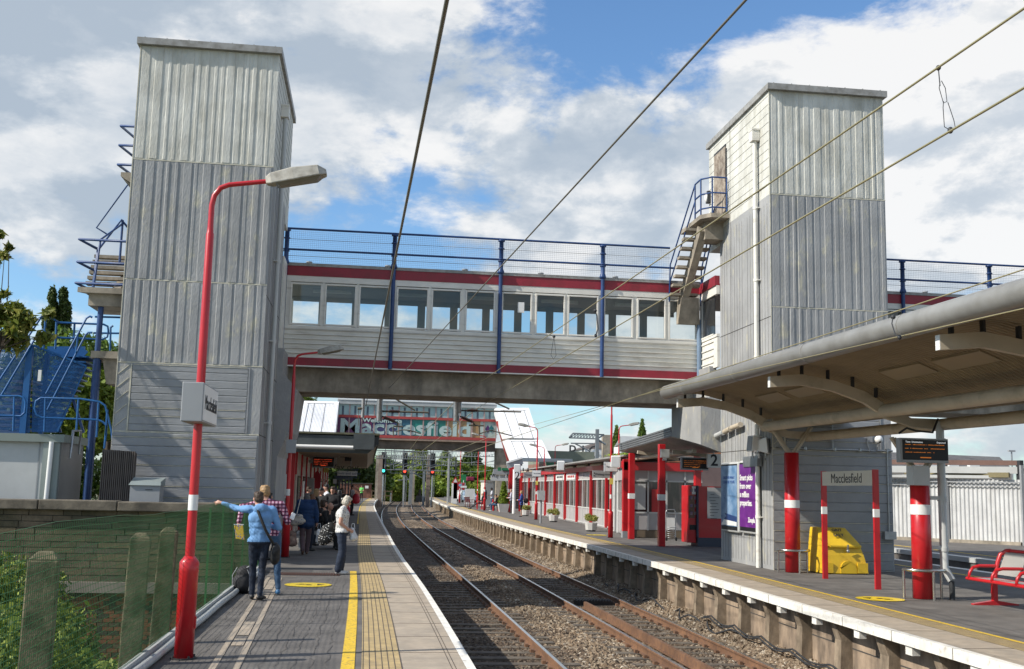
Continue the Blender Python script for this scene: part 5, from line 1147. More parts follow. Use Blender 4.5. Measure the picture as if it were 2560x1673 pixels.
b = MB(); b.tube([(10.22,18.1,0.44),(10.22,15.8,0.44)],0.03,8); b.tube([(10.66,18.05,0.43),(10.66,15.8,0.43)],0.035,8); b.tube([(10.90,17.9,0.93),(10.90,15.8,0.93)],0.03,8); b.build('frame', M['red'], t)
SM = mat('perforated_steel', (0.42,0.42,0.40), 0.45, 0.4, var=0.05)
for k in range(3):
    y_ = 17.95-0.70*k
    b = MB(); b.hexa([(10.70,y_-0.64,0.52),(10.72,y_-0.64,0.52),(10.72,y_,0.52),(10.70,y_,0.52),(10.86,y_-0.64,0.90),(10.88,y_-0.64,0.90),(10.88,y_,0.90),(10.86,y_,0.90)]); b.build('backrest', SM, t)
    b = MB(); b.box(10.24,10.66,y_-0.64,y_,0.445,0.46); b.build('seat', SM, t)
t.location.x += 0.17
# ---- posters on the tower
XT = 9.79
def poster(lab, y0, y1, z0, z1, colr, words, mk):
    t = thing('poster_case', lab, 'poster', (XT, (y0+y1)/2, z0), world=True)
    b = MB(); b.box(XT-0.12, XT-0.01, y0, y1, z0, z1); b.build('case', M['lightgrey'], t, bevel=0.05)
    b = MB(); b.box(XT-0.126, XT-0.122, y0+0.06, y1-0.06, z0+0.06, z1-0.06); b.build('border', M['black'], t)
    b = MB(); b.box(XT-0.132, XT-0.128, y0+0.06, y1-0.06, z0+0.16, z1-0.10); b.build('sheet', colr, t)
    mk(t, y0, y1, z0, z1)
PUR = mat('purple_print', (0.13,0.02,0.20), 0.3, col2=(0.20,0.04,0.28), nscale=3, mixlo=0.5, mixhi=0.65, var=0.15)
BLU = mat('blue_print', (0.10,0.21,0.38), 0.3, col2=(0.24,0.35,0.50), nscale=2.4, mixlo=0.4, mixhi=0.62, var=0.15)
def mkp(t, y0, y1, z0, z1):
    for i, s in enumerate(('Smart picks', 'from over', 'a million', 'properties.')): text('lettering', s, 0.205, (XT-0.136, y1-0.10, z1-0.45-0.215*i), FACE_NX, M['white'], t, 'LEFT', bold=0.006, sx=1.0)
    text('logo', 'Zoopla', 0.17, (XT-0.136, y0+0.12, z0+0.34), FACE_NX, M['white'], t, 'RIGHT', bold=0.006); 
def mkb(t, y0, y1, z0, z1):
    text('lettering', 'DISCOVER WHAT\nCOULD BE YOURS', 0.115, (XT-0.136, (y0+y1)/2, z1-0.48), FACE_NX, mat('navy_print', (0.02,0.07,0.25), 0.4), t)
    b = MB(); b.prism([(y1-0.12,z0+0.25),(y0+0.08,z0+0.25),(y0+0.08,z0+0.42),(y1-0.35,z0+0.50),(y1-0.5,z0+0.42)], XT-0.138, XT-0.134, 'x'); b.build('dark_band', mat('navy_print2', (0.02,0.05,0.16), 0.4), t)
    b = MB(); b.prism([(y1-0.08,z0+0.18),(y0+0.08,z0+0.18),(y0+0.08,z0+0.28),(y1-0.3,z0+0.33)], XT-0.140, XT-0.1385, 'x'); b.build('pale_band', M['white'], t)
poster('pale blue advertising poster in a case on the right tower', 27.86, 29.28, 0.78, 2.64, BLU, None, mkb)
poster('purple advertising poster with white slogan on the right tower', 26.46, 27.78, 0.80, 2.66, PUR, None, mkp)
# sign and floodlight by the downpipe
def floodlight(lab, c, rz, s=1.0):
    t = thing('floodlight', lab, 'floodlight', c, rz, group='white square floodlights'); t.scale = (s,s,s)
    b = MB(); b.hexa([(-0.17,-0.14,-0.20),(0.17,-0.14,-0.20),(0.10,0.14,-0.13),(-0.10,0.14,-0.13),(-0.17,-0.10,0.20),(0.17,-0.10,0.20),(0.10,0.14,0.13),(-0.10,0.14,0.13)]); b.build('housing', M['white'], t, bevel=0.015)
    b = MB(); b.hexa([(-0.14,-0.15,-0.17),(0.14,-0.15,-0.17),(0.14,-0.135,-0.17),(-0.14,-0.135,-0.17),(-0.14,-0.115,0.17),(0.14,-0.115,0.17),(0.14,-0.10,0.17),(-0.14,-0.10,0.17)]); b.build('glass', M['greymetal'], t)
    b = MB(); b.tube([(0,0.1,0),(0,0.3,-0.05),(0,0.3,-0.3)],0.025,6); b.build('bracket', M['steel'], t)
    return t
f1 = (9.668, 25.9, 2.986); floodlight('white floodlight on the tower above the purple poster, facing right', f1, 0.9)
f2 = (9.449, 26.0, 3.034); floodlight('white floodlight seen side on beside the tower downpipe', f2, -1.5)
a_ = (9.672, 9.648, 2.688, 3.006)
t = thing('hanging_sign', 'small white Macclesfield sign above the purple poster', 'sign', ((a_[0]+a_[1])/2,26.3,a_[2]), world=True)
b = MB(); b.box(a_[0],a_[1],26.25,26.35,a_[2],a_[3]); b.build('panel', M['white'], t); b = MB(); b.box(a_[1]-0.02,a_[1]+0.10,27.35,26.3,a_[2]-0.2,a_[2]+0.06); b.box(a_[1]+0.1,XT,26.12,26.17,a_[2]-0.05,a_[2]); b.build('bracket', M['steel'], t)
text('lettering', 'Macclesfield', 0.092, ((a_[0]+a_[1])/2,26.245,(a_[2]+a_[3])/2-0.02), FACE_CAM, M['dark'], t, sx=0.8)
# ================================================================ kiosk shelter beside the tower
ks = thing('kiosk_shelter', 'open shelter with butterfly roof and square red posts beside the tower', 'shelter', (10.5,38,0), world=True)
A = (9.763, 34.5, 3.593); Bq = (11.42, 34.5, 3.132); Cq = (9.887, 42.5, 3.357)
zA, zB_, zC = A[2], Bq[2], Cq[2]
b = MB()
def slab4(p, th): 
    b.hexa([(q[0],q[1],q[2]) for q in p] + [(q[0],q[1],q[2]+th) for q in p])
FR = (Bq[0], 43.0, zB_-0.05)
slab4([A, Bq, FR, Cq], 0.05); b.build('roof', M['capgrey'], ks)
b = MB()
for k in range(4):
    o_ = 0.05+0.075*k
    b.beam((A[0],A[1],A[2]+o_), (Cq[0],Cq[1],Cq[2]+o_), 0.05+0.02*k, 0.055)
b.build('ribbed_fascia', mat('fascia_grey', (0.14,0.145,0.15), 0.5), ks)
b = MB(); b.beam((A[0],A[1]-0.03,A[2]+0.02),(Bq[0],Bq[1]-0.03,Bq[2]+0.02),0.05,0.10); b.build('front_fascia', M['canopyrib'], ks)
b = MB(); b.beam((A[0]+0.3,35.5,zA-0.45),(Bq[0],35.5,zB_-0.12),0.1,0.12); b.beam((A[0]+0.1,39.5,zA-0.35),(Bq[0],39.5,zB_-0.12),0.1,0.12); b.tube([(10.6,34.8,3.15),(10.3,43,3.05)],0.08,8); b.build('rafter', M['canopyrib'], ks)
for lab, (x_, y_), zt_ in (('square_post', (9.83,36.0), 3.40), ('square_post', (10.04,41.1), 3.25), ('square_post', (11.35,36.9), 3.2)):
    b = MB(); b.box(x_-0.11,x_+0.11,y_-0.11,y_+0.11,0.0,zt_); o = b.build(lab, M['red'], ks, bevel=0.015); b = MB(); b.box(x_-0.114,x_+0.114,y_-0.114,y_+0.114,1.52,1.72); b.build('white_band', M['white'], o)
b = MB(); p = (9.872, 35.8, 3.085); b.box(p[0]-0.14,p[0]+0.14,p[1]-0.1,p[1]+0.05,p[2]-0.14,p[2]+0.14); b.box(p[0]-0.07,p[0]+0.05,p[1]-0.1,p[1],p[2]-0.24,p[2]-0.15); b.build('speaker_box', M['lightgrey'], label='pale grey speaker box on the near square red post', cat='speaker')
a_ = (10.313, 11.184, 2.57, 2.927)
screen('departure screen hanging in the shelter left of the number 2', ((a_[0]+a_[1])/2, 35.25, (a_[2]+a_[3])/2), a_[1]-a_[0], a_[3]-a_[2], 4, header=False)
a_ = (11.079, 11.533, 2.631, 3.081)
t = thing('platform_number_sign', 'large white sign with black figure 2 under the shelter roof', 'sign', ((a_[0]+a_[1])/2,34.95,a_[2]), world=True)
b = MB(); b.box(a_[0],a_[1],34.9,35.0,a_[2],a_[3]); b.build('panel', M['white'], t); text('figure', '2', 0.52, ((a_[0]+a_[1])/2,34.895,(a_[2]+a_[3])/2), FACE_CAM, M['dark'], t, bold=0.01); b = MB(); b.tube([((a_[0]+a_[1])/2,34.95,a_[3]),((a_[0]+a_[1])/2,34.95,a_[3]+0.3)],0.02,6); b.build('hanger', M['steel'], t)
# vending machine and red panel
v0, v1 = (11.19, 36.899, 0.0), (12.094, 36.626, 0.0)
t = thing('vending_machine', 'tall red drinks vending machine under the shelter', 'vending machine', (11.05,36.6,0), world=True)
a_ = (10.838, 11.151, 0.099, 2.045)
b = MB(); b.box(a_[0],a_[1],36.4,37.1,0.12,a_[3]); b.build('cabinet', M['red'], t, bevel=0.02)
b = MB(); b.box(a_[0]+0.05,a_[1]-0.06,36.385,36.397,0.95,a_[3]-0.34,0); b.build('window', mat('vend_glass', (0.07,0.02,0.02), 0.15, col2=(0.20,0.08,0.05), nscale=9, var=0.3), t)
b = MB()
for k in range(4):
    for j in range(3): b.box(a_[0]+0.10+j*0.14,a_[0]+0.18+j*0.14,36.375,36.384,1.05+k*0.26,1.16+k*0.26)
b.build('product', mat('products', (0.35,0.22,0.18), 0.5, col2=(0.1,0.05,0.25), nscale=12, var=0.3), t)
b = MB(); b.box(a_[0]+0.08,a_[0]+0.3,36.385,36.397,0.55,0.72); b.build('delivery_flap', M['black'], t)
b = MB(); b.box(a_[0]+0.16,a_[1]-0.02,36.38,36.397,a_[3]-0.30,a_[3]-0.03); b.build('top_sign', M['white'], t)
t = thing('red_kiosk_panel', 'red panel wall carrying a white notice beside the vending machine', 'panel', (11.7,36.4,0), world=True)
b = MB(); b.box(a_[1]+0.06,12.75,36.3,37.1,0.30,a_[3]-0.02); b.build('panel', M['red'], t)
b = MB(); b.box(a_[1]+0.03,12.75,36.29,37.1,0.0,0.30); b.box(a_[1]+0.0,a_[1]+0.06,36.3,37.1,0.3,a_[3]); b.build('plinth', mat('navy_grey', (0.04,0.05,0.08), 0.5), t)
a_ = (11.507, 12.045, 0.948, 1.991)
b = MB(); b.box(a_[0],a_[1],36.28,36.295,a_[2],a_[3]); b.build('notice', mat('grey_notice', (0.50,0.50,0.50), 0.5), t)
b = MB(); r = random.Random(2)
for k in range(9): b.box(a_[0]+0.06+r.random()*0.05,a_[1]-0.1-r.random()*0.2,36.272,36.278,a_[3]-0.25-0.1*k,a_[3]-0.235-0.1*k)
b.build('notice_lines', M['dark'], t)
# luggage trolley
t = thing('luggage_trolley', 'silver luggage trolley parked behind the near square red post', 'trolley', (10.95,40.2,0), world=True)
a_ = (11.172, 11.543, 0.017, 1.152)
b = MB(); b.tube([(a_[0],40.3,0.1),(a_[0],40.3,a_[3]-0.1),(a_[0]+0.05,40.3,a_[3]),(a_[1]-0.05,40.3,a_[3]),(a_[1],40.3,a_[3]-0.1),(a_[1],40.3,0.1)],0.02,6)
for z_ in (a_[3]-0.15,a_[3]-0.5): b.tube([(a_[0],40.3,z_),(a_[1],40.3,z_)],0.015,6)
b.build('frame', M['steel'], t)
b = MB(); b.box(a_[0]+0.02,a_[1]-0.02,40.28,40.3,a_[3]-0.75,a_[3]-0.3); b.build('panel', M['white'], t)
b = MB()
for k in range(6): b.tube([(a_[0]+0.02,40.2,0.12+0.07*k),((a_[0]+a_[1])/2,39.95,0.16+0.07*k),(a_[1]-0.02,40.2,0.12+0.07*k)],0.012,5)
b.build('basket', M['steel'], t)
for x_ in (a_[0],a_[1]):
    b = MB(); b.tube([(x_-0.02,40.2,0.07),(x_+0.02,40.2,0.07)],0.07,10); b.build('wheel', M['black'], t)
# ================================================================ waiting room
wr = thing('waiting_room', 'long waiting room with red posts, tall glazing and a flat roof', 'waiting room', (11.3,60,0), world=True)
PG_ = mat('panel_grey', (0.40,0.38,0.375), 0.5, var=0.08); GF = mat('glazing_frame', (0.55,0.55,0.53), 0.45, var=0.05)
WG = mat('waiting_glass', (0.055,0.05,0.05), 0.12, col2=(0.30,0.17,0.16), nscale=1.4, mixlo=0.5, mixhi=0.72, var=0.3, stretch=(3,1.2,0.25), spec=0.7)  # pink streaks in the glass colour are painted reflections
def wx(y): return 11.25+(y-49.5)*0.0226
py_ = [49.6,51.4,55.5,59.8,64.0,68.2,72.4,76.8,81.2,86.0]
for i in range(len(py_)-1):
    ya, yb_ = py_[i], py_[i+1]; xa, xb_ = wx(ya), wx(yb_)
    b = MB(); b.beam((xa+0.15,ya,0.44),(xb_+0.15,yb_,0.44),0.06,0.86); b.beam((xa+0.15,ya,2.56),(xb_+0.15,yb_,2.56),0.06,0.42); b.build('wall_panel', PG_, wr)
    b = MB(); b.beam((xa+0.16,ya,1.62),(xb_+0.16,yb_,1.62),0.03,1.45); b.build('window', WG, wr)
    b = MB(); b.beam((xa+0.11,ya,0.89),(xb_+0.11,yb_,0.89),0.05,0.06); b.beam((xa+0.11,ya,2.36),(xb_+0.11,yb_,2.36),0.05,0.06); b.beam((xa+0.11,ya,0.10),(xb_+0.11,yb_,0.10),0.05,0.06)
    for k in range(4):
        f = k/3.0; x_ = xa+(xb_-xa)*f+0.11; y_ = ya+(yb_-ya)*f; b.box(x_-0.025,x_+0.025,y_-0.035,y_+0.035,0.1,2.75)
    b.build('glazing_bar', GF, wr)
for y_ in py_[1:]:
    b = MB(); b.box(wx(y_)-0.02,wx(y_)+0.12,y_-0.09,y_+0.09,0.06,2.78); b.build('red_post', M['red'], wr, bevel=0.01)
    b = MB(); b.box(wx(y_)-0.02,wx(y_)+0.05,y_-0.05,y_+0.05,3.02,3.2); b.build('roof_bracket', M['red'], wr)
for i in range(1, len(py_)-1):
    b = MB(); ym = (py_[i]+py_[i+1])/2; b.tube([(wx(ym)-0.05,ym-1.3,3.08),(wx(ym)-0.05,ym+1.3,3.08)],0.075,8); b.build('tube_light', M['canopyrib'], wr)
b = MB(); b.beam((wx(49)+0.0,49,2.90),(wx(86.2),86.2,2.90),0.16,0.26); b.box(10.0,13.2,42.2,42.36,2.62,2.95); b.beam((10.02,42.4,2.85),(wx(49),49,2.90),0.14,0.26); b.build('red_beam', M['red'], wr)
b = MB(); b.hexa([(10.0,42.3,3.16),(13.4,42.3,3.16),(14.5,86.5,3.22),(wx(86.5)-0.02,86.5,3.22),(10.0,42.3,3.23),(13.4,42.3,3.23),(14.5,86.5,3.3),(wx(86.5)-0.02,86.5,3.3)]); b.build('roof', M['capgrey'], wr)
# near end
b = MB(); b.box(10.25,13.2,42.3,42.38,0.32,0.98); b.box(10.25,13.2,42.3,42.38,2.22,2.62); b.build('wall_panel', PG_, wr)
b = MB(); b.box(10.25,13.2,42.28,42.4,0.02,0.30); b.build('plinth', mat('brown_plinth', (0.16,0.12,0.08), 0.8), wr)
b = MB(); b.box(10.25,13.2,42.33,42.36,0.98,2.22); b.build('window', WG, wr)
b = MB()
for x_ in (10.28,11.0,11.75,12.5): b.box(x_-0.03,x_+0.03,42.27,42.3,0.3,2.62)
for z_ in (0.98,2.22): b.box(10.25,13.2,42.27,42.3,z_-0.03,z_+0.03)
b.build('glazing_bar', GF, wr)
b = MB(); b.box(9.98,10.25,42.2,42.42,0.25,3.05); b.build('corner_post', M['red'], wr, bevel=0.01); b = MB(); b.box(9.96,10.27,42.18,42.42,0.0,0.25); b.build('plinth', M['greymetal'], wr)
b = MB(); b.beam((10.15,42.5,0.5),(10.95,47.0,0.5),0.06,0.9); b.beam((10.15,42.5,2.5),(11.2,49,2.5),0.06,0.5); b.build('wall_panel', PG_, wr)
b = MB(); b.beam((10.16,42.5,1.6),(10.95,47.0,1.6),0.03,1.35); b.build('window', WG, wr)
b = MB(); b.beam((10.1,42.5,0.95),(10.92,47.0,0.95),0.05,0.06); b.box(10.85,11.0,46.9,47.1,0,2.7); b.box(11.1,11.25,48.6,48.9,0,2.7); b.build('door_frame', GF, wr)
b = MB(); b.beam((11.1,47.1,1.2),(11.35,48.8,1.2),0.03,2.3); b.build('doorway', M['black'], wr)
b = MB(); b.box(10.35,10.9,42.285,42.29,1.1,2.1); b.build('map_sheet', M['lightgrey'], wr); b = MB(); b.box(11.15,11.6,42.285,42.29,1.0,1.9); b.build('red_sheet', mat('red_sheet', (0.45,0.03,0.03), 0.5), wr)
b = MB(); b.box(13.2,18,52,86,0.0,3.05); b.box(11.8,13.1,43,52,0,3.0); b.build('inner_wall', mat('interior_wall', (0.20,0.14,0.13), 0.8), wr)
for lab, x0_, x1_, y_, sz in (('grey waiting room sign over the near waiting room bay', (10.152, 49.0, 2.602), (10.749, 49.0, 2.467), 49.0, 0.25), ('grey waiting room sign over the far waiting room bay', (10.411, 73.0, 2.822), (11.039, 73.0, 2.633), 73.0, 0.28)):
    a_ = (x0_[0], x1_[0]+0.25, x1_[2]-0.1, x0_[2]+0.1)
    t = thing('room_sign', lab, 'sign', (a_[0], y_, a_[2]), world=True)
    b = MB(); b.box(a_[0],a_[1],y_,y_+0.06,a_[2],a_[3]); b.build('panel', mat('sign_grey', (0.33,0.32,0.31), 0.5), t)
    text('lettering', 'Waiting room', (a_[1]-a_[0])*0.155, ((a_[0]+a_[1])/2+0.06,y_-0.006,(a_[2]+a_[3])/2), FACE_CAM, M['dark'], t)
    b = MB(); b.ell((a_[0]+0.09,y_-0.005,a_[3]-0.12),0.03,0.004,0.03,5); b.box(a_[0]+0.06,a_[0]+0.12,y_-0.01,y_-0.003,a_[2]+0.08,a_[2]+0.12); b.build('pictogram', M['dark'], t)
for i, (ya, yb_, m_) in enumerate(((64.4,67.8,'plain white panel with a name above the waiting room glazing'),(60.2,63.6,'white panel with coloured logos above the waiting room glazing'))):
    b = MB(); b.beam((wx(ya)+0.06,ya,2.56),(wx(yb_)+0.06,yb_,2.56),0.03,0.36); o = b.build('wall_sign', M['white'], label=m_, cat='sign')
    b = MB()
    for k in range(4): q = ya+0.7+k*0.6; b.box(wx(q)+0.035,wx(q)+0.043,q,q+0.35,2.50,2.62)
    b.build('sign_mark', M['dark'] if i == 0 else M['red'], o)
fl = (9.547, 41.5, 2.922); floodlight('white floodlight over the lamp post in front of the waiting room', fl, -0.6, 1.15)
fl = (10.681, 60.0, 3.125); floodlight('white floodlight half way along the waiting room roof', fl, -0.6, 1.3)
fl = (10.704, 78.0, 3.255); floodlight('white floodlight at the far end of the waiting room roof', fl, -0.6, 1.4)
b = MB(); p = (9.239, 58.0, 1.478); b.box(p[0]-0.2,p[0]+0.2,57.9,58.1,p[2]-0.25,p[2]+0.25); o = b.build('help_point', M['lightgrey'], label='pale help point box on a grey pole by the waiting room', cat='help point'); b = MB(); b.tube([(p[0],58,0),(p[0],58,p[2]-0.2)],0.06,8); b.build('pole', M['greymetal'], o)
# planters
PLW = mat('planter_white', (0.55,0.54,0.51), 0.6, var=0.1)
FL = leafmat('planter_leaf', (0.16,0.20,0.03), (0.34,0.36,0.08), (0.50,0.42,0.18))
for i, (px, py, lab) in enumerate(((1373,1235,'white planter of yellow flowers nearest the camera by the waiting room'),(1286,1213,'middle white planter of yellow and pink flowers by the waiting room'),(1221,1199,'far white planter of yellow flowers beside the woman in black'))):
    p = (((9.921, 48.06, 0.0), (10.451, 61.005, -0.0), (10.651, 73.321, 0.0)))[i]
    t = thing('flower_planter', lab, 'planter', (p[0], p[1], 0), group='white flower planters on the right platform'); t.scale = (0.64,)*3
    b = MB(); b.lathe([(0,0.10),(0.38,0.10),(0.45,0.58),(0.40,0.60),(0,0.56)], n=8, smooth=False); b.build('tub', PLW, t); b = MB(); b.lathe([(0,0.0),(0.32,0.0),(0.32,0.10),(0,0.10)], n=8, smooth=False); b.build('base', M['dark'], t)
    r = random.Random(i); bl = [(r.uniform(-.38,.38),r.uniform(-.25,.25),0.88+r.uniform(-.12,.16),0.26,0.26,0.2) for _ in range(8)]
    leaves('flowers', bl, 3000, 0.055, FL, seed=20+i, shell=0.3, parent=t)
p = (10.447, 83.888, 0.0)
t = thing('conifer_planter', 'cone shaped green shrub in a white planter by the benches', 'planter', (p[0],p[1],0))
b = MB(); b.hexa([(-0.3,-0.3,0),(0.3,-0.3,0),(0.3,0.3,0),(-0.3,0.3,0),(-0.42,-0.42,0.62),(0.42,-0.42,0.62),(0.42,0.42,0.62),(-0.42,0.42,0.62)]); b.build('tub', PLW, t)
leaves('shrub', [(0,0,0.85+0.25*k,0.42-0.05*k,0.42-0.05*k,0.28) for k in range(7)], 5000, 0.07, leafmat('cone_leaf',(0.08,0.14,0.01),(0.17,0.24,0.02),(0.25,0.32,0.04)), seed=3, parent=t)
# ================================================================ beyond the right platform
cf_ = thing('corrugated_fence', 'white corrugated metal fence beyond the far platform', 'fence', (24.6,45.5,0), world=True)
q0, q1 = Vector((22.383, 45.331, 0.0)), Vector((26.196, 41.334, 0.0)); q0.z = q1.z = 0; dv = q1-q0; L_ = dv.length; dv.normalize()
b = MB(); n = int(L_/0.17); vs = []
nv = Vector((-dv.y, dv.x, 0))
for i in range(n*4+1):
    o_ = (0.0, 0.045, 0.045, 0.0)[i % 4]; p = q0 + dv*(L_*i/(n*4)) + nv*o_
    vs += [(p.x,p.y,0.12),(p.x,p.y,2.62)]
b.add(vs, [(2*i,2*i+2,2*i+3,2*i+1) for i in range(n*4)]); b.build('sheet', mat('white_sheet', (0.56,0.565,0.56), 0.5, col2=(0.42,0.42,0.40), nscale=1.5, mixlo=0.5, mixhi=0.75, var=0.1, stretch=(1,1,0.3)), cf_)
b = MB()
for zz, hh in ((2.50,0.05),(2.35,0.03)): b.beam((q0.x,q0.y-0.1,zz),(q1.x,q1.y-0.1,zz),0.04,hh)
for f in (0.0,0.46,1.0): p = q0+dv*L_*f; b.box(p.x-0.06,p.x+0.06,p.y-0.14,p.y-0.02,0,3.2)
b.build('rail', M['greymetal'], cf_)
b = MB(); b.beam((q0.x-1,q0.y+0.2,3.30),(q1.x+0.2,q1.y+0.2,3.30),0.22,0.20); b.build('pipe_cover', mat('rust_pipe', (0.17,0.10,0.08), 0.8, var=0.2), cf_)
b = MB(); b.beam((q0.x-1,q0.y+0.2,3.0),(q1.x,q1.y+0.2,3.0),0.1,0.28); b.beam((q0.x-1,q0.y+0.4,2.72),(q1.x-0.3,q1.y+0.4,2.72),0.1,0.12); b.build('beam', M['lightgrey'], cf_)
b = MB(); b.beam((q0.x+1,q0.y+0.15,2.80),(q1.x-0.4,q1.y+0.15,2.80),0.1,0.20); b.build('ochre_band', mat('ochre', (0.20,0.17,0.09), 0.8, var=0.2), cf_)
b = MB(); b.beam((q0.x,q0.y+0.1,0.06),(q1.x,q1.y+0.1,0.06),0.3,0.14); b.build('kerb', M['concrete'], cf_)
b = MB(); b.box(q1.x,q1.x+0.15,q1.y,q1.y+0.3,0,3.4); b.build('dark_upright', M['dark'], cf_)
t = thing('slate_roofed_building', 'long building with grey slate roof beyond the corrugated fence', 'building', (33.429, 60.0, 0), world=True)
r0, r1, r2, r3 = (29.476, 60.0, 3.599), (37.524, 60.0, 3.601), (38.58, 63.0, 4.408), (30.972, 63.0, 4.521)
b = MB(); b.add([r0,r1,r2,r3],[(0,1,2,3)]); b.add([r1,(r1[0],70,r1[2]),r2],[(0,1,2)]); b.build('roof', mat('slate', (0.13,0.125,0.12), 0.7, col2=(0.09,0.085,0.085), nscale=4, var=0.2, stretch=(1,1,4)), t)
b = MB(); b.box(r0[0],r1[0],60.1,70,0,r0[2]-0.02); b.build('wall', mat('grey_wall', (0.30,0.27,0.23), 0.8, var=0.15), t)
for k in range(3): x_ = r0[0]+(r1[0]-r0[0])*(0.35+0.16*k); b = MB(); b.box(x_,x_+0.6,59.98,60.3,r0[2]+0.02,r0[2]+0.28); b.build('roof_window', M['white'], t)
p = (46.894, 75.0, 5.308)
t = thing('lamp_post', 'thin grey lamp post beyond the slate roofed building', 'lamp post', (p[0],75,0), world=True); b = MB(); b.tube([(p[0],75,0),(p[0],75,p[2]+0.0)],0.06,6); b.build('pole', M['steel'], t); b = MB(); b.box(p[0]-0.25,p[0]+0.25,74.9,75.1,p[2],p[2]+0.12); b.build('lamp_head', M['greymetal'], t)
c = (33.432, 52.0, 2.731)
tree('broadleaf_tree', 'green bushy tree at the extreme right edge beyond the fence', 'tree', (c[0]+0.8,52,0), rblobs((c[0]+1.2,52,c[2]), 1.5, 1.5, 1.6, 8, 91), 9000, 0.12, LT3, 0.15, 92)
t = thing('green_wall', 'mossy stone block lying at the right edge past the fence', 'stone', (c[0],46,0)); b = MB(); b.ell((0.2,-2,0.8),0.7,0.5,0.75,6); b.build('stone', M['concrete'], t)
# brick building glimpsed through the shelter
t = thing('brick_building', 'orange brick building glimpsed through the shelter beside the tower', 'building', (15.5,62,0), world=True)
a_ = (19.589, 20.608, 2.177, 4.241)
b = MB(); b.box(a_[0]-2.2,a_[1]+3,62,70,0,4.55); b.build('wall', mat('orange_brick', (0.36,0.15,0.07), 0.85, col2=(0.25,0.10,0.05), nscale=6, var=0.15), t)
b = MB(); b.box(a_[0]+0.1,a_[1]-0.1,61.9,61.99,2.6,3.1); b.build('window', M['glass'], t); b = MB(); b.box(a_[0],a_[1],61.85,61.97,2.2,2.5); b.build('shop_sign', M['white'], t)
# ================================================================ far footbridge with the mural
YF = 100.0
fb = thing('mural_footbridge', 'distant footbridge with glazed walls, colourful Welcome mural and white stair towers', 'footbridge', (6.4,YF,0), world=True)
k0, k1 = (-2.923, 100.0, 9.199), (11.603, 100.0, 9.023)
XA, XB = k0[0], k1[0]
zr1, zr0, zg0, zm1, zm0, zk0, zbm = (4.421, 100.0, 9.527)[2], (4.437, 100.0, 9.063)[2], (4.471, 100.0, 8.073)[2], (4.479, 100.0, 7.847)[2], (4.531, 100.0, 6.347)[2], (4.54, 100.0, 6.09)[2], (4.572, 100.0, 5.172)[2]
RF = mat('faded_red_steel', (0.36,0.05,0.045), 0.6, var=0.12)
b = MB(); b.box(XA,XB,YF-0.25,YF+3.2,zr0,zr1-0.1); b.hexa([(XA,YF-0.3,zr1-0.1),(XB,YF-0.3,zr1-0.1),(XB,YF+3.2,zr1-0.1),(XA,YF+3.2,zr1-0.1),(XA,YF+0.6,zr1+0.1),(XB,YF+0.6,zr1+0.1),(XB,YF+2.6,zr1+0.1),(XA,YF+2.6,zr1+0.1)]); b.build('roof', mat('far_roof', (0.36,0.38,0.38), 0.5, var=0.1), fb)
GG_ = mat('greenish_glass', (0.30,0.45,0.46), 0.15, var=0.12, vscale=0.6, spec=0.6)
b = MB(); b.box(XA,XB,YF+0.02,YF+0.05,zg0,zr0); b.build('upper_glazing', GG_, fb)
n = 13; b = MB()
for i in range(n+1):
    x_ = XA+(XB-XA)*i/n; b.box(x_-0.055,x_+0.055,YF-0.08,YF+0.02,zm0,zr0)
b.build('mullion', mat('far_mullion', (0.36,0.26,0.25), 0.6), fb)
b = MB()
for i in range(n): x_ = XA+(XB-XA)*(i+0.45)/n; b.box(x_-0.09,x_+0.09,YF+0.005,YF+0.018,zg0,zr0-0.15)
b.build('far_side_post', mat('blue_grey', (0.07,0.10,0.13), 0.5), fb)
b = MB(); b.box(XA,XB,YF-0.12,YF+0.05,zm1,zg0); b.box(XA,XB,YF-0.14,YF+0.05,zk0,zm0); b.build('red_rail', RF, fb)
b = MB(); b.box(XA,XB,YF-0.12,YF+0.1,zk0-0.18,zk0); b.build('ledge', mat('ledge_stone', (0.30,0.22,0.17), 0.8), fb)
b = MB(); b.box(XA,XB,YF+0.3,YF+2.8,zbm,zk0-0.1); b.build('concrete_beam', mat('far_beam', (0.16,0.13,0.10), 0.9, col2=(0.10,0.085,0.07), nscale=1, var=0.25), fb)
cols = [((0.10,0.012,0.09),0,.13),((0.14,0.02,0.10),.13,.22),((0.045,0.045,0.13),.22,.37),((0.03,0.12,0.18),.37,.47),((0.02,0.20,0.17),.47,.60),((0.02,0.17,0.14),.60,.68),((0.35,0.22,0.10),.68,.90),((0.40,0.50,0.47),.90,1.0)]
for i, (c_, f0, f1) in enumerate(cols):
    b = MB(); b.box(XA+(XB-XA)*f0, XA+(XB-XA)*f1, YF+0.0, YF+0.03, zm0, zm1); b.build('mural_panel', mat('mural_%d' % i, c_, 0.3, var=0.12), fb)
MW = mat('mural_letter', (0.40,0.52,0.50), 0.4, var=0.06)
hh = zm1-zm0
o = text('mural_lettering', 'Macclesfield', hh*1.22, (XA+(XB-XA)*0.018, YF-0.02, zm0+hh*0.44), FACE_CAM, MW, fb, 'LEFT', bold=0.055, sx=1.0, ext=0.004)
_w = max(v.co.x for v in o.data.vertices)-min(v.co.x for v in o.data.vertices); _x0 = min(v.co.x for v in o.data.vertices)
for v in o.data.vertices: v.co.x = _x0 + (v.co.x-_x0)*(XB-XA)*0.815/_w
text('mural_lettering', 'Welcome to', hh*0.34, (XA+(XB-XA)*0.16, YF-0.13, zm0+hh*0.86), FACE_CAM, MW, fb, 'LEFT', bold=0.015, sx=1.35)
b = MB(); xc = XA+(XB-XA)*0.955
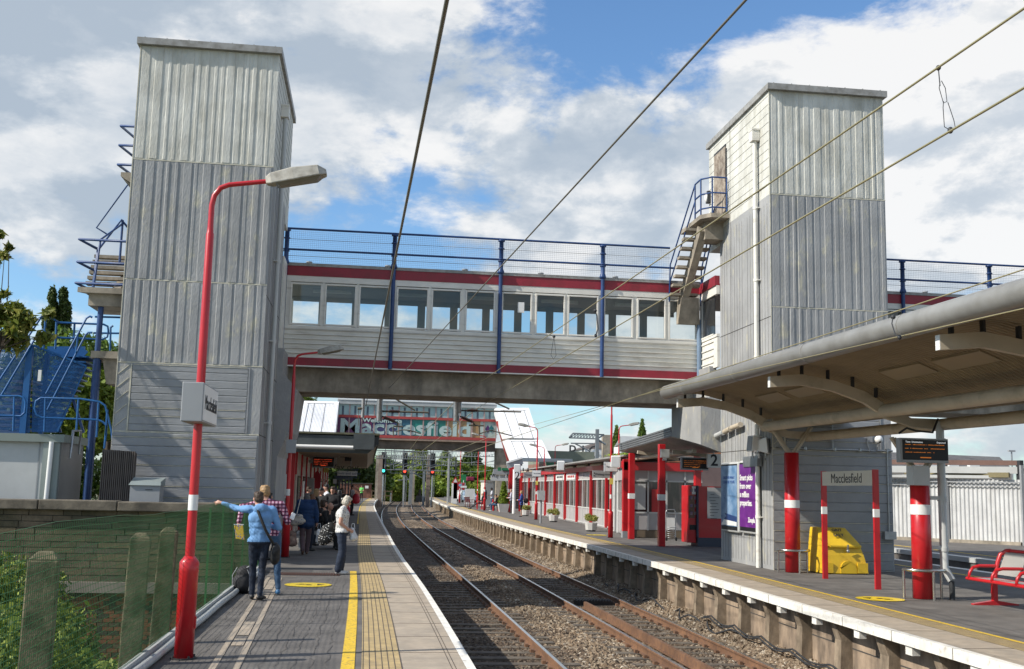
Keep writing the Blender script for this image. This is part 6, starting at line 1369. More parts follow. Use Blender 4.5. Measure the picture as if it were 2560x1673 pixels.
b.prism([(xc-0.35,zm0+hh*.55),(xc-0.1,zm0+hh*.3),(xc+0.1,zm0+hh*.55),(xc-0.1,zm0+hh*.8)], YF-0.03, YF-0.02, 'y', 0); b.prism([(xc+0.0,zm0+hh*.55),(xc+0.2,zm0+hh*.33),(xc+0.42,zm0+hh*.6),(xc+0.2,zm0+hh*.8)], YF-0.04, YF-0.03, 'y', 1)
b.build('emblem', [mat('plum', (0.08,0.02,0.12), 0.4), mat('teal', (0.02,0.15,0.17), 0.4)], fb)
# white stair enclosures
WS = mat('white_ribbed_cladding', (0.82,0.82,0.82), 0.4, var=0.05)
def enclosure(poly, dep, seams):
    b = MB(); ys_ = poly[0][1]; n_ = len(poly)
    vs = [tuple(p) for p in poly] + [(p[0], p[1]+dep, p[2]) for p in poly]
    b.add(vs, [tuple(range(n_)), tuple(reversed(range(n_, 2*n_)))] + [(i,i+n_,(i+1)%n_+n_,(i+1)%n_) for i in range(n_)]); o = b.build('stair_enclosure', WS, fb)
    tl_, tr_, br_, bl_ = poly
    b = MB()
    for k in range(1, 26):
        f = k/26.0; a_ = Vector(tl_).lerp(Vector(tr_), f); c_ = Vector(bl_).lerp(Vector(br_), f); a_.y -= 0.02; c_.y -= 0.02; b.beam(a_.lerp(c_, 0.09), c_.lerp(a_, 0.02), 0.04, 0.03, up=(0,1,0))
    b.build('cladding_rib', WS, o)
    b = MB()
    for f in seams:
        a_ = Vector(tl_).lerp(Vector(tr_), f); c_ = Vector(bl_).lerp(Vector(br_), f); a_.y -= 0.05; c_.y -= 0.05; b.beam(a_.lerp(c_, 0.07), c_, 0.03, 0.03, up=(0,1,0))
    a_ = Vector(tl_).lerp(Vector(bl_), 0.08); c_ = Vector(tr_).lerp(Vector(br_), 0.08); a_.y -= 0.05; c_.y -= 0.05; b.beam(a_.lerp(c_, 0.1), a_.lerp(c_, 0.88), 0.03, 0.03, up=(0,1,0)); b.build('seam', M['dark'], o)
enclosure([(-5.864, 99.0, 9.155), (-2.792, 99.0, 9.182), (-2.83, 94.0, 6.169), (-6.001, 94.0, 6.206)], 3.0, (0.15,0.31,0.62))
enclosure([(11.347, 98.0, 9.006), (14.33, 98.0, 9.101), (14.446, 92.5, 6.1), (11.653, 92.5, 6.05)], 3.0, (0.2,0.5,0.82))
enclosure([(11.593, 92.0, 5.878), (14.623, 92.0, 5.964), (14.842, 88.0, 4.185), (11.752, 88.0, 4.105)], 3.0, (0.12,0.40,0.75))
enclosure([(-7.147, 103.0, 7.755), (-6.611, 103.0, 7.771), (-6.546, 103.0, 6.465), (-7.51, 103.0, 6.437)], 2.0, (0.5,))
b = MB(); p_, q_ = (11.446, 97.5, 7.787), (12.713, 97.5, 3.821)
b.beam(p_, q_, 0.35, 0.3, up=(0,1,0)); b.beam((p_[0]+0.6,97.4,p_[2]), (q_[0]+0.7,97.4,q_[2]), 0.12, 0.1, up=(0,1,0)); b.build('stair_string', RF, fb)
for k in range(8,18): f = k/18.0; b = MB(); b.box(p_[0]+0.25+(q_[0]-p_[0]+0.2)*f, p_[0]+0.9+(q_[0]-p_[0]+0.2)*f, 97.2, 97.35, p_[2]+(q_[2]-p_[2])*f-0.2, p_[2]+(q_[2]-p_[2])*f-0.06); b.build('stair_tread', M['dark'], fb)
b = MB(); b.box((11.795, 101.0, 5.162)[0], (11.795, 101.0, 5.162)[0]+1.0, 100.5, 102.5, 0, zbm+0.2); b.hexa([(XB-1.9,100.6,zbm),(XB+0.8,100.6,zbm),(XB+0.8,102.4,zbm),(XB-1.9,102.4,zbm),(XB-2.2,100.6,zbm+0.3),(XB+0.8,100.6,zbm+0.3),(XB+0.8,102.4,zbm+0.3),(XB-2.2,102.4,zbm+0.3)]); b.build('pier', M['concrete'], fb)
b = MB(); b.box(-5,-4,100.5,102.5,0,zbm+0.2); b.build('pier', M['concrete'], fb)
# ================================================================ left platform building
sb = thing('station_building', 'low station building with red panels and deep grey canopy on the left platform', 'station building', (-4,42,0), world=True)
XCa, XCb = -8.5, (0.398, 40.0, 3.008)[0]
xr_ = (0.367, 40.0, 3.513)
zt_, zbt = (-0.982, 40.0, 3.6)[2], (-0.952, 40.0, 2.934)[2]
xr_ = xr_[0]
DG = mat('canopy_dark_grey', (0.085,0.10,0.105), 0.55, col2=(0.06,0.07,0.075), nscale=1.5, var=0.12)
SO = mat('soffit_buff', (0.28,0.22,0.15), 0.8, var=0.1)
b = MB(); b.prism([(XCa,zt_),(xr_,zt_-0.05),(xr_,zbt+0.35),(xr_-0.38,zbt),(XCa,zbt)], 40.0, 40.12, 'y'); b.prism([(xr_,zt_-0.05),(xr_,zbt+0.35),(xr_-0.05,zbt+0.35),(xr_-0.05,zt_-0.05)], 40.12, 76, 'y'); b.build('fascia', DG, sb)
b = MB(); b.box(XCa-0.1, xr_+0.03, 39.95, 76, zt_, zt_+0.07); b.build('roof', mat('mossy_roof', (0.13,0.13,0.085), 0.9, var=0.3, vscale=3), sb)
b = MB(); b.hexa([(XCa,40.13,zbt+0.02),(xr_-0.38,40.13,zbt+0.02),(xr_-0.38,75.9,zbt+0.02),(XCa,75.9,zbt+0.02),(XCa,40.13,zbt+0.06),(xr_-0.06,40.13,zbt+0.36),(xr_-0.06,75.9,zbt+0.36),(XCa,75.9,zbt+0.06)]); b.build('soffit', SO, sb)
b = MB(); zp = (-1.508, 39.9, 3.128)[2]; xe = (-0.519, 39.9, 3.156)[0]
b.tube([(-4.9,39.9,zp),(xe,39.9,zp),(xe+0.12,39.9,zp+0.04),(xe+0.2,39.9,zp+0.2),(xe+0.2,39.9,zp+0.28)],0.07,8); b.build('rain_pipe', M['white'], sb)
b = MB(); p = (-0.539, 39.9, 3.622); b.box(p[0],p[0]+0.75,39.75,39.98,p[2]-0.55,p[2]); b.build('gutter_box', DG, sb)
wz = (-3.296, 41.0, 2.899)[2]
a_ = (-3.672, -2.571, 2.135, 2.895)
b = MB(); b.box(-8.5,a_[1],41.2,41.35,a_[2],zbt+0.02); b.build('red_wall', M['red'], sb)
b = MB(); b.box((-2.829, 41.0, 2.951)[0],(-2.634, 41.0, 2.956)[0],41.0,41.19,0,zbt+0.02); b.build('red_post', M['red'], sb, bevel=0.02)
b = MB(); b.box(-8.5,(-2.949, 41.0, 2.948)[0],41.2,41.3,0.0,(-3.236, 41.2, 1.433)[2]); b.build('lower_wall', mat('lower_wall', (0.30,0.30,0.30), 0.7, var=0.1), sb)
b = MB(); b.box(-8.5,(-2.949, 41.0, 2.948)[0],41.25,41.28,(-3.236, 41.2, 1.433)[2],a_[2]); b.build('window', mat('green_glass', (0.05,0.08,0.06), 0.15, col2=(0.16,0.20,0.15), nscale=2, var=0.2), sb)
b = MB()
for zz in ((-3.254, 41.0, 2.093)[2],(-3.242, 41.0, 1.866)[2],(-3.222, 41.0, 1.473)[2]): b.box(-8.5,(-2.949, 41.0, 2.948)[0],41.12,41.19,zz-0.035,zz+0.035)
for xx in ((-3.617, 41.0, 2.93)[0],(-3.298, 41.0, 2.938)[0],(-3.124, 41.0, 2.943)[0],(-2.953, 41.0, 2.948)[0]): b.box(xx-0.03,xx+0.03,41.13,41.18,(-3.236, 41.2, 1.433)[2],a_[2])
b.build('window_frame', M['white'], sb)
# long side wall running away under the canopy
xw = (-2.623, 42.0, 2.181)[0]
SG = mat('side_cream', (0.42,0.36,0.29), 0.7, var=0.15, vscale=1)
b = MB(); b.box(xw-0.3,xw,41.5,76,0,zbt+0.02); b.build('side_wall', SG, sb)
for k in range(9): y_ = 42.5+k*3.6; b = MB(); b.box(xw,xw+0.04,y_,y_+1.5,0.7,2.1); b.build('side_window', M['glass'], sb)
for k in range(9): y_ = 44.3+k*3.6; b = MB(); b.box(xw,xw+0.07,y_,y_+0.3,0,zbt); b.build('red_upright', M['red'], sb)
for k in range(7): y_ = 45+k*4.2; b = MB(); b.box(xw+0.02,xw+0.09,y_,y_+0.9,0.9,1.9); b.build('notice_board', [M['white'],M['lightgrey'],M['red']][k%3], sb)
b = MB(); p = (-3.255, 39.2, 2.886); b.box(p[0]-0.14,p[0]+0.14,39.1,39.35,0,4.3); b.build('post', mat('weathered_timber', (0.26,0.21,0.15), 0.85, col2=(0.18,0.15,0.11), nscale=4, var=0.2, stretch=(3,3,0.4)), label='weathered concrete post in front of the left platform building', cat='post')
a_ = (-3.3, -3.12, 1.664, 1.938)
b = MB(); b.box(a_[0],a_[1],38.98,39.09,a_[2],a_[3]); o = b.build('control_box', M['white'], label='small white control box with round dials on the weathered post', cat='box', bevel=0.015)
b = MB(); 
for i in range(3):
    for j in range(2): b.tube([(a_[0]+0.07+j*0.12,38.97,a_[2]+0.09+i*0.13),(a_[0]+0.07+j*0.12,38.96,a_[2]+0.09+i*0.13)],0.035,10)
b.build('dial', M['dark'], o)
t = thing('ticket_cabinet', 'tall grey steel cabinet at the foot of the left lift tower', 'cabinet', (-3.2,31,0), world=True)
a_ = (-3.094, -2.868, 1.147, 2.199)
b = MB(); b.box(a_[0],a_[1],33.5,33.9,0,a_[3]); b.build('body', M['lightgrey'], t); b = MB(); b.box(a_[0]+0.05,a_[1]-0.05,33.48,33.499,0.1,a_[3]-0.05); b.build('door', M['cream'], t)
b = MB(); a_ = (-3.063, -2.876, 1.272, 1.448); b.box(a_[0],a_[1],40.8,41.0,a_[2],a_[3]); o = b.build('alarm_box', M['white'], label='small white alarm box with a red button on the building wall', cat='box', bevel=0.01); b = MB(); b.tube([((a_[0]+a_[1])/2,40.79,(a_[2]+a_[3])/2),((a_[0]+a_[1])/2,40.77,(a_[2]+a_[3])/2)],0.05,10); b.build('button', M['red'], o)
# hanging signs
a_ = (-2.238, -1.385, 2.501, 2.9)
t = screen('departure screen with red text under the left platform canopy', ((a_[0]+a_[1])/2,46,(a_[2]+a_[3])/2), a_[1]-a_[0], a_[3]-a_[2], 4, header=False)
for o in t.children:
    if o.name.startswith('led_rows'): o.data.materials.clear(); o.data.materials.append(mat('red_led', (0.05,0,0), 0.5, emit=(1.0,0.10,0.03), estr=0.5, var=0))
b = MB(); b.tube([(-0.3,0,0.2),(-0.3,0,0.75)],0.02,5); b.tube([(0.3,0,0.2),(0.3,0,0.75)],0.02,5); b.build('hanger', M['dark'], t)
def flatsign(name, lab, a_, y_, m_, words=None, size=0.1, tm=None, cat='sign', hang=0.3, bold=0.0, sx=1.0):
    t = thing(name, lab, cat, ((a_[0]+a_[1])/2, y_, a_[2]), world=True)
    b = MB(); b.box(a_[0],a_[1],y_,y_+0.08,a_[2],a_[3]); b.build('panel', m_, t)
    if words: text('lettering', words, size, ((a_[0]+a_[1])/2, y_-0.006, (a_[2]+a_[3])/2), FACE_CAM, tm or M['dark'], t, bold=bold, sx=sx)
    if hang: 
        b = MB()
        for x_ in (a_[0]+0.1*(a_[1]-a_[0]), a_[1]-0.1*(a_[1]-a_[0])): b.tube([(x_,y_+0.04,a_[3]),(x_,y_+0.04,a_[3]+hang)],0.02,5)
        b.build('hanger', M['greymetal'], t)
    return t
flatsign('way_out_sign', 'buff way out sign hanging beside the left departure screen', (-1.437, -0.638, 2.483, 2.608), 48, mat('buff_sign', (0.36,0.31,0.22), 0.5), 'Way out', 0.30, hang=0.8, sx=1.3)
flatsign('notice_sign', 'white direction sign hanging under the left canopy, nearest the trees', (-1.651, -0.548, 2.294, 2.56), 62, M['white'], 'Waiting room\nTickets and toilets\nPlatforms 2 and 3', 0.20, mat('navy', (0.03,0.05,0.16), 0.5), hang=1.0)
for lab, (xa_,ya_,xb_,yb_), Y_, c_ in (('black loudspeaker box fixed under the left canopy, upper one', (1572,50,1705,108), 47, 'dark'), ('black loudspeaker box fixed under the left canopy, lower one', (1672,130,1790,195), 49, 'dark'), ('white floodlight pair under the left canopy edge', (1490,10,1540,62), 44, 'white')):
    pass
for lab, q, c_ in (('black box fixed under the left canopy, upper one', (-1.154, -0.848, 2.939, 3.062), 'black'), ('black box fixed under the left canopy, lower one', (-0.959, -0.675, 2.787, 2.933), 'black'), ('small white lamp under the left canopy edge', (-1.257, -1.146, 2.954, 3.062), 'white'), ('round pale lamp shade under the left canopy', (-2.45, -2.283, 2.664, 2.804), 'lightgrey')):
    b = MB(); b.box(q[0],q[1],46.5,46.8,q[2],q[3]); b.box((q[0]+q[1])/2-0.02,(q[0]+q[1])/2+0.02,46.6,46.64,q[3],zbt+0.1); b.build('canopy_fitting', M[c_], label=lab, cat='fitting', bevel=0.02)
t = thing('banner_flag', 'rounded red feather banner standing behind the seated crowd', 'banner', (-2.198, 50, 0), world=True)
q = (-2.388, -2.056, 1.562, 2.387)
b = MB(); mx_ = (q[0]+q[1])/2; hw = (q[1]-q[0])/2
b.prism([(q[0],0.5),(q[1],0.5),(q[1],q[3]-0.5)]+[(mx_+hw*math.cos(a),q[3]-0.5+0.5*math.sin(a)) for a in np.linspace(0.2,math.pi-0.2,9)]+[(q[0],q[3]-0.5)], 50, 50.03, 'y'); b.build('cloth', mat('banner_red', (0.33,0.01,0.02), 0.6), t)
b = MB(); b.tube([(mx_,50,0),(mx_,50,0.5)],0.02,5); b.build('pole', M['dark'], t)
b = MB(); 
for k in range(3): b.box(mx_-0.08,mx_+0.08,49.97,49.995,q[3]-1.45-k*0.16,q[3]-1.36-k*0.16)
b.build('white_print', M['cream'], t)
t = thing('ribbed_radiator_screen', 'pale ribbed screen panel behind the crowd on the left platform', 'screen', (-2.418, 48, 0), world=True)
q = (-2.589, -2.248, 1.108, 2.039)
b = MB(); n = 9
for k in range(n): x_ = q[0]+(q[1]-q[0])*k/n; b.box(x_,x_+(q[1]-q[0])/n*0.75,48,48.1,0.1,q[3])
b.box(q[0],q[1],48.05,48.12,0.1,q[3]); b.build('ribs', M['lightgrey'], t)
t = thing('glass_shelter', 'glazed shelter of grey posts at the end of the left canopy', 'shelter', (-1.188, 66, 0), world=True)
q = (-1.822, -0.908, 0.895, 2.281)
b = MB()
for k in range(6): x_ = q[0]+(q[1]-q[0])*k/5; b.box(x_-0.04,x_+0.04,66+k*0.3,66.08+k*0.3,0,q[3])
b.box(q[0],q[1],66,66.1,q[3]-0.2,q[3]); b.box(q[0],q[1],66,66.06,1.2,1.26); b.build('frame', mat('shelter_frame', (0.10,0.12,0.13), 0.5), t)
for i in range(5):
    q = ((-3.228, -2.971, 2.22, 2.515), (-2.564, -2.413, 2.492, 2.661), (-2.335, -2.066, 2.429, 2.667), (-1.807, -1.619, 1.85, 2.09), (-0.205, 0.242, 1.375, 1.725))[i]
    yy = 150 if i == 4 else 60
    b = MB(); b.box(q[0],q[1],yy,yy+0.05,q[2],q[3]); b.build('notice', [M['white'],M['cream'],mat('poster_yellow',(0.5,0.4,0.1),0.5),M['lightgrey'],M['white']][i], label=('white notice low on the left under the canopy','cream notice right of the red banner','yellow poster under the canopy beside the way out sign','grey notice on the glass shelter','white notice on the brick wall beyond the left platform')[i], cat='notice')
# wall of the far end of left platform
t = thing('brick_wall', 'low reddish brick wall at the end of the left platform', 'wall', (-0.563, 155, 0), world=True)
q = (-1.636, 0.674, 0.105, 1.95)
b = MB(); b.box(q[0]-2,q[1],155,155.4,0,q[3]); b.build('wall', mat('end_brick', (0.20,0.09,0.06), 0.9, var=0.3, vscale=2), t); b = MB(); b.box(q[0]-2,q[1]+0.2,154.9,155.5,q[3],q[3]+0.15); b.build('coping', M['stone'], t)
b = MB(); x0_ = (0.674, 150.0, 0.52)[0]
for k in range(4): b.box(x0_+k*0.9,x0_+k*0.9+0.1,150,150.1,-0.2,1.2)
for zz in (0.4,1.0): b.box(x0_,x0_+2.8,150.02,150.08,zz,zz+0.1)
b.build('timber_fence', mat('old_timber',(0.16,0.11,0.07),0.9), label='short timber fence next to the signal at the platform end', cat='fence')
# ================================================================ signals, masts, gantries
def signal(lab, c, lit, colr, z0, sc=1.0, post=True):
    t = thing('railway_signal', lab, 'signal', (c[0], c[1], z0), group='railway colour light signals')
    h = c[2]-z0; 
    b = MB(); b.box(-0.42*sc,0.42*sc,-0.1,0.25,h-0.45*sc,h+3.1*sc); b.build('head', M['black'], t, bevel=0.08)
    b = MB()
    for k in range(4): b.tube([(0,-0.12,h+0.15*sc+k*0.72*sc),(0,-0.5,h+0.17*sc+k*0.72*sc)],0.30*sc,10,caps=False)
    b.build('hood', M['black'], t)
    b = MB(); b.tube([(0,-0.13,h+0.12*sc),(0,-0.17,h+0.12*sc)],0.22*sc,12); b.build('lit_lens', mat('lens_'+lit, colr, 0.3, emit=colr, estr=2.6, var=0), t)
    if post:
        b = MB(); b.tube([(0,0.1,0),(0,0.1,h-0.4)],0.12,8); b.tube([(0.3,0.5,0),(0.3,0.5,h+1)],0.04,5); b.build('post', M['steel'], t)
    return t
signal('signal showing green, furthest left by the platform end', (2.167, 150.0, 3.691), 'green', (0.05,0.9,0.75), -1.1, 0.85)
signal('signal showing red in the middle, under the far footbridge', (5.041, 150.0, 3.689), 'red', (1.0,0.06,0.03), -1.1, 0.85)
signal('signal showing red on the right, beside the concrete mast', (8.817, 150.0, 3.718), 'red2', (1.0,0.06,0.03), -1.1, 0.85)
MC = mat('mast_concrete', (0.26,0.20,0.16), 0.9, var=0.2); MSt = mat('mast_steel', (0.20,0.22,0.23), 0.6, var=0.1)
def mast(lab, p0, p1, w_, m_, arms=()):
    t = thing('catenary_mast', lab, 'mast', (p0[0],p0[1],0), group='overhead line masts beyond the far footbridge', world=True)
    b = MB(); b.beam((p0[0],p0[1],-1.2),(p1[0],p0[1],p1[2]),w_*0.72,w_*0.72); b.build('mast', m_, t)
    if arms:
        b = MB()
        for a, c in arms: b.tube([a,c],0.06,5)
        b.build('cantilever', MSt, t)
mast('pinkish concrete mast behind the green signal', (1.729, 148.0, 0.894), (1.714, 148.0, 5.804), 0.75, MC)
mast('pale slim mast left of the green signal', (1.197, 140.0, 0.933), (1.215, 140.0, 5.577), 0.45, M['concrete'])
mast('thick concrete mast left of the right hand red signal', (8.357, 152.0, 1.014), (8.416, 152.0, 6.181), 0.75, MC)
mast('grey mast left of the middle of the far woods', (8.726, 170.0, 0.908), (8.717, 170.0, 4.2), 0.5, MSt)
mast('pale blue grey mast standing right of the middle signal', (6.888, 175.0, 0.835), (6.944, 175.0, 4.327), 0.7, MSt, (((5.748, 175.0, 3.556),(6.922, 175.0, 4.963)),((6.956, 175.0, 4.009),(8.747, 175.0, 3.098))))
mast('concrete mast tight beside the pale blue grey mast', (7.398, 178.0, 1.042), (7.364, 178.0, 4.162), 0.7, M['concrete'])
mast('slim blue grey mast under the middle red signal', (6.16, 185.0, 0.755), (6.099, 185.0, 3.657), 0.35, MSt, (((5.1, 185.0, 2.739),(6.891, 185.0, 2.893)),((6.099, 185.0, 3.657),(7.12, 185.0, 2.786))))
mast('slim mast between the green and the middle signal', (4.377, 200.0, 0.861), (4.344, 200.0, 3.632), 0.35, MSt, (((2.608, 200.0, 2.867),(4.965, 200.0, 2.899)),((2.888, 200.0, 3.416),(5.303, 200.0, 5.228)),((3.186, 200.0, 3.544),(5.199, 200.0, 4.741))))
mast('white slim lamp column on the right platform beyond the benches', (8.646, 118.0, 0.881), (8.632, 118.0, 4.825), 0.2, M['lightgrey'])
mast('grey slim mast behind the white column', (9.7, 130.0, 0.791), (9.565, 130.0, 5.928), 0.22, MSt)
mast('dark slim mast above the warning sign', (10.054, 125.0, 0.846), (10.001, 125.0, 5.179), 0.2, M['dark'])
def gantry(lab, a, c, h, n, m_, legs=True):
    t = thing('catenary_gantry', lab, 'gantry', (a[0],a[1],0), group='lattice gantries carrying the overhead line', world=True)
    a, c = Vector(a), Vector(c); b = MB(); r_ = 0.045
    for dz in (0, -h):
        for dy_ in (0, 0.8): b.tube([a+Vector((0,dy_,dz)), c+Vector((0,dy_,dz))], r_, 5)
    for i in range(n):
        p = a.lerp(c, i/n); q = a.lerp(c, (i+0.5)/n); s = a.lerp(c, (i+1)/n)
        b.tube([p+Vector((0,0,-h)), q, s+Vector((0,0,-h))], r_*0.7, 4)
    b.build('lattice_beam', m_, t)
    if legs:
        for p in (a, c): b = MB(); b.beam((p.x,p.y+0.4,-1.2),(p.x,p.y+0.4,p.z+0.3),0.4,0.4); b.build('leg', m_, t)
    b = MB()
    for f in (0.15,0.3,0.47,0.62,0.8,0.93):
        p = a.lerp(c, f); b.tube([p+Vector((0,0.2,0.8)), p+Vector((0,0.2,-h-1.3))], 0.05, 5); b.tube([p+Vector((0,0.2,-h-0.9)), p+Vector((1.6,0.2,-h-0.5))], 0.05, 4); b.tube([p+Vector((0,0.2,-h-1.3)), p+Vector((2.0,0.2,-h-1.2))], 0.04, 4)
    b.build('drop_arm', m_, t)
gantry('nearest lattice gantry seen just under the far footbridge', (0.97, 125.0, 5.776), (7.524, 125.0, 5.724), 0.9, 26, MSt, False)
gantry('wide lattice gantry reaching over the right platform', (1.554, 150.0, 5.899), (12.188, 150.0, 5.768), 1.1, 34, MSt, False)
gantry('third lattice gantry behind the other two', (1.537, 170.0, 6.904), (19.678, 170.0, 7.495), 0.8, 40, MSt, False)
wz_ = []
for i in range(7):
    a = ((2.257, 200.0, 5.636), (2.677, 200.0, 4.196), (3.686, 200.0, 6.277), (7.155, 200.0, 4.426), (10.169, 170.0, 5.891), (13.023, 180.0, 4.654), (13.48, 160.0, 6.535))[i]
    c = ((12.224, 240.0, 5.478), (12.273, 240.0, 4.023), (10.947, 240.0, 4.282), (12.942, 240.0, 5.933), (17.211, 150.0, 5.439), (16.869, 150.0, 4.236), (16.127, 140.0, 6.144))[i]
    wireobj('distant_wire', [a, c], 0.03, M['steel'], 'thin distant overhead wire against the woods', sag=0.3, n=4, group='distant overhead wires')
# lattice mast to the right of the far stairs
t = thing('catenary_mast', 'grey lattice arm on a concrete mast above the waiting room roof', 'mast', (20.279, 92, 0), world=True)
b = MB(); p, q = (20.244, 92.0, 6.542), (20.281, 92.0, 4.488); b.beam((q[0],92,0),(p[0],92,p[2]),0.75,0.5); b.build('mast', M['concrete'], t)
b = MB(); p, q = (19.216, 91.0, 6.948), (19.216, 91.0, 4.437); b.beam((q[0],91,q[2]-2),(p[0],91,p[2]),0.28,0.28)
tp = [(16.798, 91.0, 6.161),(17.13, 91.0, 6.539),(19.812, 91.0, 6.499),(19.21, 91.0, 6.134),(16.798, 91.0, 6.161)]
for a, c in zip(tp, tp[1:]): b.beam(a, c, 0.14, 0.12)
for k in range(9):
    f = k/9.0; A_ = Vector(tp[1]).lerp(Vector(tp[2]), f*0.82); B_ = Vector(tp[0]).lerp(Vector(tp[3]), f+0.06); C_ = Vector(tp[1]).lerp(Vector(tp[2]), (f+0.1)*0.82); b.beam(A_, B_, 0.06, 0.06); b.beam(B_, C_, 0.06, 0.06)
b.tube([(19.211, 91.0, 6.097),(19.972, 91.0, 5.674)],0.09,5); b.tube([(16.955, 91.0, 5.701),(18.913, 91.0, 5.734)],0.06,5); b.tube([(17.331, 91.0, 5.675),(18.619, 91.0, 5.084)],0.06,5)
b.build('lattice_arm', MSt, t)
# ================================================================ woods, hills, far buildings
b = MB()
for pts, y_, m_ in (([(-400,0),(-400,9),(-200,14),(-80,13),(0,10.5),(40,12),(90,14),(150,11),(260,16),(420,10),(700,13),(1000,8),(1400,0)], 900, 0), ([(-400,0),(-300,6),(-60,7),(30,4),(80,5),(140,6.5),(220,5),(500,7),(900,4),(900,0)], 600, 0)):
    n_ = len(pts); rr_ = random.Random(4); dense = []
    for (xa_, za_), (xb_, zb_) in zip(pts, pts[1:]):
        for k in range(24): f = k/24.0; dense.append((xa_+(xb_-xa_)*f, za_+(zb_-za_)*f + rr_.uniform(-.35,.6)))
    dense.append(pts[-1]); vs = []
    for x_, z_ in dense: vs += [(x_,y_,-1.3),(x_,y_+60,z_),(x_,y_+260,z_*0.6),(x_,y_+300,-1.3)]
    b.add(vs, [(4*i+j,4*i+4+j,4*i+5+j,4*i+1+j) for i in range(len(dense)-1) for j in range(3)])
struct(b.build('hills', mat('wooded_hill', (0.06,0.085,0.055), 0.95, col2=(0.035,0.06,0.035), nscale=0.06, var=0.3, vscale=0.2)))
gw = np.random.default_rng(8); bl = []
for k in range(150):
    y_ = gw.uniform(215, 330); x_ = y_*gw.uniform(-0.06, 0.46); hz = gw.uniform(2.5, 5.2)*y_/250*(1.0 if x_/y_ < 0.1 else 0.85)
    bl.append((x_, y_, -1.2+hz*0.55, gw.uniform(3.5,6.5), 3, hz*0.62))
leaves('woodland', bl, 90000, 0.55, leafmat('wood_leaf', (0.09,0.14,0.02), (0.19,0.26,0.035), (0.31,0.36,0.06), 0.45), seed=12, shell=0.4, label='green woodland filling the background beyond the tracks', cat='woodland', kind='stuff')
LT5 = leafmat('fresh_leaf', (0.12,0.19,0.02), (0.22,0.31,0.035), (0.34,0.42,0.065), 0.35)
def bigtree(lab, px, py, Yp, rx, rz, lm, seed, n=14000, conif=False, hzn=1127, leaf=None):
    c = ((px-852)/2530.0*Yp, Yp, 1.8-(py-(1106+0.024*px))/2530.0*Yp)
    if conif: bl = [(c[0], Yp, c[2]+rz-0.22*rz*k, rx*(0.12+0.12*k), rx*(0.12+0.12*k), rz*0.22) for k in range(9)]
    else: bl = rblobs(c, rx, rx, rz, 14, seed)
    return tree('conifer_tree' if conif else 'broadleaf_tree', lab, 'tree', (c[0], Yp, -1.2), bl, n, leaf or Yp*0.0022, lm, 0.3*Yp/150, seed+200, group='trees beyond the platforms')
bigtree('dark shrubby tree under the end of the left canopy', 850, 1105, 165, 4.6, 4.2, LT3, 101, 18000)
bigtree('dark tree behind the left canopy and signs', 795, 1085, 158, 5.0, 5.0, LT2, 102, 16000)
bigtree('bright green tree directly behind the green signal', 905, 1115, 205, 4.0, 4.0, LT4, 103, 16000)
bigtree('bright green tree left of the middle signal', 925, 1120, 210, 3.0, 3.6, LT5, 104, 12000)
bigtree('tall pointed tree between the middle and right signals', 971, 1098, 215, 2.6, 5.2, LT4, 105, 15000)
bigtree('light green bush at the end of the right platform', 1010, 1138, 190, 2.4, 1.8, LT5, 106, 9000)
bigtree('rounded tree right of the right hand red signal', 1040, 1110, 230, 4.5, 4.4, LT4, 107, 15000)
bigtree('conifer tree standing tall left of the far stairs', 1091, 1090, 260, 5.0, 6.0, LT2, 108, 14000, conif=True)
bigtree('slender conifer tree right of the concrete mast', 1030, 1095, 262, 4.2, 5.0, LT3, 109, 9000, conif=True)
bigtree('dark broad tree behind the parked lorry', 1120, 1105, 235, 6.5, 3.8, LT3, 110, 16000)
bigtree('yellow green bush beside the white gate', 1122, 1142, 135, 1.5, 1.6, LT4, 111, 8000)
bigtree('broad tree in front of the wooded hill at the left', 885, 1095, 240, 5, 4.4, LT3, 112, 14000)
bigtree('ivy clad tree glimpsed over the waiting room roof', 1515, 1065, 75, 3.2, 0.55, LT5, 113, 9000, leaf=0.12)
for i, (px, py) in enumerate(((1433, 1015), (1495, 1000))):
    c = ((px-852)/2530.0*110, 110, 1.8-(py-(1106+0.024*px))/2530.0*110)
    tree('conifer_tree', ('thin conifer top above the kiosk roof, left one','thin conifer top above the kiosk roof, right one')[i], 'tree', (c[0],110,0), [(c[0],110,c[2]+1-0.35*k,0.12+0.09*k,0.3,0.3) for k in range(7)], 2500, 0.16, LT3, 0.12, 130+i)
b = MB(); 
t = thing('green_roof_booth', 'low green edged building roof beyond the waiting room', 'building', (18.404, 100, 0), world=True)
q = (16.424, 20.886, 4.571, 5.34); b = MB(); b.box(q[0],q[1],100,112,q[3]-1.1,q[3]); b.build('roof', mat('grey_green_roof', (0.20,0.22,0.17), 0.8, var=0.15), t); b = MB(); b.box(q[0]-0.1,q[1]+0.1,99.8,100,q[3]-1.35,q[3]-1.1); b.build('green_trim', mat('green_trim', (0.02,0.13,0.06), 0.5), t); b = MB(); b.box(q[0],q[1],100.1,112,0,q[3]-1.1); b.build('wall', mat('booth_wall', (0.22,0.12,0.09), 0.8, var=0.2), t); b = MB(); b.box(q[0]+5,q[0]+11,99.7,99.79,q[3]-2.2,q[3]-1.5); b.build('sign', M['greymetal'], t)
t = thing('white_gabled_building', 'white walled building with dark roof and black letters, partly hidden', 'building', (27.677, 130, 0), world=True)
q = (25.95, 30.385, 6.066, 6.737); b = MB(); b.box(q[0],q[1],130,140,-0.1,q[3]); b.build('wall', M['white'], t)
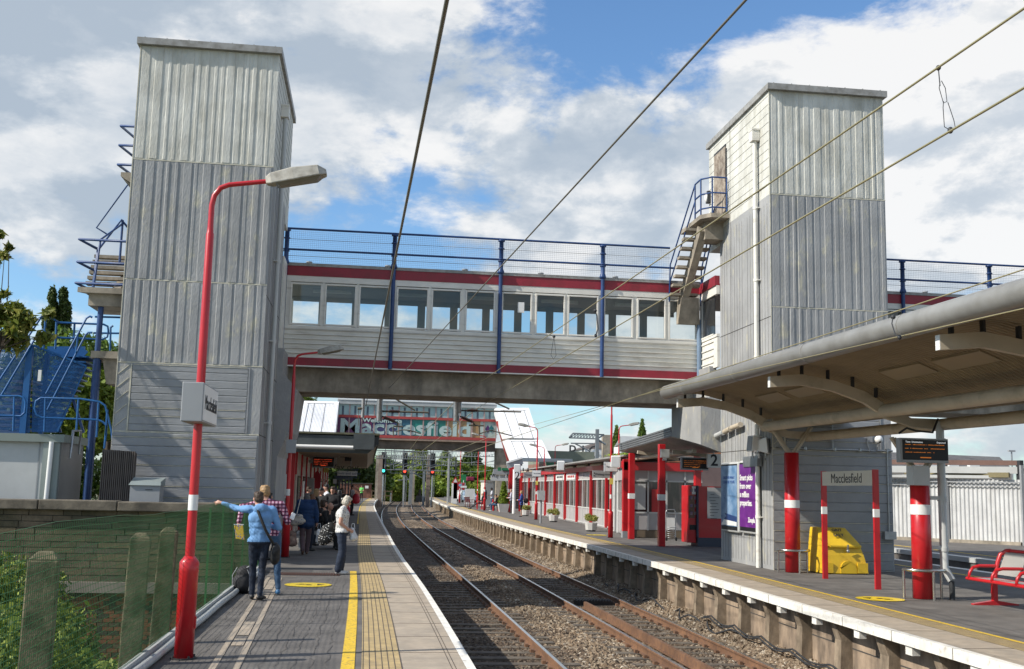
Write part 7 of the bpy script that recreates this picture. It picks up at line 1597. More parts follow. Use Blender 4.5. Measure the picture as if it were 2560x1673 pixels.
b = MB(); a0, a1, a2, a3 = (25.735, 130.0, 6.731), (31.03, 130.0, 6.875), (30.848, 133.0, 8.028), (28.631, 133.0, 7.966); b.add([a0,a1,a2,a3,(a0[0],140,a0[2]),(a1[0],140,a1[2])],[(0,1,2,3),(1,5,2),(0,3,4),(3,2,5,4)]); b.build('roof', mat('brown_roof', (0.11,0.09,0.08), 0.8, var=0.15), t)
text('lettering', 'RIGHT', 2.1, ((27.571, 130.0, 6.339)[0],129.9,(27.571, 130.0, 6.339)[2]), FACE_CAM, M['dark'], t, spacing=1.3); text('lettering', 'B', 2.1, ((29.537, 130.0, 6.391)[0],129.9,(29.537, 130.0, 6.391)[2]), FACE_CAM, M['dark'], t)
t = thing('white_canopy_roof', 'white slatted roof above the kiosk with sloping edge', 'roof', (24.968, 105, 0), world=True)
b = MB(); a0, a1, a2, a3 = (24.534, 105.0, 6.141), (25.324, 105.0, 6.163), (26.814, 105.0, 7.147), (24.525, 105.0, 7.15); b.add([a0,a1,a2,a3,(a0[0],108,a0[2]),(a2[0],108,a2[2])],[(0,1,2,3),(3,2,5,4)]); b.box(a0[0],a2[0]+3,105.1,108,0,a0[2]); b.build('slats', M['white'], t)
# ---- right platform far items
t = flatsign('direction_sign', 'white way out sign with pictograms hanging at the far waiting room end', (8.985, 10.267, 2.344, 2.721), 80, M['lightgrey'], None, hang=0.25)
q = (8.985, 10.267, 2.344, 2.721)
text('lettering', 'Way out & 1', 0.40, ((q[0]+q[1])/2+0.15,79.99,q[2]+0.36), FACE_CAM, M['black'], t, sx=0.72)
b = MB(); b.box(q[0]+0.5,q[0]+0.75,79.985,79.998,q[2]+0.72,q[2]+0.98); b.box(q[0]+0.8,q[0]+1.3,79.985,79.998,q[2]+0.76,q[2]+0.94); b.build('pictogram', mat('green_sign', (0.01,0.15,0.06), 0.5), t)
b = MB()
for k, xx in enumerate((1.9,2.1,2.35,2.7)): b.box(q[0]+xx,q[0]+xx+0.08,79.985,79.998,q[2]+0.72,q[2]+0.98)
b.build('arrow', M['black'], t)
t = thing('information_board', 'grey hanging board with black screen above the way out sign', 'sign', (9.782, 80.5, 3.014), world=True)
q = (9.224, 10.406, 2.804, 3.192); b = MB(); b.box(q[0],q[1],80.5,80.7,q[2],q[3]); b.build('panel', M['greymetal'], t); b = MB(); b.box((q[0]+q[1])/2+0.1,q[1],80.4,80.49,q[2]+0.25,q[3]-0.05); b.build('screen', M['black'], t)
q = (10.594, 11.005, 2.553, 2.858)
t = flatsign('platform_number_sign', 'small white number 2 sign at the far end of the waiting room', q, 79, M['white'], '2', 0.85, M['black'], hang=0.2)
b = MB(); p = (10.668, 79.5, 2.58); b.tube([(p[0],79.5,0),(p[0],79.5,p[2]+0.6)],0.12,8); b.build('white_pipe', M['white'], label='white pipe standing under the far number 2 sign', cat='pipe')
t = thing('ladder_stair', 'black and red steel stair flight seen end on beside the waiting room', 'stairs', (12.048, 88, 0), world=True)
q = (11.881, 12.204, -0.052, 2.63)
for k in range(15): z_ = 0.2+(q[3]-0.3)*k/15; b = MB(); b.box(q[0],q[1],88,88.3,z_,z_+0.14); b.build('tread', M['dark'], t)
b = MB(); b.box(q[0]-0.15,q[0],88,88.2,0,q[3]); b.box(q[1],q[1]+0.15,88,88.2,0,q[3]); b.build('string', M['red'], t)
q = (10.864, 11.254, 1.288, 3.485); b = MB(); b.box(q[0],q[1],84,84.4,0,q[3]); o = b.build('square_post', M['red'], label='thick red square post at the far end of the waiting room', cat='post'); b = MB(); b.box(q[0]-0.02,q[1]+0.02,83.97,84.43,1.5,1.75); b.build('white_band', M['white'], o)
t = thing('far_canopy', 'angular grey canopy over the far end of the waiting room', 'canopy', (11.457, 80, 3), world=True)
b = MB(); s = [(10.164, 80.0, 3.432),(10.145, 80.0, 3.687),(11.268, 80.0, 4.068),(11.299, 80.0, 3.813),(17.314, 92.0, 4.411),(17.318, 92.0, 4.152)]
b.beam(s[0],s[3],0.3,0.4); b.hexa([s[3],(s[5][0],92,s[5][2]),(s[5][0],93,s[5][2]),(s[3][0],81.5,s[3][2]),s[2],(s[4][0],92,s[4][2]),(s[4][0],93,s[4][2]),(s[2][0],81.5,s[2][2])]); b.build('fascia', M['greymetal'], t)
b = MB(); b.beam(s[1],s[2],0.5,0.12); b.build('white_edge', M['white'], t)
t = thing('white_shed', 'cream shed behind the seated passengers on the right platform', 'shed', (11.892, 108, 0), world=True)
q = (11.585, 12.635, 0.493, 2.406); b = MB(); b.box(q[0],q[1]+4,108,112,0,q[3]); b.build('wall', M['cream'], t)
b = MB(); b.box(q[1]-1.0,q[1]+3.5,107.9,107.98,0,q[3]-0.2); b.build('grey_door', M['greymetal'], t); b = MB(); b.box(q[0]-0.1,q[1]+4.1,107.9,112.1,q[3],q[3]+0.15); b.build('roof', M['capgrey'], t)
t = thing('white_gate', 'white barred gate between the platform benches', 'gate', (11.221, 120, 0), world=True)
q = (10.734, 11.72, 0.329, 1.564); b = MB(); b.box(q[0],q[1],120.05,120.1,0.2,q[3]); b.build('backing', M['lightgrey'], t); b = MB()
for k in range(10): x_ = q[0]+(q[1]-q[0])*k/9; b.box(x_-0.05,x_+0.05,120,120.04,0,q[3]+0.1)
b.build('bars', M['white'], t)
q = (9.568, 9.983, 0.388, 2.246); b = MB(); b.box(q[1]-0.6,q[1],122,122.2,0,q[3]); b.box(q[0],q[1],122,122.2,q[3]-1.7,q[3]); b.build('ticket_validator', M['white'], label='white L shaped stand below the triangular warning sign', cat='stand')
t = thing('warning_sign', 'small triangular red bordered warning sign on the dark mast', 'sign', (9.921, 124.0, 2.544))
b = MB(); b.prism([(-0.42,-0.3),(0.42,-0.3),(0,0.45)], 0, 0.05, 'y'); b.build('border', M['red'], t); b = MB(); b.prism([(-0.24,-0.2),(0.24,-0.2),(0,0.24)], -0.02, -0.005, 'y'); b.build('face', M['white'], t)
t = thing('road_sign', 'green direction road sign in the station car park', 'road sign', (13.122, 150, 0), world=True)
q = (12.76, 13.467, 2.488, 3.563); b = MB(); b.box(q[0],q[1],150,150.1,q[2],q[3]); b.build('panel', mat('sign_green', (0.01,0.16,0.05), 0.5), t); b = MB(); b.box(q[0]+0.4,q[1]-0.4,149.9,149.98,q[3]-1.1,q[3]-0.8); b.box(q[0]+0.8,q[1]-0.8,149.9,149.98,q[3]-1.8,q[3]-1.55); b.build('sign_text', M['white'], t)
b = MB(); b.tube([(q[0]+0.6,150,0),(q[0]+0.6,150,q[2])],0.08,5); b.tube([(q[1]-0.6,150,0),(q[1]-0.6,150,q[2])],0.08,5); b.build('post', M['steel'], t)
q = (10.304, 10.633, 1.894, 2.185); b = MB(); cx_ = (q[0]+q[1])/2; cz_ = (q[2]+q[3])/2; b.tube([(cx_,123.9,cz_),(cx_,124,cz_)],(q[1]-q[0])/2,14); b.build('round_sign', mat('pale_blue', (0.25,0.42,0.62), 0.5), label='round pale blue sign low on the distant leftmost lamp post', cat='sign')
# lorry and cars in the car park
t = thing('lorry', 'maroon box lorry parked beyond the station car park', 'lorry', (15.975, 170, -0.1), world=True)
q = (15.37, 16.535, 2.191, 3.471)
b = MB(); b.box(q[0],q[1],170,176,q[2]+0.6,q[3]); b.build('box_body', mat('maroon_lorry', (0.20,0.01,0.04), 0.4, var=0.1), t, bevel=0.15)
b = MB(); b.box(q[0]-2.0,q[0]-0.1,170.5,172.8,q[2]+0.3,q[3]-2.6); b.build('cab', mat('red_cab', (0.35,0.02,0.03), 0.4), t, bevel=0.2); b = MB(); b.box(q[0]-1.8,q[0]-0.3,170.4,170.49,q[3]-3.8,q[3]-2.9); b.build('windscreen', M['glass'], t)
for k in range(3): b = MB(); b.tube([(q[0]-1+k*3.2,169.9,0.4),(q[0]-1+k*3.2,170.2,0.4)],0.5,12); b.build('wheel', M['black'], t)
def car(lab, px, py, Yp, cm, w_=1.8):

    c = (((1040+px/7.068)*0.92930-852)/2530.0*Yp, Yp)
    t = thing('parked_car', lab, 'car', (c[0], Yp, 0.0), group='cars in the station car park')
    b = MB(); b.hexa([(-0.9,0,0.25),(0.9,0,0.25),(0.9,4.2,0.25),(-0.9,4.2,0.25),(-0.88,0.05,0.95),(0.88,0.05,0.95),(0.88,4.2,0.95),(-0.88,4.2,0.95)]); b.hexa([(-0.85,0.9,0.95),(0.85,0.9,0.95),(0.85,4.0,0.95),(-0.85,4.0,0.95),(-0.65,1.6,1.45),(0.65,1.6,1.45),(0.65,3.5,1.45),(-0.65,3.5,1.45)]); b.build('body', cm, t, bevel=0.12)
    b = MB(); b.add([(-0.75,1.02,1.0),(0.75,1.02,1.0),(0.62,1.52,1.40),(-0.62,1.52,1.40)],[(0,1,2,3)]); b.build('windscreen', M['glass'], t)
    for sx in (-0.62, 0.62): b = MB(); b.ell((sx,0.03,0.72),0.16,0.04,0.09,5); b.build('headlight', M['white'], t)
    for sx in (-0.85, 0.85): b = MB(); b.tube([(sx-0.08,0.8,0.32),(sx+0.08,0.8,0.32)],0.32,12); b.build('wheel', M['black'], t)
    return t
car('pale blue car parked right of the green road sign', 935, 840, 132, mat('car_blue', (0.25,0.33,0.42), 0.25, coat=0.8, var=0.05))
car('silver grey car parked beyond the white gate', 990, 840, 136, mat('car_silver', (0.42,0.42,0.43), 0.25, coat=0.8, var=0.05))
car('white car parked behind the left end of the white gate', 835, 850, 140, mat('car_white', (0.65,0.65,0.63), 0.25, coat=0.8, var=0.05))
car('dark car parked further back under the trees', 880, 830, 150, mat('car_dark', (0.04,0.05,0.06), 0.25, coat=0.8, var=0.05))
# benches at the far end
def farbench(lab, x, y, n, rz=0.0):
    t = thing('red_bench', lab, 'bench', (x, y, 0), rz, group='red metal benches on the right platform')
    b = MB()
    for k in range(5): b.box(-n*0.3,n*0.3,0.02+0.09*k,0.07+0.09*k,0.43,0.46)
    b.build('seat', M['red'], t); b = MB()
    for k in range(int(n*4)): x_ = -n*0.3+k*0.15; b.tube([(x_,0.45,0.46),(x_,0.52,0.9)],0.018,4)
    b.tube([(-n*0.3,0.52,0.9),(n*0.3,0.52,0.9)],0.03,5); b.build('backrest', M['red'], t)
    for s in (-1, 0, 1): b = MB(); b.tube([(s*n*0.28,0.05,0),(s*n*0.28,0.05,0.66),(s*n*0.28,0.4,0.66)],0.03,5); b.tube([(s*n*0.28,0.45,0),(s*n*0.28,0.45,0.45)],0.03,5); b.build('leg', M['red'], t)
farbench('red bench farthest away near the white gate', 9.9, 103.0, 3, 1.2)
# ================================================================ people
from mathutils import noise as mnoise
def cloth(name, col, **k): return mat('cloth_'+name, col, 0.85, var=0.12, vscale=9, bump=0.3, bscale=60, bdist=0.004, **k)
def plaidmat():
    m = D.materials.new('plaid'); m.use_nodes = True; ns, ls = m.node_tree.nodes, m.node_tree.links; b = ns['Principled BSDF']; b.inputs['Roughness'].default_value = 0.85
    g_ = ns.new('ShaderNodeNewGeometry'); sp = ns.new('ShaderNodeSeparateXYZ'); ls.new(g_.outputs['Position'], sp.inputs[0])
    def st(o, s):
        a = ns.new('ShaderNodeMath'); a.operation = 'MULTIPLY'; ls.new(o, a.inputs[0]); a.inputs[1].default_value = s
        f_ = ns.new('ShaderNodeMath'); f_.operation = 'FRACT'; ls.new(a.outputs[0], f_.inputs[0]); c_ = ns.new('ShaderNodeMath'); c_.operation = 'GREATER_THAN'; c_.inputs[1].default_value = 0.55; ls.new(f_.outputs[0], c_.inputs[0]); return c_.outputs[0]
    ad = ns.new('ShaderNodeMath'); ad.operation = 'ADD'; ls.new(st(sp.outputs[2], 17), ad.inputs[0]); ls.new(st(sp.outputs[0], 17), ad.inputs[1])
    dv_ = ns.new('ShaderNodeMath'); dv_.operation = 'DIVIDE'; dv_.inputs[1].default_value = 2; ls.new(ad.outputs[0], dv_.inputs[0])
    cr_ = ns.new('ShaderNodeValToRGB'); cr_.color_ramp.elements[0].color = (0.50,0.32,0.40,1); cr_.color_ramp.elements[1].color = (0.03,0.01,0.03,1); k = cr_.color_ramp.elements.new(0.5); k.color = (0.16,0.03,0.08,1); ls.new(dv_.outputs[0], cr_.inputs[0]); ls.new(cr_.outputs[0], b.inputs['Base Color'])
    return m
def spotmat(name, bg, fg, scale, thr):
    m = D.materials.new(name); m.use_nodes = True; ns, ls = m.node_tree.nodes, m.node_tree.links; b = ns['Principled BSDF']; b.inputs['Roughness'].default_value = 0.8
    g_ = ns.new('ShaderNodeNewGeometry'); v_ = ns.new('ShaderNodeTexVoronoi'); v_.inputs['Scale'].default_value = scale; ls.new(g_.outputs['Position'], v_.inputs['Vector'])
    c_ = ns.new('ShaderNodeMath'); c_.operation = 'LESS_THAN'; c_.inputs[1].default_value = thr; ls.new(v_.outputs['Distance'], c_.inputs[0])
    mx_ = ns.new('ShaderNodeMix'); mx_.data_type = 'RGBA'; mx_.inputs[6].default_value = bg+(1,); mx_.inputs[7].default_value = fg+(1,); ls.new(c_.outputs[0], mx_.inputs[0]); ls.new(mx_.outputs[2], b.inputs['Base Color']); return m
C_ = dict(hood=cloth('hoodie_blue', (0.15,0.31,0.56)), jeans=cloth('dark_jeans', (0.008,0.013,0.028), col2=(0.018,0.028,0.05), nscale=9), jeans2=cloth('blue_jeans', (0.03,0.075,0.15), col2=(0.07,0.13,0.22), nscale=7), shoe=mat('black_shoe', (0.01,0.01,0.011), 0.5, var=0), shoeb=mat('blue_shoe', (0.05,0.16,0.32), 0.6, var=0), shoew=mat('white_shoe', (0.6,0.58,0.55), 0.6, var=0), shoebr=mat('brown_shoe', (0.13,0.07,0.04), 0.6, var=0),
          plaid=plaidmat(), navy=cloth('navy_trousers', (0.016,0.026,0.05)), floral=spotmat('floral_top', (0.55,0.54,0.52), (0.16,0.17,0.19), 34, 0.33), coat=cloth('blue_coat', (0.006,0.032,0.10)), mauve=cloth('mauve_trousers', (0.10,0.065,0.07)), black=cloth('black', (0.008,0.008,0.010)), dgrey=cloth('dark_grey', (0.035,0.037,0.042)), grey=cloth('grey_top', (0.19,0.18,0.17)), white=cloth('white_top', (0.55,0.56,0.60)), green=cloth('bright_green', (0.16,0.62,0.14)), blue=cloth('blue_top', (0.03,0.07,0.28)), stripe=spotmat('striped_top', (0.02,0.02,0.02), (0.45,0.45,0.43), 12, 0.3), lilac=cloth('pale_shirt', (0.42,0.40,0.48)), maroon=cloth('maroon_top', (0.16,0.015,0.03)))
HR = dict(brown=mat('hair_brown', (0.055,0.032,0.018), 0.6, var=0.3, vscale=40, bump=0.4, bscale=120), blond=mat('hair_blond', (0.36,0.22,0.10), 0.6, var=0.25, vscale=40, bump=0.4, bscale=120), white=mat('hair_white', (0.55,0.50,0.42), 0.6, col2=(0.33,0.29,0.22), nscale=30, var=0.2, vscale=40, bump=0.4, bscale=120), black=mat('hair_black', (0.010,0.008,0.008), 0.5, var=0.2, vscale=40), grey=mat('hair_grey', (0.10,0.09,0.085), 0.6, var=0.3, vscale=40), ginger=mat('hair_ginger', (0.16,0.07,0.03), 0.6, var=0.3, vscale=40))
def remesh(mb, vox, smooth=2):
    me = D.meshes.new('tmp'); me.from_pydata(mb.v, [], mb.f); me.update(); o = D.objects.new('tmp', me); COL.objects.link(o)
    md = o.modifiers.new('r', 'REMESH'); md.mode = 'VOXEL'; md.voxel_size = vox; md.use_smooth_shade = True
    ms = o.modifiers.new('s', 'SMOOTH'); ms.iterations = smooth; ms.factor = 0.5
    bpy.context.view_layer.update(); m2 = D.meshes.new_from_object(o.evaluated_get(bpy.context.evaluated_depsgraph_get()))
    D.objects.remove(o); D.meshes.remove(me); return m2
def cone(mb, a, c, ra, rc_, n=12):
    a, c = Vector(a), Vector(c); d = (c-a); L0 = d.length; d = d/max(L0,1e-6)
    pts = []; rr = []
    for t in (-0.95,-0.7,-0.35): pts.append(a+d*ra*t); rr.append(ra*math.sqrt(1-t*t))
    for i in range(5): f = i/4; pts.append(a+d*L0*f); rr.append(ra+(rc_-ra)*f)
    for t in (0.35,0.7,0.95): pts.append(c+d*rc_*t); rr.append(rc_*math.sqrt(1-t*t))
    mb.tube(pts, rr, n)
def person(label, loc, rz, H, pose, top, leg, shoe, hair, skin='skin', sleeve=True, vox=0.011, hairstyle='short', group=None, coat=0.0, wide=0.0, bareleg=False, fat=1.0, lean=None, hood=False, glasses=False, tf=1.0):
    J = dict(pelvis=(0,0,.93), waist=(0,0,1.08), chest=(0,0,1.29), neck=(0,-0.005,1.50), head=(0,.03,1.635), shL=(-.185,0,1.425), shR=(.185,0,1.425), elL=(-.245,-.03,1.14), elR=(.245,-.03,1.14), wrL=(-.255,.05,.90), wrR=(.255,.05,.90), hipL=(-.09,0,.91), hipR=(.09,0,.91), knL=(-.10,.03,.50), knR=(.10,.03,.50), anL=(-.105,-.02,.09), anR=(.105,-.02,.09))
    J.update({k: v for k, v in pose.items() if k in J}); s = H/1.75; J = {k: Vector(v)*s for k, v in J.items()}
    S_, T_, Lg, Sh = 0, 1, 2, 3; prim = []; mb = MB()
    def cap(a, c, ra, rc_, m): ra *= s; rc_ *= s; cone(mb, a, c, ra, rc_); prim.append((Vector(a), Vector(c), ra, rc_, m))
    def ell(c, rx, ry, rz_, m): mb.ell(c, rx*s, ry*s, rz_*s, 9); r_ = min(rx,ry,rz_)*s; prim.append((Vector(c)-Vector((max(rx*s-r_,0)*.8,0,0)), Vector(c)+Vector((max(rx*s-r_,0)*.8,0,0)), r_*1.05, r_*1.05, m))
    # torso
    f_ = fat*tf; ck = coat
    ell(J['pelvis'], .160*f_+ck, .108*f_+ck, .115, T_); ell(J['waist'], .142*f_+ck, .10*f_+ck, .13, T_); ell((J['waist']+J['chest'])/2, .150*f_+ck, .105*f_+ck, .13, T_); ell(J['chest'], .165*f_+ck, .115*f_+ck, .165, T_)
    cap(J['shL']*0.95+J['neck']*0.05, J['shR']*0.95+J['neck']*0.05, .066+ck*.6, .066+ck*.6, T_)
    cap(J['pelvis'], J['waist'], .11*f_+ck, .10*f_+ck, T_ if not coat else T_)
    if coat: ell(J['pelvis']-Vector((0,0,.08))*s, .165*f_+ck, .115*f_+ck, .14, T_)
    cap(J['neck']-Vector((0,0,.06))*s, J['head']-Vector((0,.02,.07))*s, .058, .052, S_)
    cap(J['shL'], J['neck']-Vector((0,0,.03))*s, .055+ck, .06+ck*.5, T_); cap(J['shR'], J['neck']-Vector((0,0,.03))*s, .055+ck, .06+ck*.5, T_)
    hd = J['head']; ld = Vector(lean) if lean else Vector((0,1,0)); ld.normalize(); up = Vector((0,0,1)); rt_ = ld.cross(up).normalized(); up = rt_.cross(ld)
    ell(hd, .074, .090, .108, S_); cap(hd+ld*.03*s-up*.045*s, hd+ld*.055*s-up*.078*s, .048, .030, S_)
    cap(hd+ld*.088*s+up*.012*s, hd+ld*.108*s-up*.022*s, .009, .013, S_)
    for q in (-1, 1): ell(hd+rt_*.076*s*q-up*.005*s, .012, .020, .030, S_); cap(hd+ld*.078*s+rt_*q*.018*s-up*.045*s, hd+ld*.082*s-up*.047*s, .010, .011, S_)
    if hood: ell(J['neck']+Vector((0,-.085,-.035))*s, .115, .06, .085, T_); cap(J['neck']+Vector((-.09,-.02,-.01))*s, J['neck']+Vector((-.03,-.10,-.05))*s, .04, .05, T_); cap(J['neck']+Vector((.09,-.02,-.01))*s, J['neck']+Vector((.03,-.10,-.05))*s, .04, .05, T_)
    # arms and hands
    for q, sd in ((-1,'L'), (1,'R')):
        sh, el, wr = J['sh'+sd], J['el'+sd], J['wr'+sd]; add = 0.010 if sleeve else 0.0
        ms_ = T_ if sleeve else S_
        cap(sh, sh.lerp(el,.55), .058+add*.8+ck*.6, .048+add+ck*.6, T_); cap(sh.lerp(el,.55), el, .046+add+ck*.5, .041+add+ck*.5, ms_)
        cap(el, el.lerp(wr,.88), .040+add+ck*.5, .029+add+ck*.4, ms_); cap(el.lerp(wr,.85), wr, .028, .025, S_)
        d = (wr-el).normalized(); hk = pose.get('hand'+sd); d = Vector(hk).normalized() if hk else d
        pn = d.cross(Vector((0,0,1))); pn = pn.normalized() if pn.length > .2 else Vector((1,0,0)); w_ = d.cross(pn).normalized()
        pc = wr+d*.045*s; cap(wr, pc+d*.02*s, .026, .030, S_); cap(pc-w_*.018*s+d*.02*s, pc+w_*.018*s+d*.02*s, .017, .017, S_)
        curl = pose.get('curl'+sd, 0.5)
        for k in range(4):
            b0 = pc+d*.035*s+w_*(k-1.5)*.019*s; ln = (.062,.072,.068,.052)[k]*s; c1_ = 0.02 if (k == 0 and pose.get('point'+sd)) else curl
            m1 = b0+(d*(1-c1_*.4)-pn*q*c1_*.5).normalized()*ln*.55; m2 = m1+(d*(1-c1_*1.3)-pn*q*c1_*1.0).normalized()*ln*.55
            fr_ = max(.0085, vox*0.8/s); cap(b0, m1, fr_, fr_*.95, S_); cap(m1, m2, fr_*.95, fr_*.8, S_)
        tb = wr+d*.02*s-w_*.022*s; fr_ = max(.010, vox*.85/s); t1 = tb+(d*.7-w_*.7).normalized()*.035*s; cap(tb, t1, fr_*1.2, fr_, S_); cap(t1, t1+(d*.9-pn*q*.3).normalized()*.028*s, fr_, fr_*.85, S_)
    f_ = fat
    # legs
    for q, sd in ((-1,'L'), (1,'R')):
        hp, kn, an = J['hip'+sd], J['kn'+sd], J['an'+sd]; ml = Lg
        cap(hp, kn, .088*f_+wide*.3, .060+wide*.6, Lg)
        if bareleg: cap(hp.lerp(kn,.85), kn, .058,.054, S_); cap(kn, an, .053, .034, S_); cap(kn.lerp(an,.2), kn.lerp(an,.45), .052,.045, S_)
        else: cap(kn, an+Vector((0,0,.02))*s, .060+wide*.7, .046+wide, Lg); cap(kn.lerp(an,.25), kn.lerp(an,.5), .062+wide*.8,.055+wide*.9, Lg)
        to = Vector(pose.get('toe'+sd, (0,1,0))).normalized(); base_ = Vector((an.x, an.y, an.z-.045*s))
        cap(base_-to*.03*s, base_+to*.09*s, .040, .038, Sh); cap(base_+to*.06*s-Vector((0,0,.008))*s, base_+to*.165*s-Vector((0,0,.012))*s, .040, .028, Sh)
    me = remesh(mb, vox, 7)
    nv = len(me.vertices); co = np.empty(nv*3, np.float32); me.vertices.foreach_get('co', co); co = co.reshape(-1,3)
    best = np.full(nv, 1e9); mi = np.zeros(nv, np.int32)
    for a, c, ra, rc_, m in prim:
        a = np.array(a); c = np.array(c); d = c-a; l2 = max((d*d).sum(), 1e-9); t = np.clip(((co-a)@d)/l2, 0, 1); dist = np.linalg.norm(co-(a+t[:,None]*d), axis=1)-(ra+(rc_-ra)*t)
        u = dist < best; best[u] = dist[u]; mi[u] = m
    zb_ = float(J['pelvis'].z)-(0.01 if not coat else 0.22)*s
    core = (np.abs(co[:,0]-J['pelvis'].x) < .22*s) & (np.abs(co[:,2]-J['pelvis'].z) < .2*s) & (mi != 0)
    mi[core & (co[:,2] < zb_) & (mi == 1)] = 2
    no = np.empty(nv*3, np.float32); me.vertices.foreach_get('normal', no); no = no.reshape(-1,3)
    for i in range(nv):
        if mi[i] in (1, 2):
            p = co[i]; amp = (0.009 if mi[i] == 1 else 0.006)*s
            co[i] += no[i]*amp*(mnoise.noise(Vector((p[0]*8+p[2]*5, p[1]*8, p[2]*(5 if mi[i]==1 else 14)-p[0]*6))) + 0.5*mnoise.noise(Vector((p[0]*22,p[1]*22,p[2]*26))))
    zmin = co[:,2].min(); co[:,2] -= zmin - 0.006
    me.vertices.foreach_set('co', co.ravel())
    me.materials.clear()
    for m in (M[skin], C_[top], C_[leg], C_[shoe]): me.materials.append(m)
    pv = np.array([mi[list(p.vertices)].max() if False else mi[p.vertices[0]] for p in me.polygons], np.int32); me.polygons.foreach_set('material_index', pv); me.polygons.foreach_set('use_smooth', np.ones(len(me.polygons), bool)); me.update(); me.name = 'person'
    o = D.objects.new('person', me); COL.objects.link(o); o.location = loc; o.rotation_euler = (0,0,rz); fin(o, None, label, 'person', group)
    dz = Vector((0,0,-zmin+0.006))
    hb = MB(); h0 = hd+dz
    def he(f, r_, u, rx, ry, rz_): 
        c = h0+ld*f*s+rt_*r_*s+up*u*s; hb.ell(c, rx*s, ry*s, rz_*s, 8)
    if hairstyle in ('short','bob','long','tail'):
        he(-.012,0,.030,.080,.094,.092); he(-.035,0,.0,.078,.070,.085); he(.050,0,.070,.058,.045,.032)
        for k in range(10): a_ = k*0.7; he(.045*math.sin(a_)-.02, .045*math.cos(a_), .080+.010*math.sin(k*2.1), .034,.030,.030)
    if hairstyle == 'bob': he(-.03,0,-.045,.088,.075,.075); he(0,.07,-.03,.028,.055,.07); he(0,-.07,-.03,.028,.055,.07)
    if hairstyle == 'long': he(-.06,0,-.09,.085,.05,.14); he(-.07,0,-.2,.07,.04,.12); he(0,.07,-.05,.025,.05,.09); he(0,-.07,-.05,.025,.05,.09)
    if hairstyle == 'tail': he(-.10,0,.0,.03,.03,.035); he(-.12,0,-.08,.025,.025,.09)
    if hairstyle == 'cap': he(-.005,0,.035,.080,.096,.085); he(.09,0,.035,.055,.05,.012)
    if hairstyle == 'bald': he(-.05,0,-.01,.079,.055,.055)
    hm = remesh(hb, max(.007, vox*.7), 1)
    for v in hm.vertices: n_ = mnoise.noise(v.co*30); v.co += v.normal*n_*.006
    hm.materials.clear(); hm.materials.append(HR[hair]); hm.name = 'hair'; ho = D.objects.new('hair', hm); COL.objects.link(ho); ho.parent = o
    eb = MB()
    for q in (-1, 1): eb.ell(h0+ld*.083*s+rt_*q*.029*s+up*.012*s, .010*s, .008*s, .007*s, 5)
    if glasses: eb.tube([h0+ld*.1*s+rt_*a_*.045*s+up*.012*s for a_ in (-1,-.3,.3,1)], .003, 4); eb.tube([h0+ld*.1*s+rt_*.045*s+up*.012*s, h0+rt_*.08*s+up*.015*s], .003, 4)
    eb.build('eyes', M['black'], o)
    return o
def blobthing(name, label, cat, ells, m, vox=0.02, loc=(0,0,0), parts=(), group=None, disp=0.01):
    mb = MB()
    for e_ in ells: mb.ell(e_[:3], *e_[3:], 9)
    me = remesh(mb, vox, 2)
    for v in me.vertices: v.co += v.normal*mnoise.noise(v.co*11)*disp
    me.materials.clear(); me.materials.append(m); me.name = name
    t = thing(name, label, cat, loc, group=group); o = D.objects.new('body', me); COL.objects.link(o); o.parent = t
    for pn_, pb, pm_ in parts: pb.build(pn_, pm_, t)
    return t
# two young men by the fence
pa_ = (-1.642, 17.605, 0.0)
person('man in pale blue hoodie with one arm stretched out over the fence', (pa_[0]+0.02, pa_[1], 0), 0.10, 1.69, dict(head=(-.05,.05,1.60), neck=(-.01,.01,1.48), elL=(-.40,.14,1.44), wrL=(-.63,.22,1.52), handL=(-1,.3,-.15), pointL=True, curlL=.7, elR=(.30,.0,1.14), wrR=(.16,.22,1.16), anL=(-.07,.03,.09), knL=(-.08,.06,.5), anR=(.05,-.07,.09), knR=(.07,.01,.5), toeR=(.5,.9,0), hipL=(-.08,0,.91), hipR=(.08,0,.91)), 'hood', 'jeans', 'shoe', 'brown', vox=0.010, hood=True, fat=1.06, tf=1.16, lean=(-.25,1,-.1))
pb_ = (-1.47, 18.45)
person('fair haired man in purple checked shirt behind the blue hoodie', (pb_[0]-0.06, pb_[1], 0), 0.15, 1.80, dict(head=(-.12,.06,1.59), neck=(-.06,.02,1.47), chest=(-.04,0,1.28), shL=(-.24,0,1.40), shR=(.15,0,1.40), elL=(-.46,.02,1.36), wrL=(-.50,-.10,1.10), handL=(.05,-.1,-1), elR=(.26,-.03,1.13), wrR=(.30,.20,1.12), anR=(.16,-.02,.09), knR=(.13,.03,.5)), 'plaid', 'jeans2', 'shoeb', 'blond', vox=0.011, sleeve=True, lean=(-.4,1,-.1))
t = thing('snack_packet', 'bright patterned snack packet held by the man in the checked shirt', 'packet', (pb_[0]-0.53, pb_[1]-0.22, 1.02))
b = MB(); b.hexa([(-.05,-.02,-.12),(.09,-.02,-.14),(.09,.02,-.14),(-.05,.02,-.12),(-.09,-.01,.09),(.05,-.01,.10),(.05,.01,.10),(-.09,.01,.09)]); b.build('packet', spotmat('snack_print', (0.6,0.42,0.05), (0.1,0.12,0.4), 30, 0.35), t, bevel=0.008)
b = MB(); b.box(-.095,.06,-.011,.011,.098,.112); b.build('sealed_edge', M['white'], t)
st_ = MB(); st_.tube([(-0.06,-0.10,1.42),(0.02,-0.16,1.25),(0.10,-0.165,1.08),(0.19,-0.12,0.92),(0.24,-0.05,0.84)], 0.022, 6)
st_.tube([(-0.06,-0.10,1.42),(-0.13,0.0,1.46),(-0.08,0.1,1.38)], 0.02, 6)
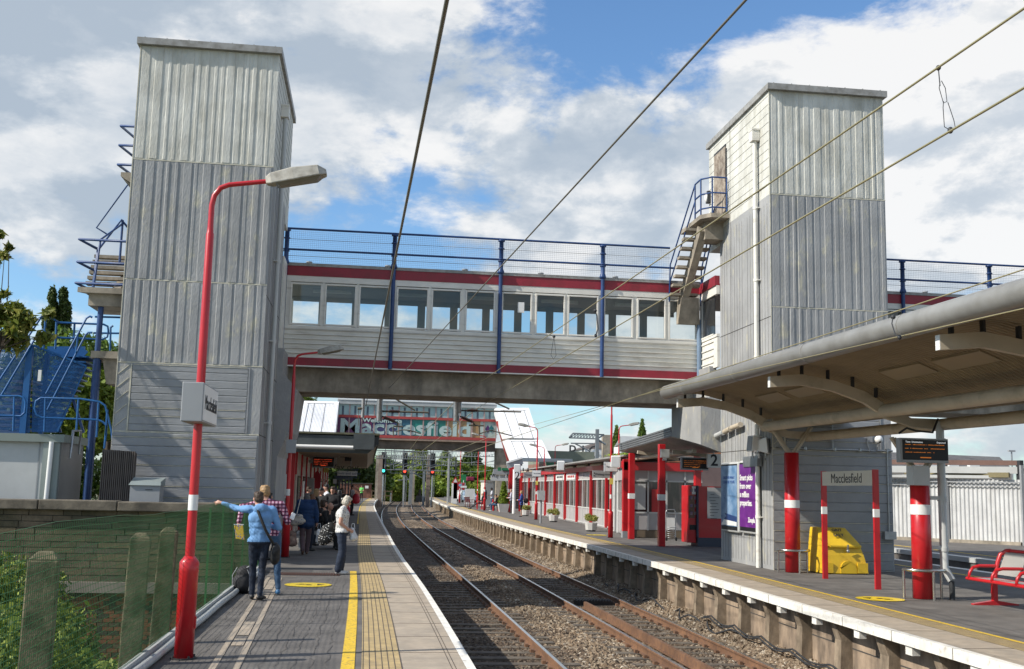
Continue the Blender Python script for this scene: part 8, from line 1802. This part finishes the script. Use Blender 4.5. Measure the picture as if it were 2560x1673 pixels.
blobthing('messenger_bag', 'black messenger bag slung across the back of the blue hoodie', 'bag', [(0.25,0.02,0.74,.075,.15,.15),(0.25,0.04,0.66,.08,.16,.12)], mat('bag_black', (0.012,0.012,0.013), 0.7, var=0.1), 0.015, (pa_[0]+0.02, pa_[1], 0), (('strap', st_, mat('strap_black', (0.015,0.014,0.013), 0.7, var=0)),))
t = thing('mobile_phone', 'white phone held out by the man in the checked shirt', 'phone', (pb_[0]+0.27, pb_[1]+0.25, 1.26), 0.3); b = MB(); b.obox((0,0,0),0.075,0.012,0.14,0,0,-0.6,0.5); b.build('case', M['white'], t, bevel=0.006); b = MB(); b.obox((0,0.008,0),0.065,0.004,0.125,0,0,-0.6,0.5); b.build('screen', M['black'], t)
bp = (-2.054, 18.944, 0.0)
sp_ = MB(); sp_.tube([(0.05,-0.13,0.42),(0.12,-0.16,0.47),(0.16,-0.12,0.40)],0.012,6); sp_.tube([(-.16,-.15,.1),(-.17,-.17,.3),(-.10,-.15,.43)],0.008,5); sp_.tube([(.1,-.17,.05),(.13,-.18,.25),(.06,-.17,.4)],0.008,5)
blobthing('rucksack', 'black rucksack standing on the ground against the mesh fence', 'rucksack', [(0,0,.17,.19,.14,.18),(0.01,0,.32,.15,.12,.13),(-.02,-.09,.16,.13,.08,.13)], mat('rucksack_black', (0.022,0.022,0.024), 0.75, var=0.2, vscale=12), 0.018, (bp[0]+0.12, bp[1]-0.25, 0), (('strap', sp_, M['greymetal']),))
# woman with white hair
pd_ = (-0.462, 22.75, -0.0)
person('white haired woman in patterned top and navy trousers looking down', (pd_[0], pd_[1], 0), -math.pi/2+0.05, 1.60, dict(head=(0,.085,1.60), neck=(0,.03,1.48), chest=(0,.0,1.29), elR=(.20,-.05,1.12), wrR=(.13,.14,.98), handR=(-.2,.8,-.4), elL=(-.20,-.02,1.12), wrL=(-.10,.16,.98), handL=(.2,.8,-.4), anL=(-.08,.0,.09), anR=(.08,-.05,.09), knL=(-.09,.04,.5), knR=(.09,.02,.5)), 'floral', 'navy', 'shoew', 'white', sleeve=False, vox=0.011, hairstyle='bob', wide=.038, fat=1.15, tf=1.2, lean=(0,1,-.55), glasses=True)
bh = MB(); bh.tube([(-.04,0,.12),(-.02,0,.22),(.02,0,.22),(.04,0,.12)],0.006,5)
blobthing('plastic_bag', 'crumpled white bag held in front by the white haired woman', 'bag', [(0,0,0,.075,.07,.12),(0.01,0,-.06,.085,.075,.07),(0,0,.09,.04,.04,.05)], mat('bag_white', (0.60,0.60,0.60), 0.5, var=0.15, vscale=14), 0.013, (pd_[0]+0.22, pd_[1]-0.02, 0.80), (('handle', bh, M['white']),), disp=0.03, group='plastic carrier bags')
bh = MB(); bh.tube([(0.12,0,.22),(0.17,0,.30),(0.22,0,.20)],0.012,5)
blobthing('spotted_bag', 'black bag with white spots hanging behind the white haired woman', 'bag', [(0,0,0,.15,.10,.20),(-.06,0,-.10,.13,.10,.14),(0.06,0,.14,.09,.07,.10)], spotmat('black_white_spots', (0.01,0.01,0.01), (0.65,0.63,0.6), 24, 0.26), 0.016, (pd_[0]-0.30, pd_[1]+0.05, 0.80), (('handle', bh, M['black']),))
# person in blue coat with bags
pe_ = (-1.504, 28.718, 0.0)
person('grey haired person in dark blue hooded coat walking away with bags', (pe_[0], pe_[1], 0), 0.1, 1.60, dict(head=(.0,.08,1.58), neck=(0,.03,1.46), elL=(-.27,.0,1.14), wrL=(-.26,.05,.90), elR=(.28,-.02,1.14), wrR=(.30,.0,.90), anL=(-.06,-.20,.13), knL=(-.08,.0,.5), anR=(.07,.14,.09), knR=(.09,.12,.5), toeL=(0,.8,-.3)), 'coat', 'mauve', 'shoebr', 'grey', vox=0.013, coat=.055, hood=True, hairstyle='bob', wide=.02, fat=1.15)
bh = MB(); bh.tube([(-.05,0,.15),(0,.02,.42),(.04,.05,.62)],0.01,5)
blobthing('shoulder_bag', 'pale patterned shoulder bag hanging on the blue coat', 'bag', [(0,0,0,.19,.09,.10),(-.08,0,-.05,.12,.08,.08),(.02,0,.10,.10,.07,.08)], spotmat('pale_pattern', (0.38,0.35,0.30), (0.10,0.12,0.2), 20, 0.3), 0.018, (pe_[0]-0.18, pe_[1]-0.24, 0.86), (('strap', bh, M['cream']),))
bh = MB(); bh.tube([(-.05,0,.2),(-.03,0,.33),(.03,0,.33),(.05,0,.2)],0.008,5)
blobthing('carrier_bag', 'beige printed carrier bag in the left hand of the blue coat', 'bag', [(0,0,0,.13,.08,.20),(0.02,0,-.1,.14,.09,.12)], mat('beige_bag', (0.33,0.22,0.17), 0.6, col2=(0.12,0.07,0.06), nscale=9, var=0.2), 0.018, (pe_[0]-0.33, pe_[1]-0.1, 0.42), (('handle', bh, M['cream']),), disp=0.02)
bh = MB(); bh.tube([(-.04,0,.18),(-.02,0,.30),(.02,0,.30),(.04,0,.18)],0.006,5)
blobthing('plastic_bag', 'long white plastic bag in the right hand of the blue coat', 'bag', [(0,0,0,.08,.06,.17),(0.01,0,-.12,.095,.07,.10)], M['white'], 0.016, (pe_[0]+0.34, pe_[1], 0.50), (('handle', bh, M['white']),), disp=0.03, group='plastic carrier bags')
# crowd under the left canopy
def stand(label, x, y, rz, H, top, leg, hair, pose=None, **k):
    k.setdefault('fat', 1.1)
    g_ = dict(elL=(-.23,.05,1.13), wrL=(-.10,.22,1.10), elR=(.23,.05,1.13), wrR=(.12,.24,1.12)); g_.update(pose or {})
    return person(label, (x,y,0), rz, H, g_, top, leg, k.pop('shoe','shoe'), hair, vox=k.pop('vox',0.018), **k)
SIT = dict(pelvis=(0,0,.52), waist=(0,.0,.67), chest=(0,.02,.88), neck=(0,.05,1.08), head=(0,.10,1.21), shL=(-.185,.03,1.01), shR=(.185,.03,1.01), elL=(-.24,.10,.76), elR=(.24,.10,.76), wrL=(-.14,.32,.66), wrR=(.14,.32,.66), hipL=(-.09,.03,.50), hipR=(.09,.03,.50), knL=(-.13,.45,.50), knR=(.13,.45,.50), anL=(-.13,.45,.09), anR=(.13,.48,.09))
CROWD = 0.9
def hx(px, Y): return (px*1.0-852)/2530.0*Y
def hpb(cx): return (640+cx/7.4375)*0.9293
stand('dark haired person in black holding a camera beyond the checked shirt', hx(hpb(300),26.6), 26.6, -1.2, 1.58, 'black', 'dgrey', 'black', vox=0.014, hairstyle='bob')
stand('fair haired woman in black among the crowd, facing right', hx(hpb(1150),33.00), 33.00, -1.3, 1.66, 'black', 'jeans', 'blond', hairstyle='long')
stand('person with dark cap and black jacket in the middle of the crowd', hx(hpb(1258),34.32), 34.32, 2.6, 1.70, 'black', 'black', 'black', hairstyle='cap')
stand('dark haired man in pale blue shirt at the back of the crowd', hx(hpb(1345),37.84), 37.84, 1.8, 1.80, 'white', 'jeans', 'black')
stand('tall figure all in black filling the middle of the crowd', hx(hpb(1455),35.64), 35.64, 2.9, 1.73, 'black', 'black', 'brown', coat=.03, fat=1.25)
stand('person in black and white patterned top right of the crowd', hx(hpb(1570),36.52), 36.52, -0.4, 1.62, 'stripe', 'dgrey', 'black', hairstyle='long', fat=1.1)
stand('auburn haired woman in dark clothes just behind the blue coat', hx(hpb(1080),30.36), 30.36, -1.0, 1.52, 'black', 'jeans', 'ginger', hairstyle='bob')
person('bald older man seated at the front of the crowd, hands out', (hx(hpb(1370),31.24),31.24,0), -2.2, 1.72, dict(SIT, wrR=(.20,.45,.72), elR=(.26,.22,.74)), 'black', 'black', 'shoe', 'grey', vox=0.018, hairstyle='bald')
person('seated person in black at the centre of the crowd', (hx(hpb(1240),31.86),31.86,0), -1.7, 1.80, SIT, 'black', 'dgrey', 'shoe', 'brown', vox=0.018, hairstyle='bob')
t = thing('wooden_seat', 'low grey platform seat carrying the seated crowd', 'bench', (hx(hpb(1300),31.68),31.68,0)); b = MB(); b.box(-.7,.7,-.25,.65,.40,.46); b.build('seat', M['greymetal'], t)
for x_ in (-.6,.6): b = MB(); b.box(x_-.04,x_+.04,-.2,.6,0,.40); b.build('leg', M['greymetal'], t)
pg_ = (hx(hpb(1800),66),66)
stand('man in grey top standing near the platform edge with a red bag', pg_[0], pg_[1], -2.0, 1.78, 'grey', 'black', 'black', fat=1.1)
bh = MB(); bh.tube([(-.1,0,.2),(0,0,.4),(.1,0,.2)],0.02,5)
blobthing('red_bag', 'bright red bag hanging beside the man in the grey top', 'bag', [(0,0,0,.22,.15,.30),(0,0,-.12,.24,.16,.2)], mat('red_cloth', (0.5,0.02,0.04), 0.6, var=0.1), 0.03, (pg_[0]+.25, pg_[1]-.35, 1.0), (('handle', bh, M['red']),))
blobthing('red_bag', 'second red bag low beside the man in the grey top', 'bag', [(0,0,0,.20,.15,.28),(0,0,-.12,.2,.16,.2)], D.materials['red_cloth'], 0.03, (pg_[0]-.25, pg_[1]-.9, 0.36), disp=0.01)
stand('distant man in bright green shirt walking at the platform end', hx(841,126), 126, 2.9, 1.78, 'green', 'black', 'brown', vox=0.025, sleeve=False)
stand('dark clothed person at the left of the crowd under the red wall', hx(hpb(1010),40), 40, -1.5, 1.70, 'black', 'dgrey', 'brown')
stand('dark haired person in maroon at the back of the crowd', hx(hpb(1500),45), 45, 2.2, 1.72, 'maroon', 'black', 'black', hairstyle='bob')
stand('person in dark grey coat beside the glass shelter posts', hx(hpb(1620),43), 43, 2.6, 1.66, 'dgrey', 'black', 'brown', hairstyle='bob', coat=.02)
# pushchair
t = thing('pushchair', 'black pushchair standing between the blue coat and spotted bag', 'pushchair', (hx(hpb(1270),38.0),35.2,0), 0.4)
for x_, y_ in ((-.25,-.3),(.25,-.3),(-.25,.35),(.25,.35)):
    b = MB(); b.tube([(x_-.02,y_,.14),(x_+.02,y_,.14)],.14,14); b.build('wheel', M['black'], t)
b = MB()
for x_ in (-.25,.25): b.tube([(x_,-.3,.14),(x_,.15,.6),(x_,.5,1.02)],.016,5); b.tube([(x_,.35,.14),(x_,-.1,.6)],.016,5)
b.tube([(-.25,.5,1.02),(.25,.5,1.02)],.02,5); b.build('frame', M['steel'], t)
b = MB(); b.hexa([(-.22,-.3,.35),(.22,-.3,.35),(.22,.15,.35),(-.22,.15,.35),(-.22,-.3,.45),(.22,-.3,.45),(.24,.2,.95),(-.24,.2,.95)]); b.build('seat', C_['black'], t, bevel=0.03)
# people on the right platform
p = (10.545, 80.067, 0.0); stand('man in pale shirt and grey trousers looking at his phone', p[0], p[1], 1.45, 1.76, 'lilac', 'dgrey', 'grey', vox=0.02, lean=(0,1,-.4), hairstyle='bald')
blobthing('shoulder_bag', 'black shoulder bag at the hip of the man in the pale shirt', 'bag', [(0,0,0,.18,.12,.2)], M['black'], 0.03, (p[0]+.25, p[1]-.15, 1.0))
p = (10.012, 70.857, 0.0); stand('woman in black jacket and skirt over a blue top', p[0], p[1], 1.35, 1.68, 'blue', 'black', 'blond', vox=0.018, bareleg=True, hairstyle='bob', coat=0.01, fat=1.05)
blobthing('handbag', 'black handbag behind the woman in the skirt', 'bag', [(0,0,0,.17,.11,.16),(.02,0,.1,.1,.1,.1)], M['black'], 0.025, (p[0]+.28, p[1]-.1, 1.02))
stand('dark skinned man in white t-shirt standing with head bowed', 10.474, 92, 1.5, 1.83, 'white', 'jeans2', 'black', vox=0.022, skin='skindark', lean=(0,1,-.7), sleeve=False)
person('seated person in black leaning over on the far red bench', (10.742,88.5,0), 1.3, 1.78, dict(SIT, head=(0,.26,1.10), neck=(0,.17,1.02)), 'black', 'black', 'shoe', 'blond', vox=0.02, lean=(0,1,-.8), hairstyle='long')
person('seated person in blue jeans and white trainers on the far bench', (10.259,86.5,0), 1.45, 1.75, dict(SIT, knR=(.10,.42,.62), anR=(.0,.62,.42)), 'black', 'jeans2', 'shoew', 'black', vox=0.02)
person('man in grey suit slumped on a red bench with legs stretched out', (9.816,93,0), 1.5, 1.85, dict(SIT, knL=(-.12,.48,.50), anL=(-.12,.95,.12), knR=(.12,.50,.52), anR=(.12,1.0,.13), chest=(0,-.05,.88), neck=(0,-.03,1.08), head=(0,.03,1.22)), 'dgrey', 'dgrey', 'shoe', 'grey', vox=0.02, hairstyle='bald')
stand('figure in dark grey coat bending behind the seated man', 10.215, 95, 1.2, 1.88, 'dgrey', 'dgrey', 'grey', vox=0.024, coat=.03, lean=(0,1,-.7))
farbench('red bench under the seated pair near the cone shrub', 10.552, 87.5, 3, 1.5)
farbench('red bench under the man with stretched out legs', 9.816, 93.2, 3, 1.5)
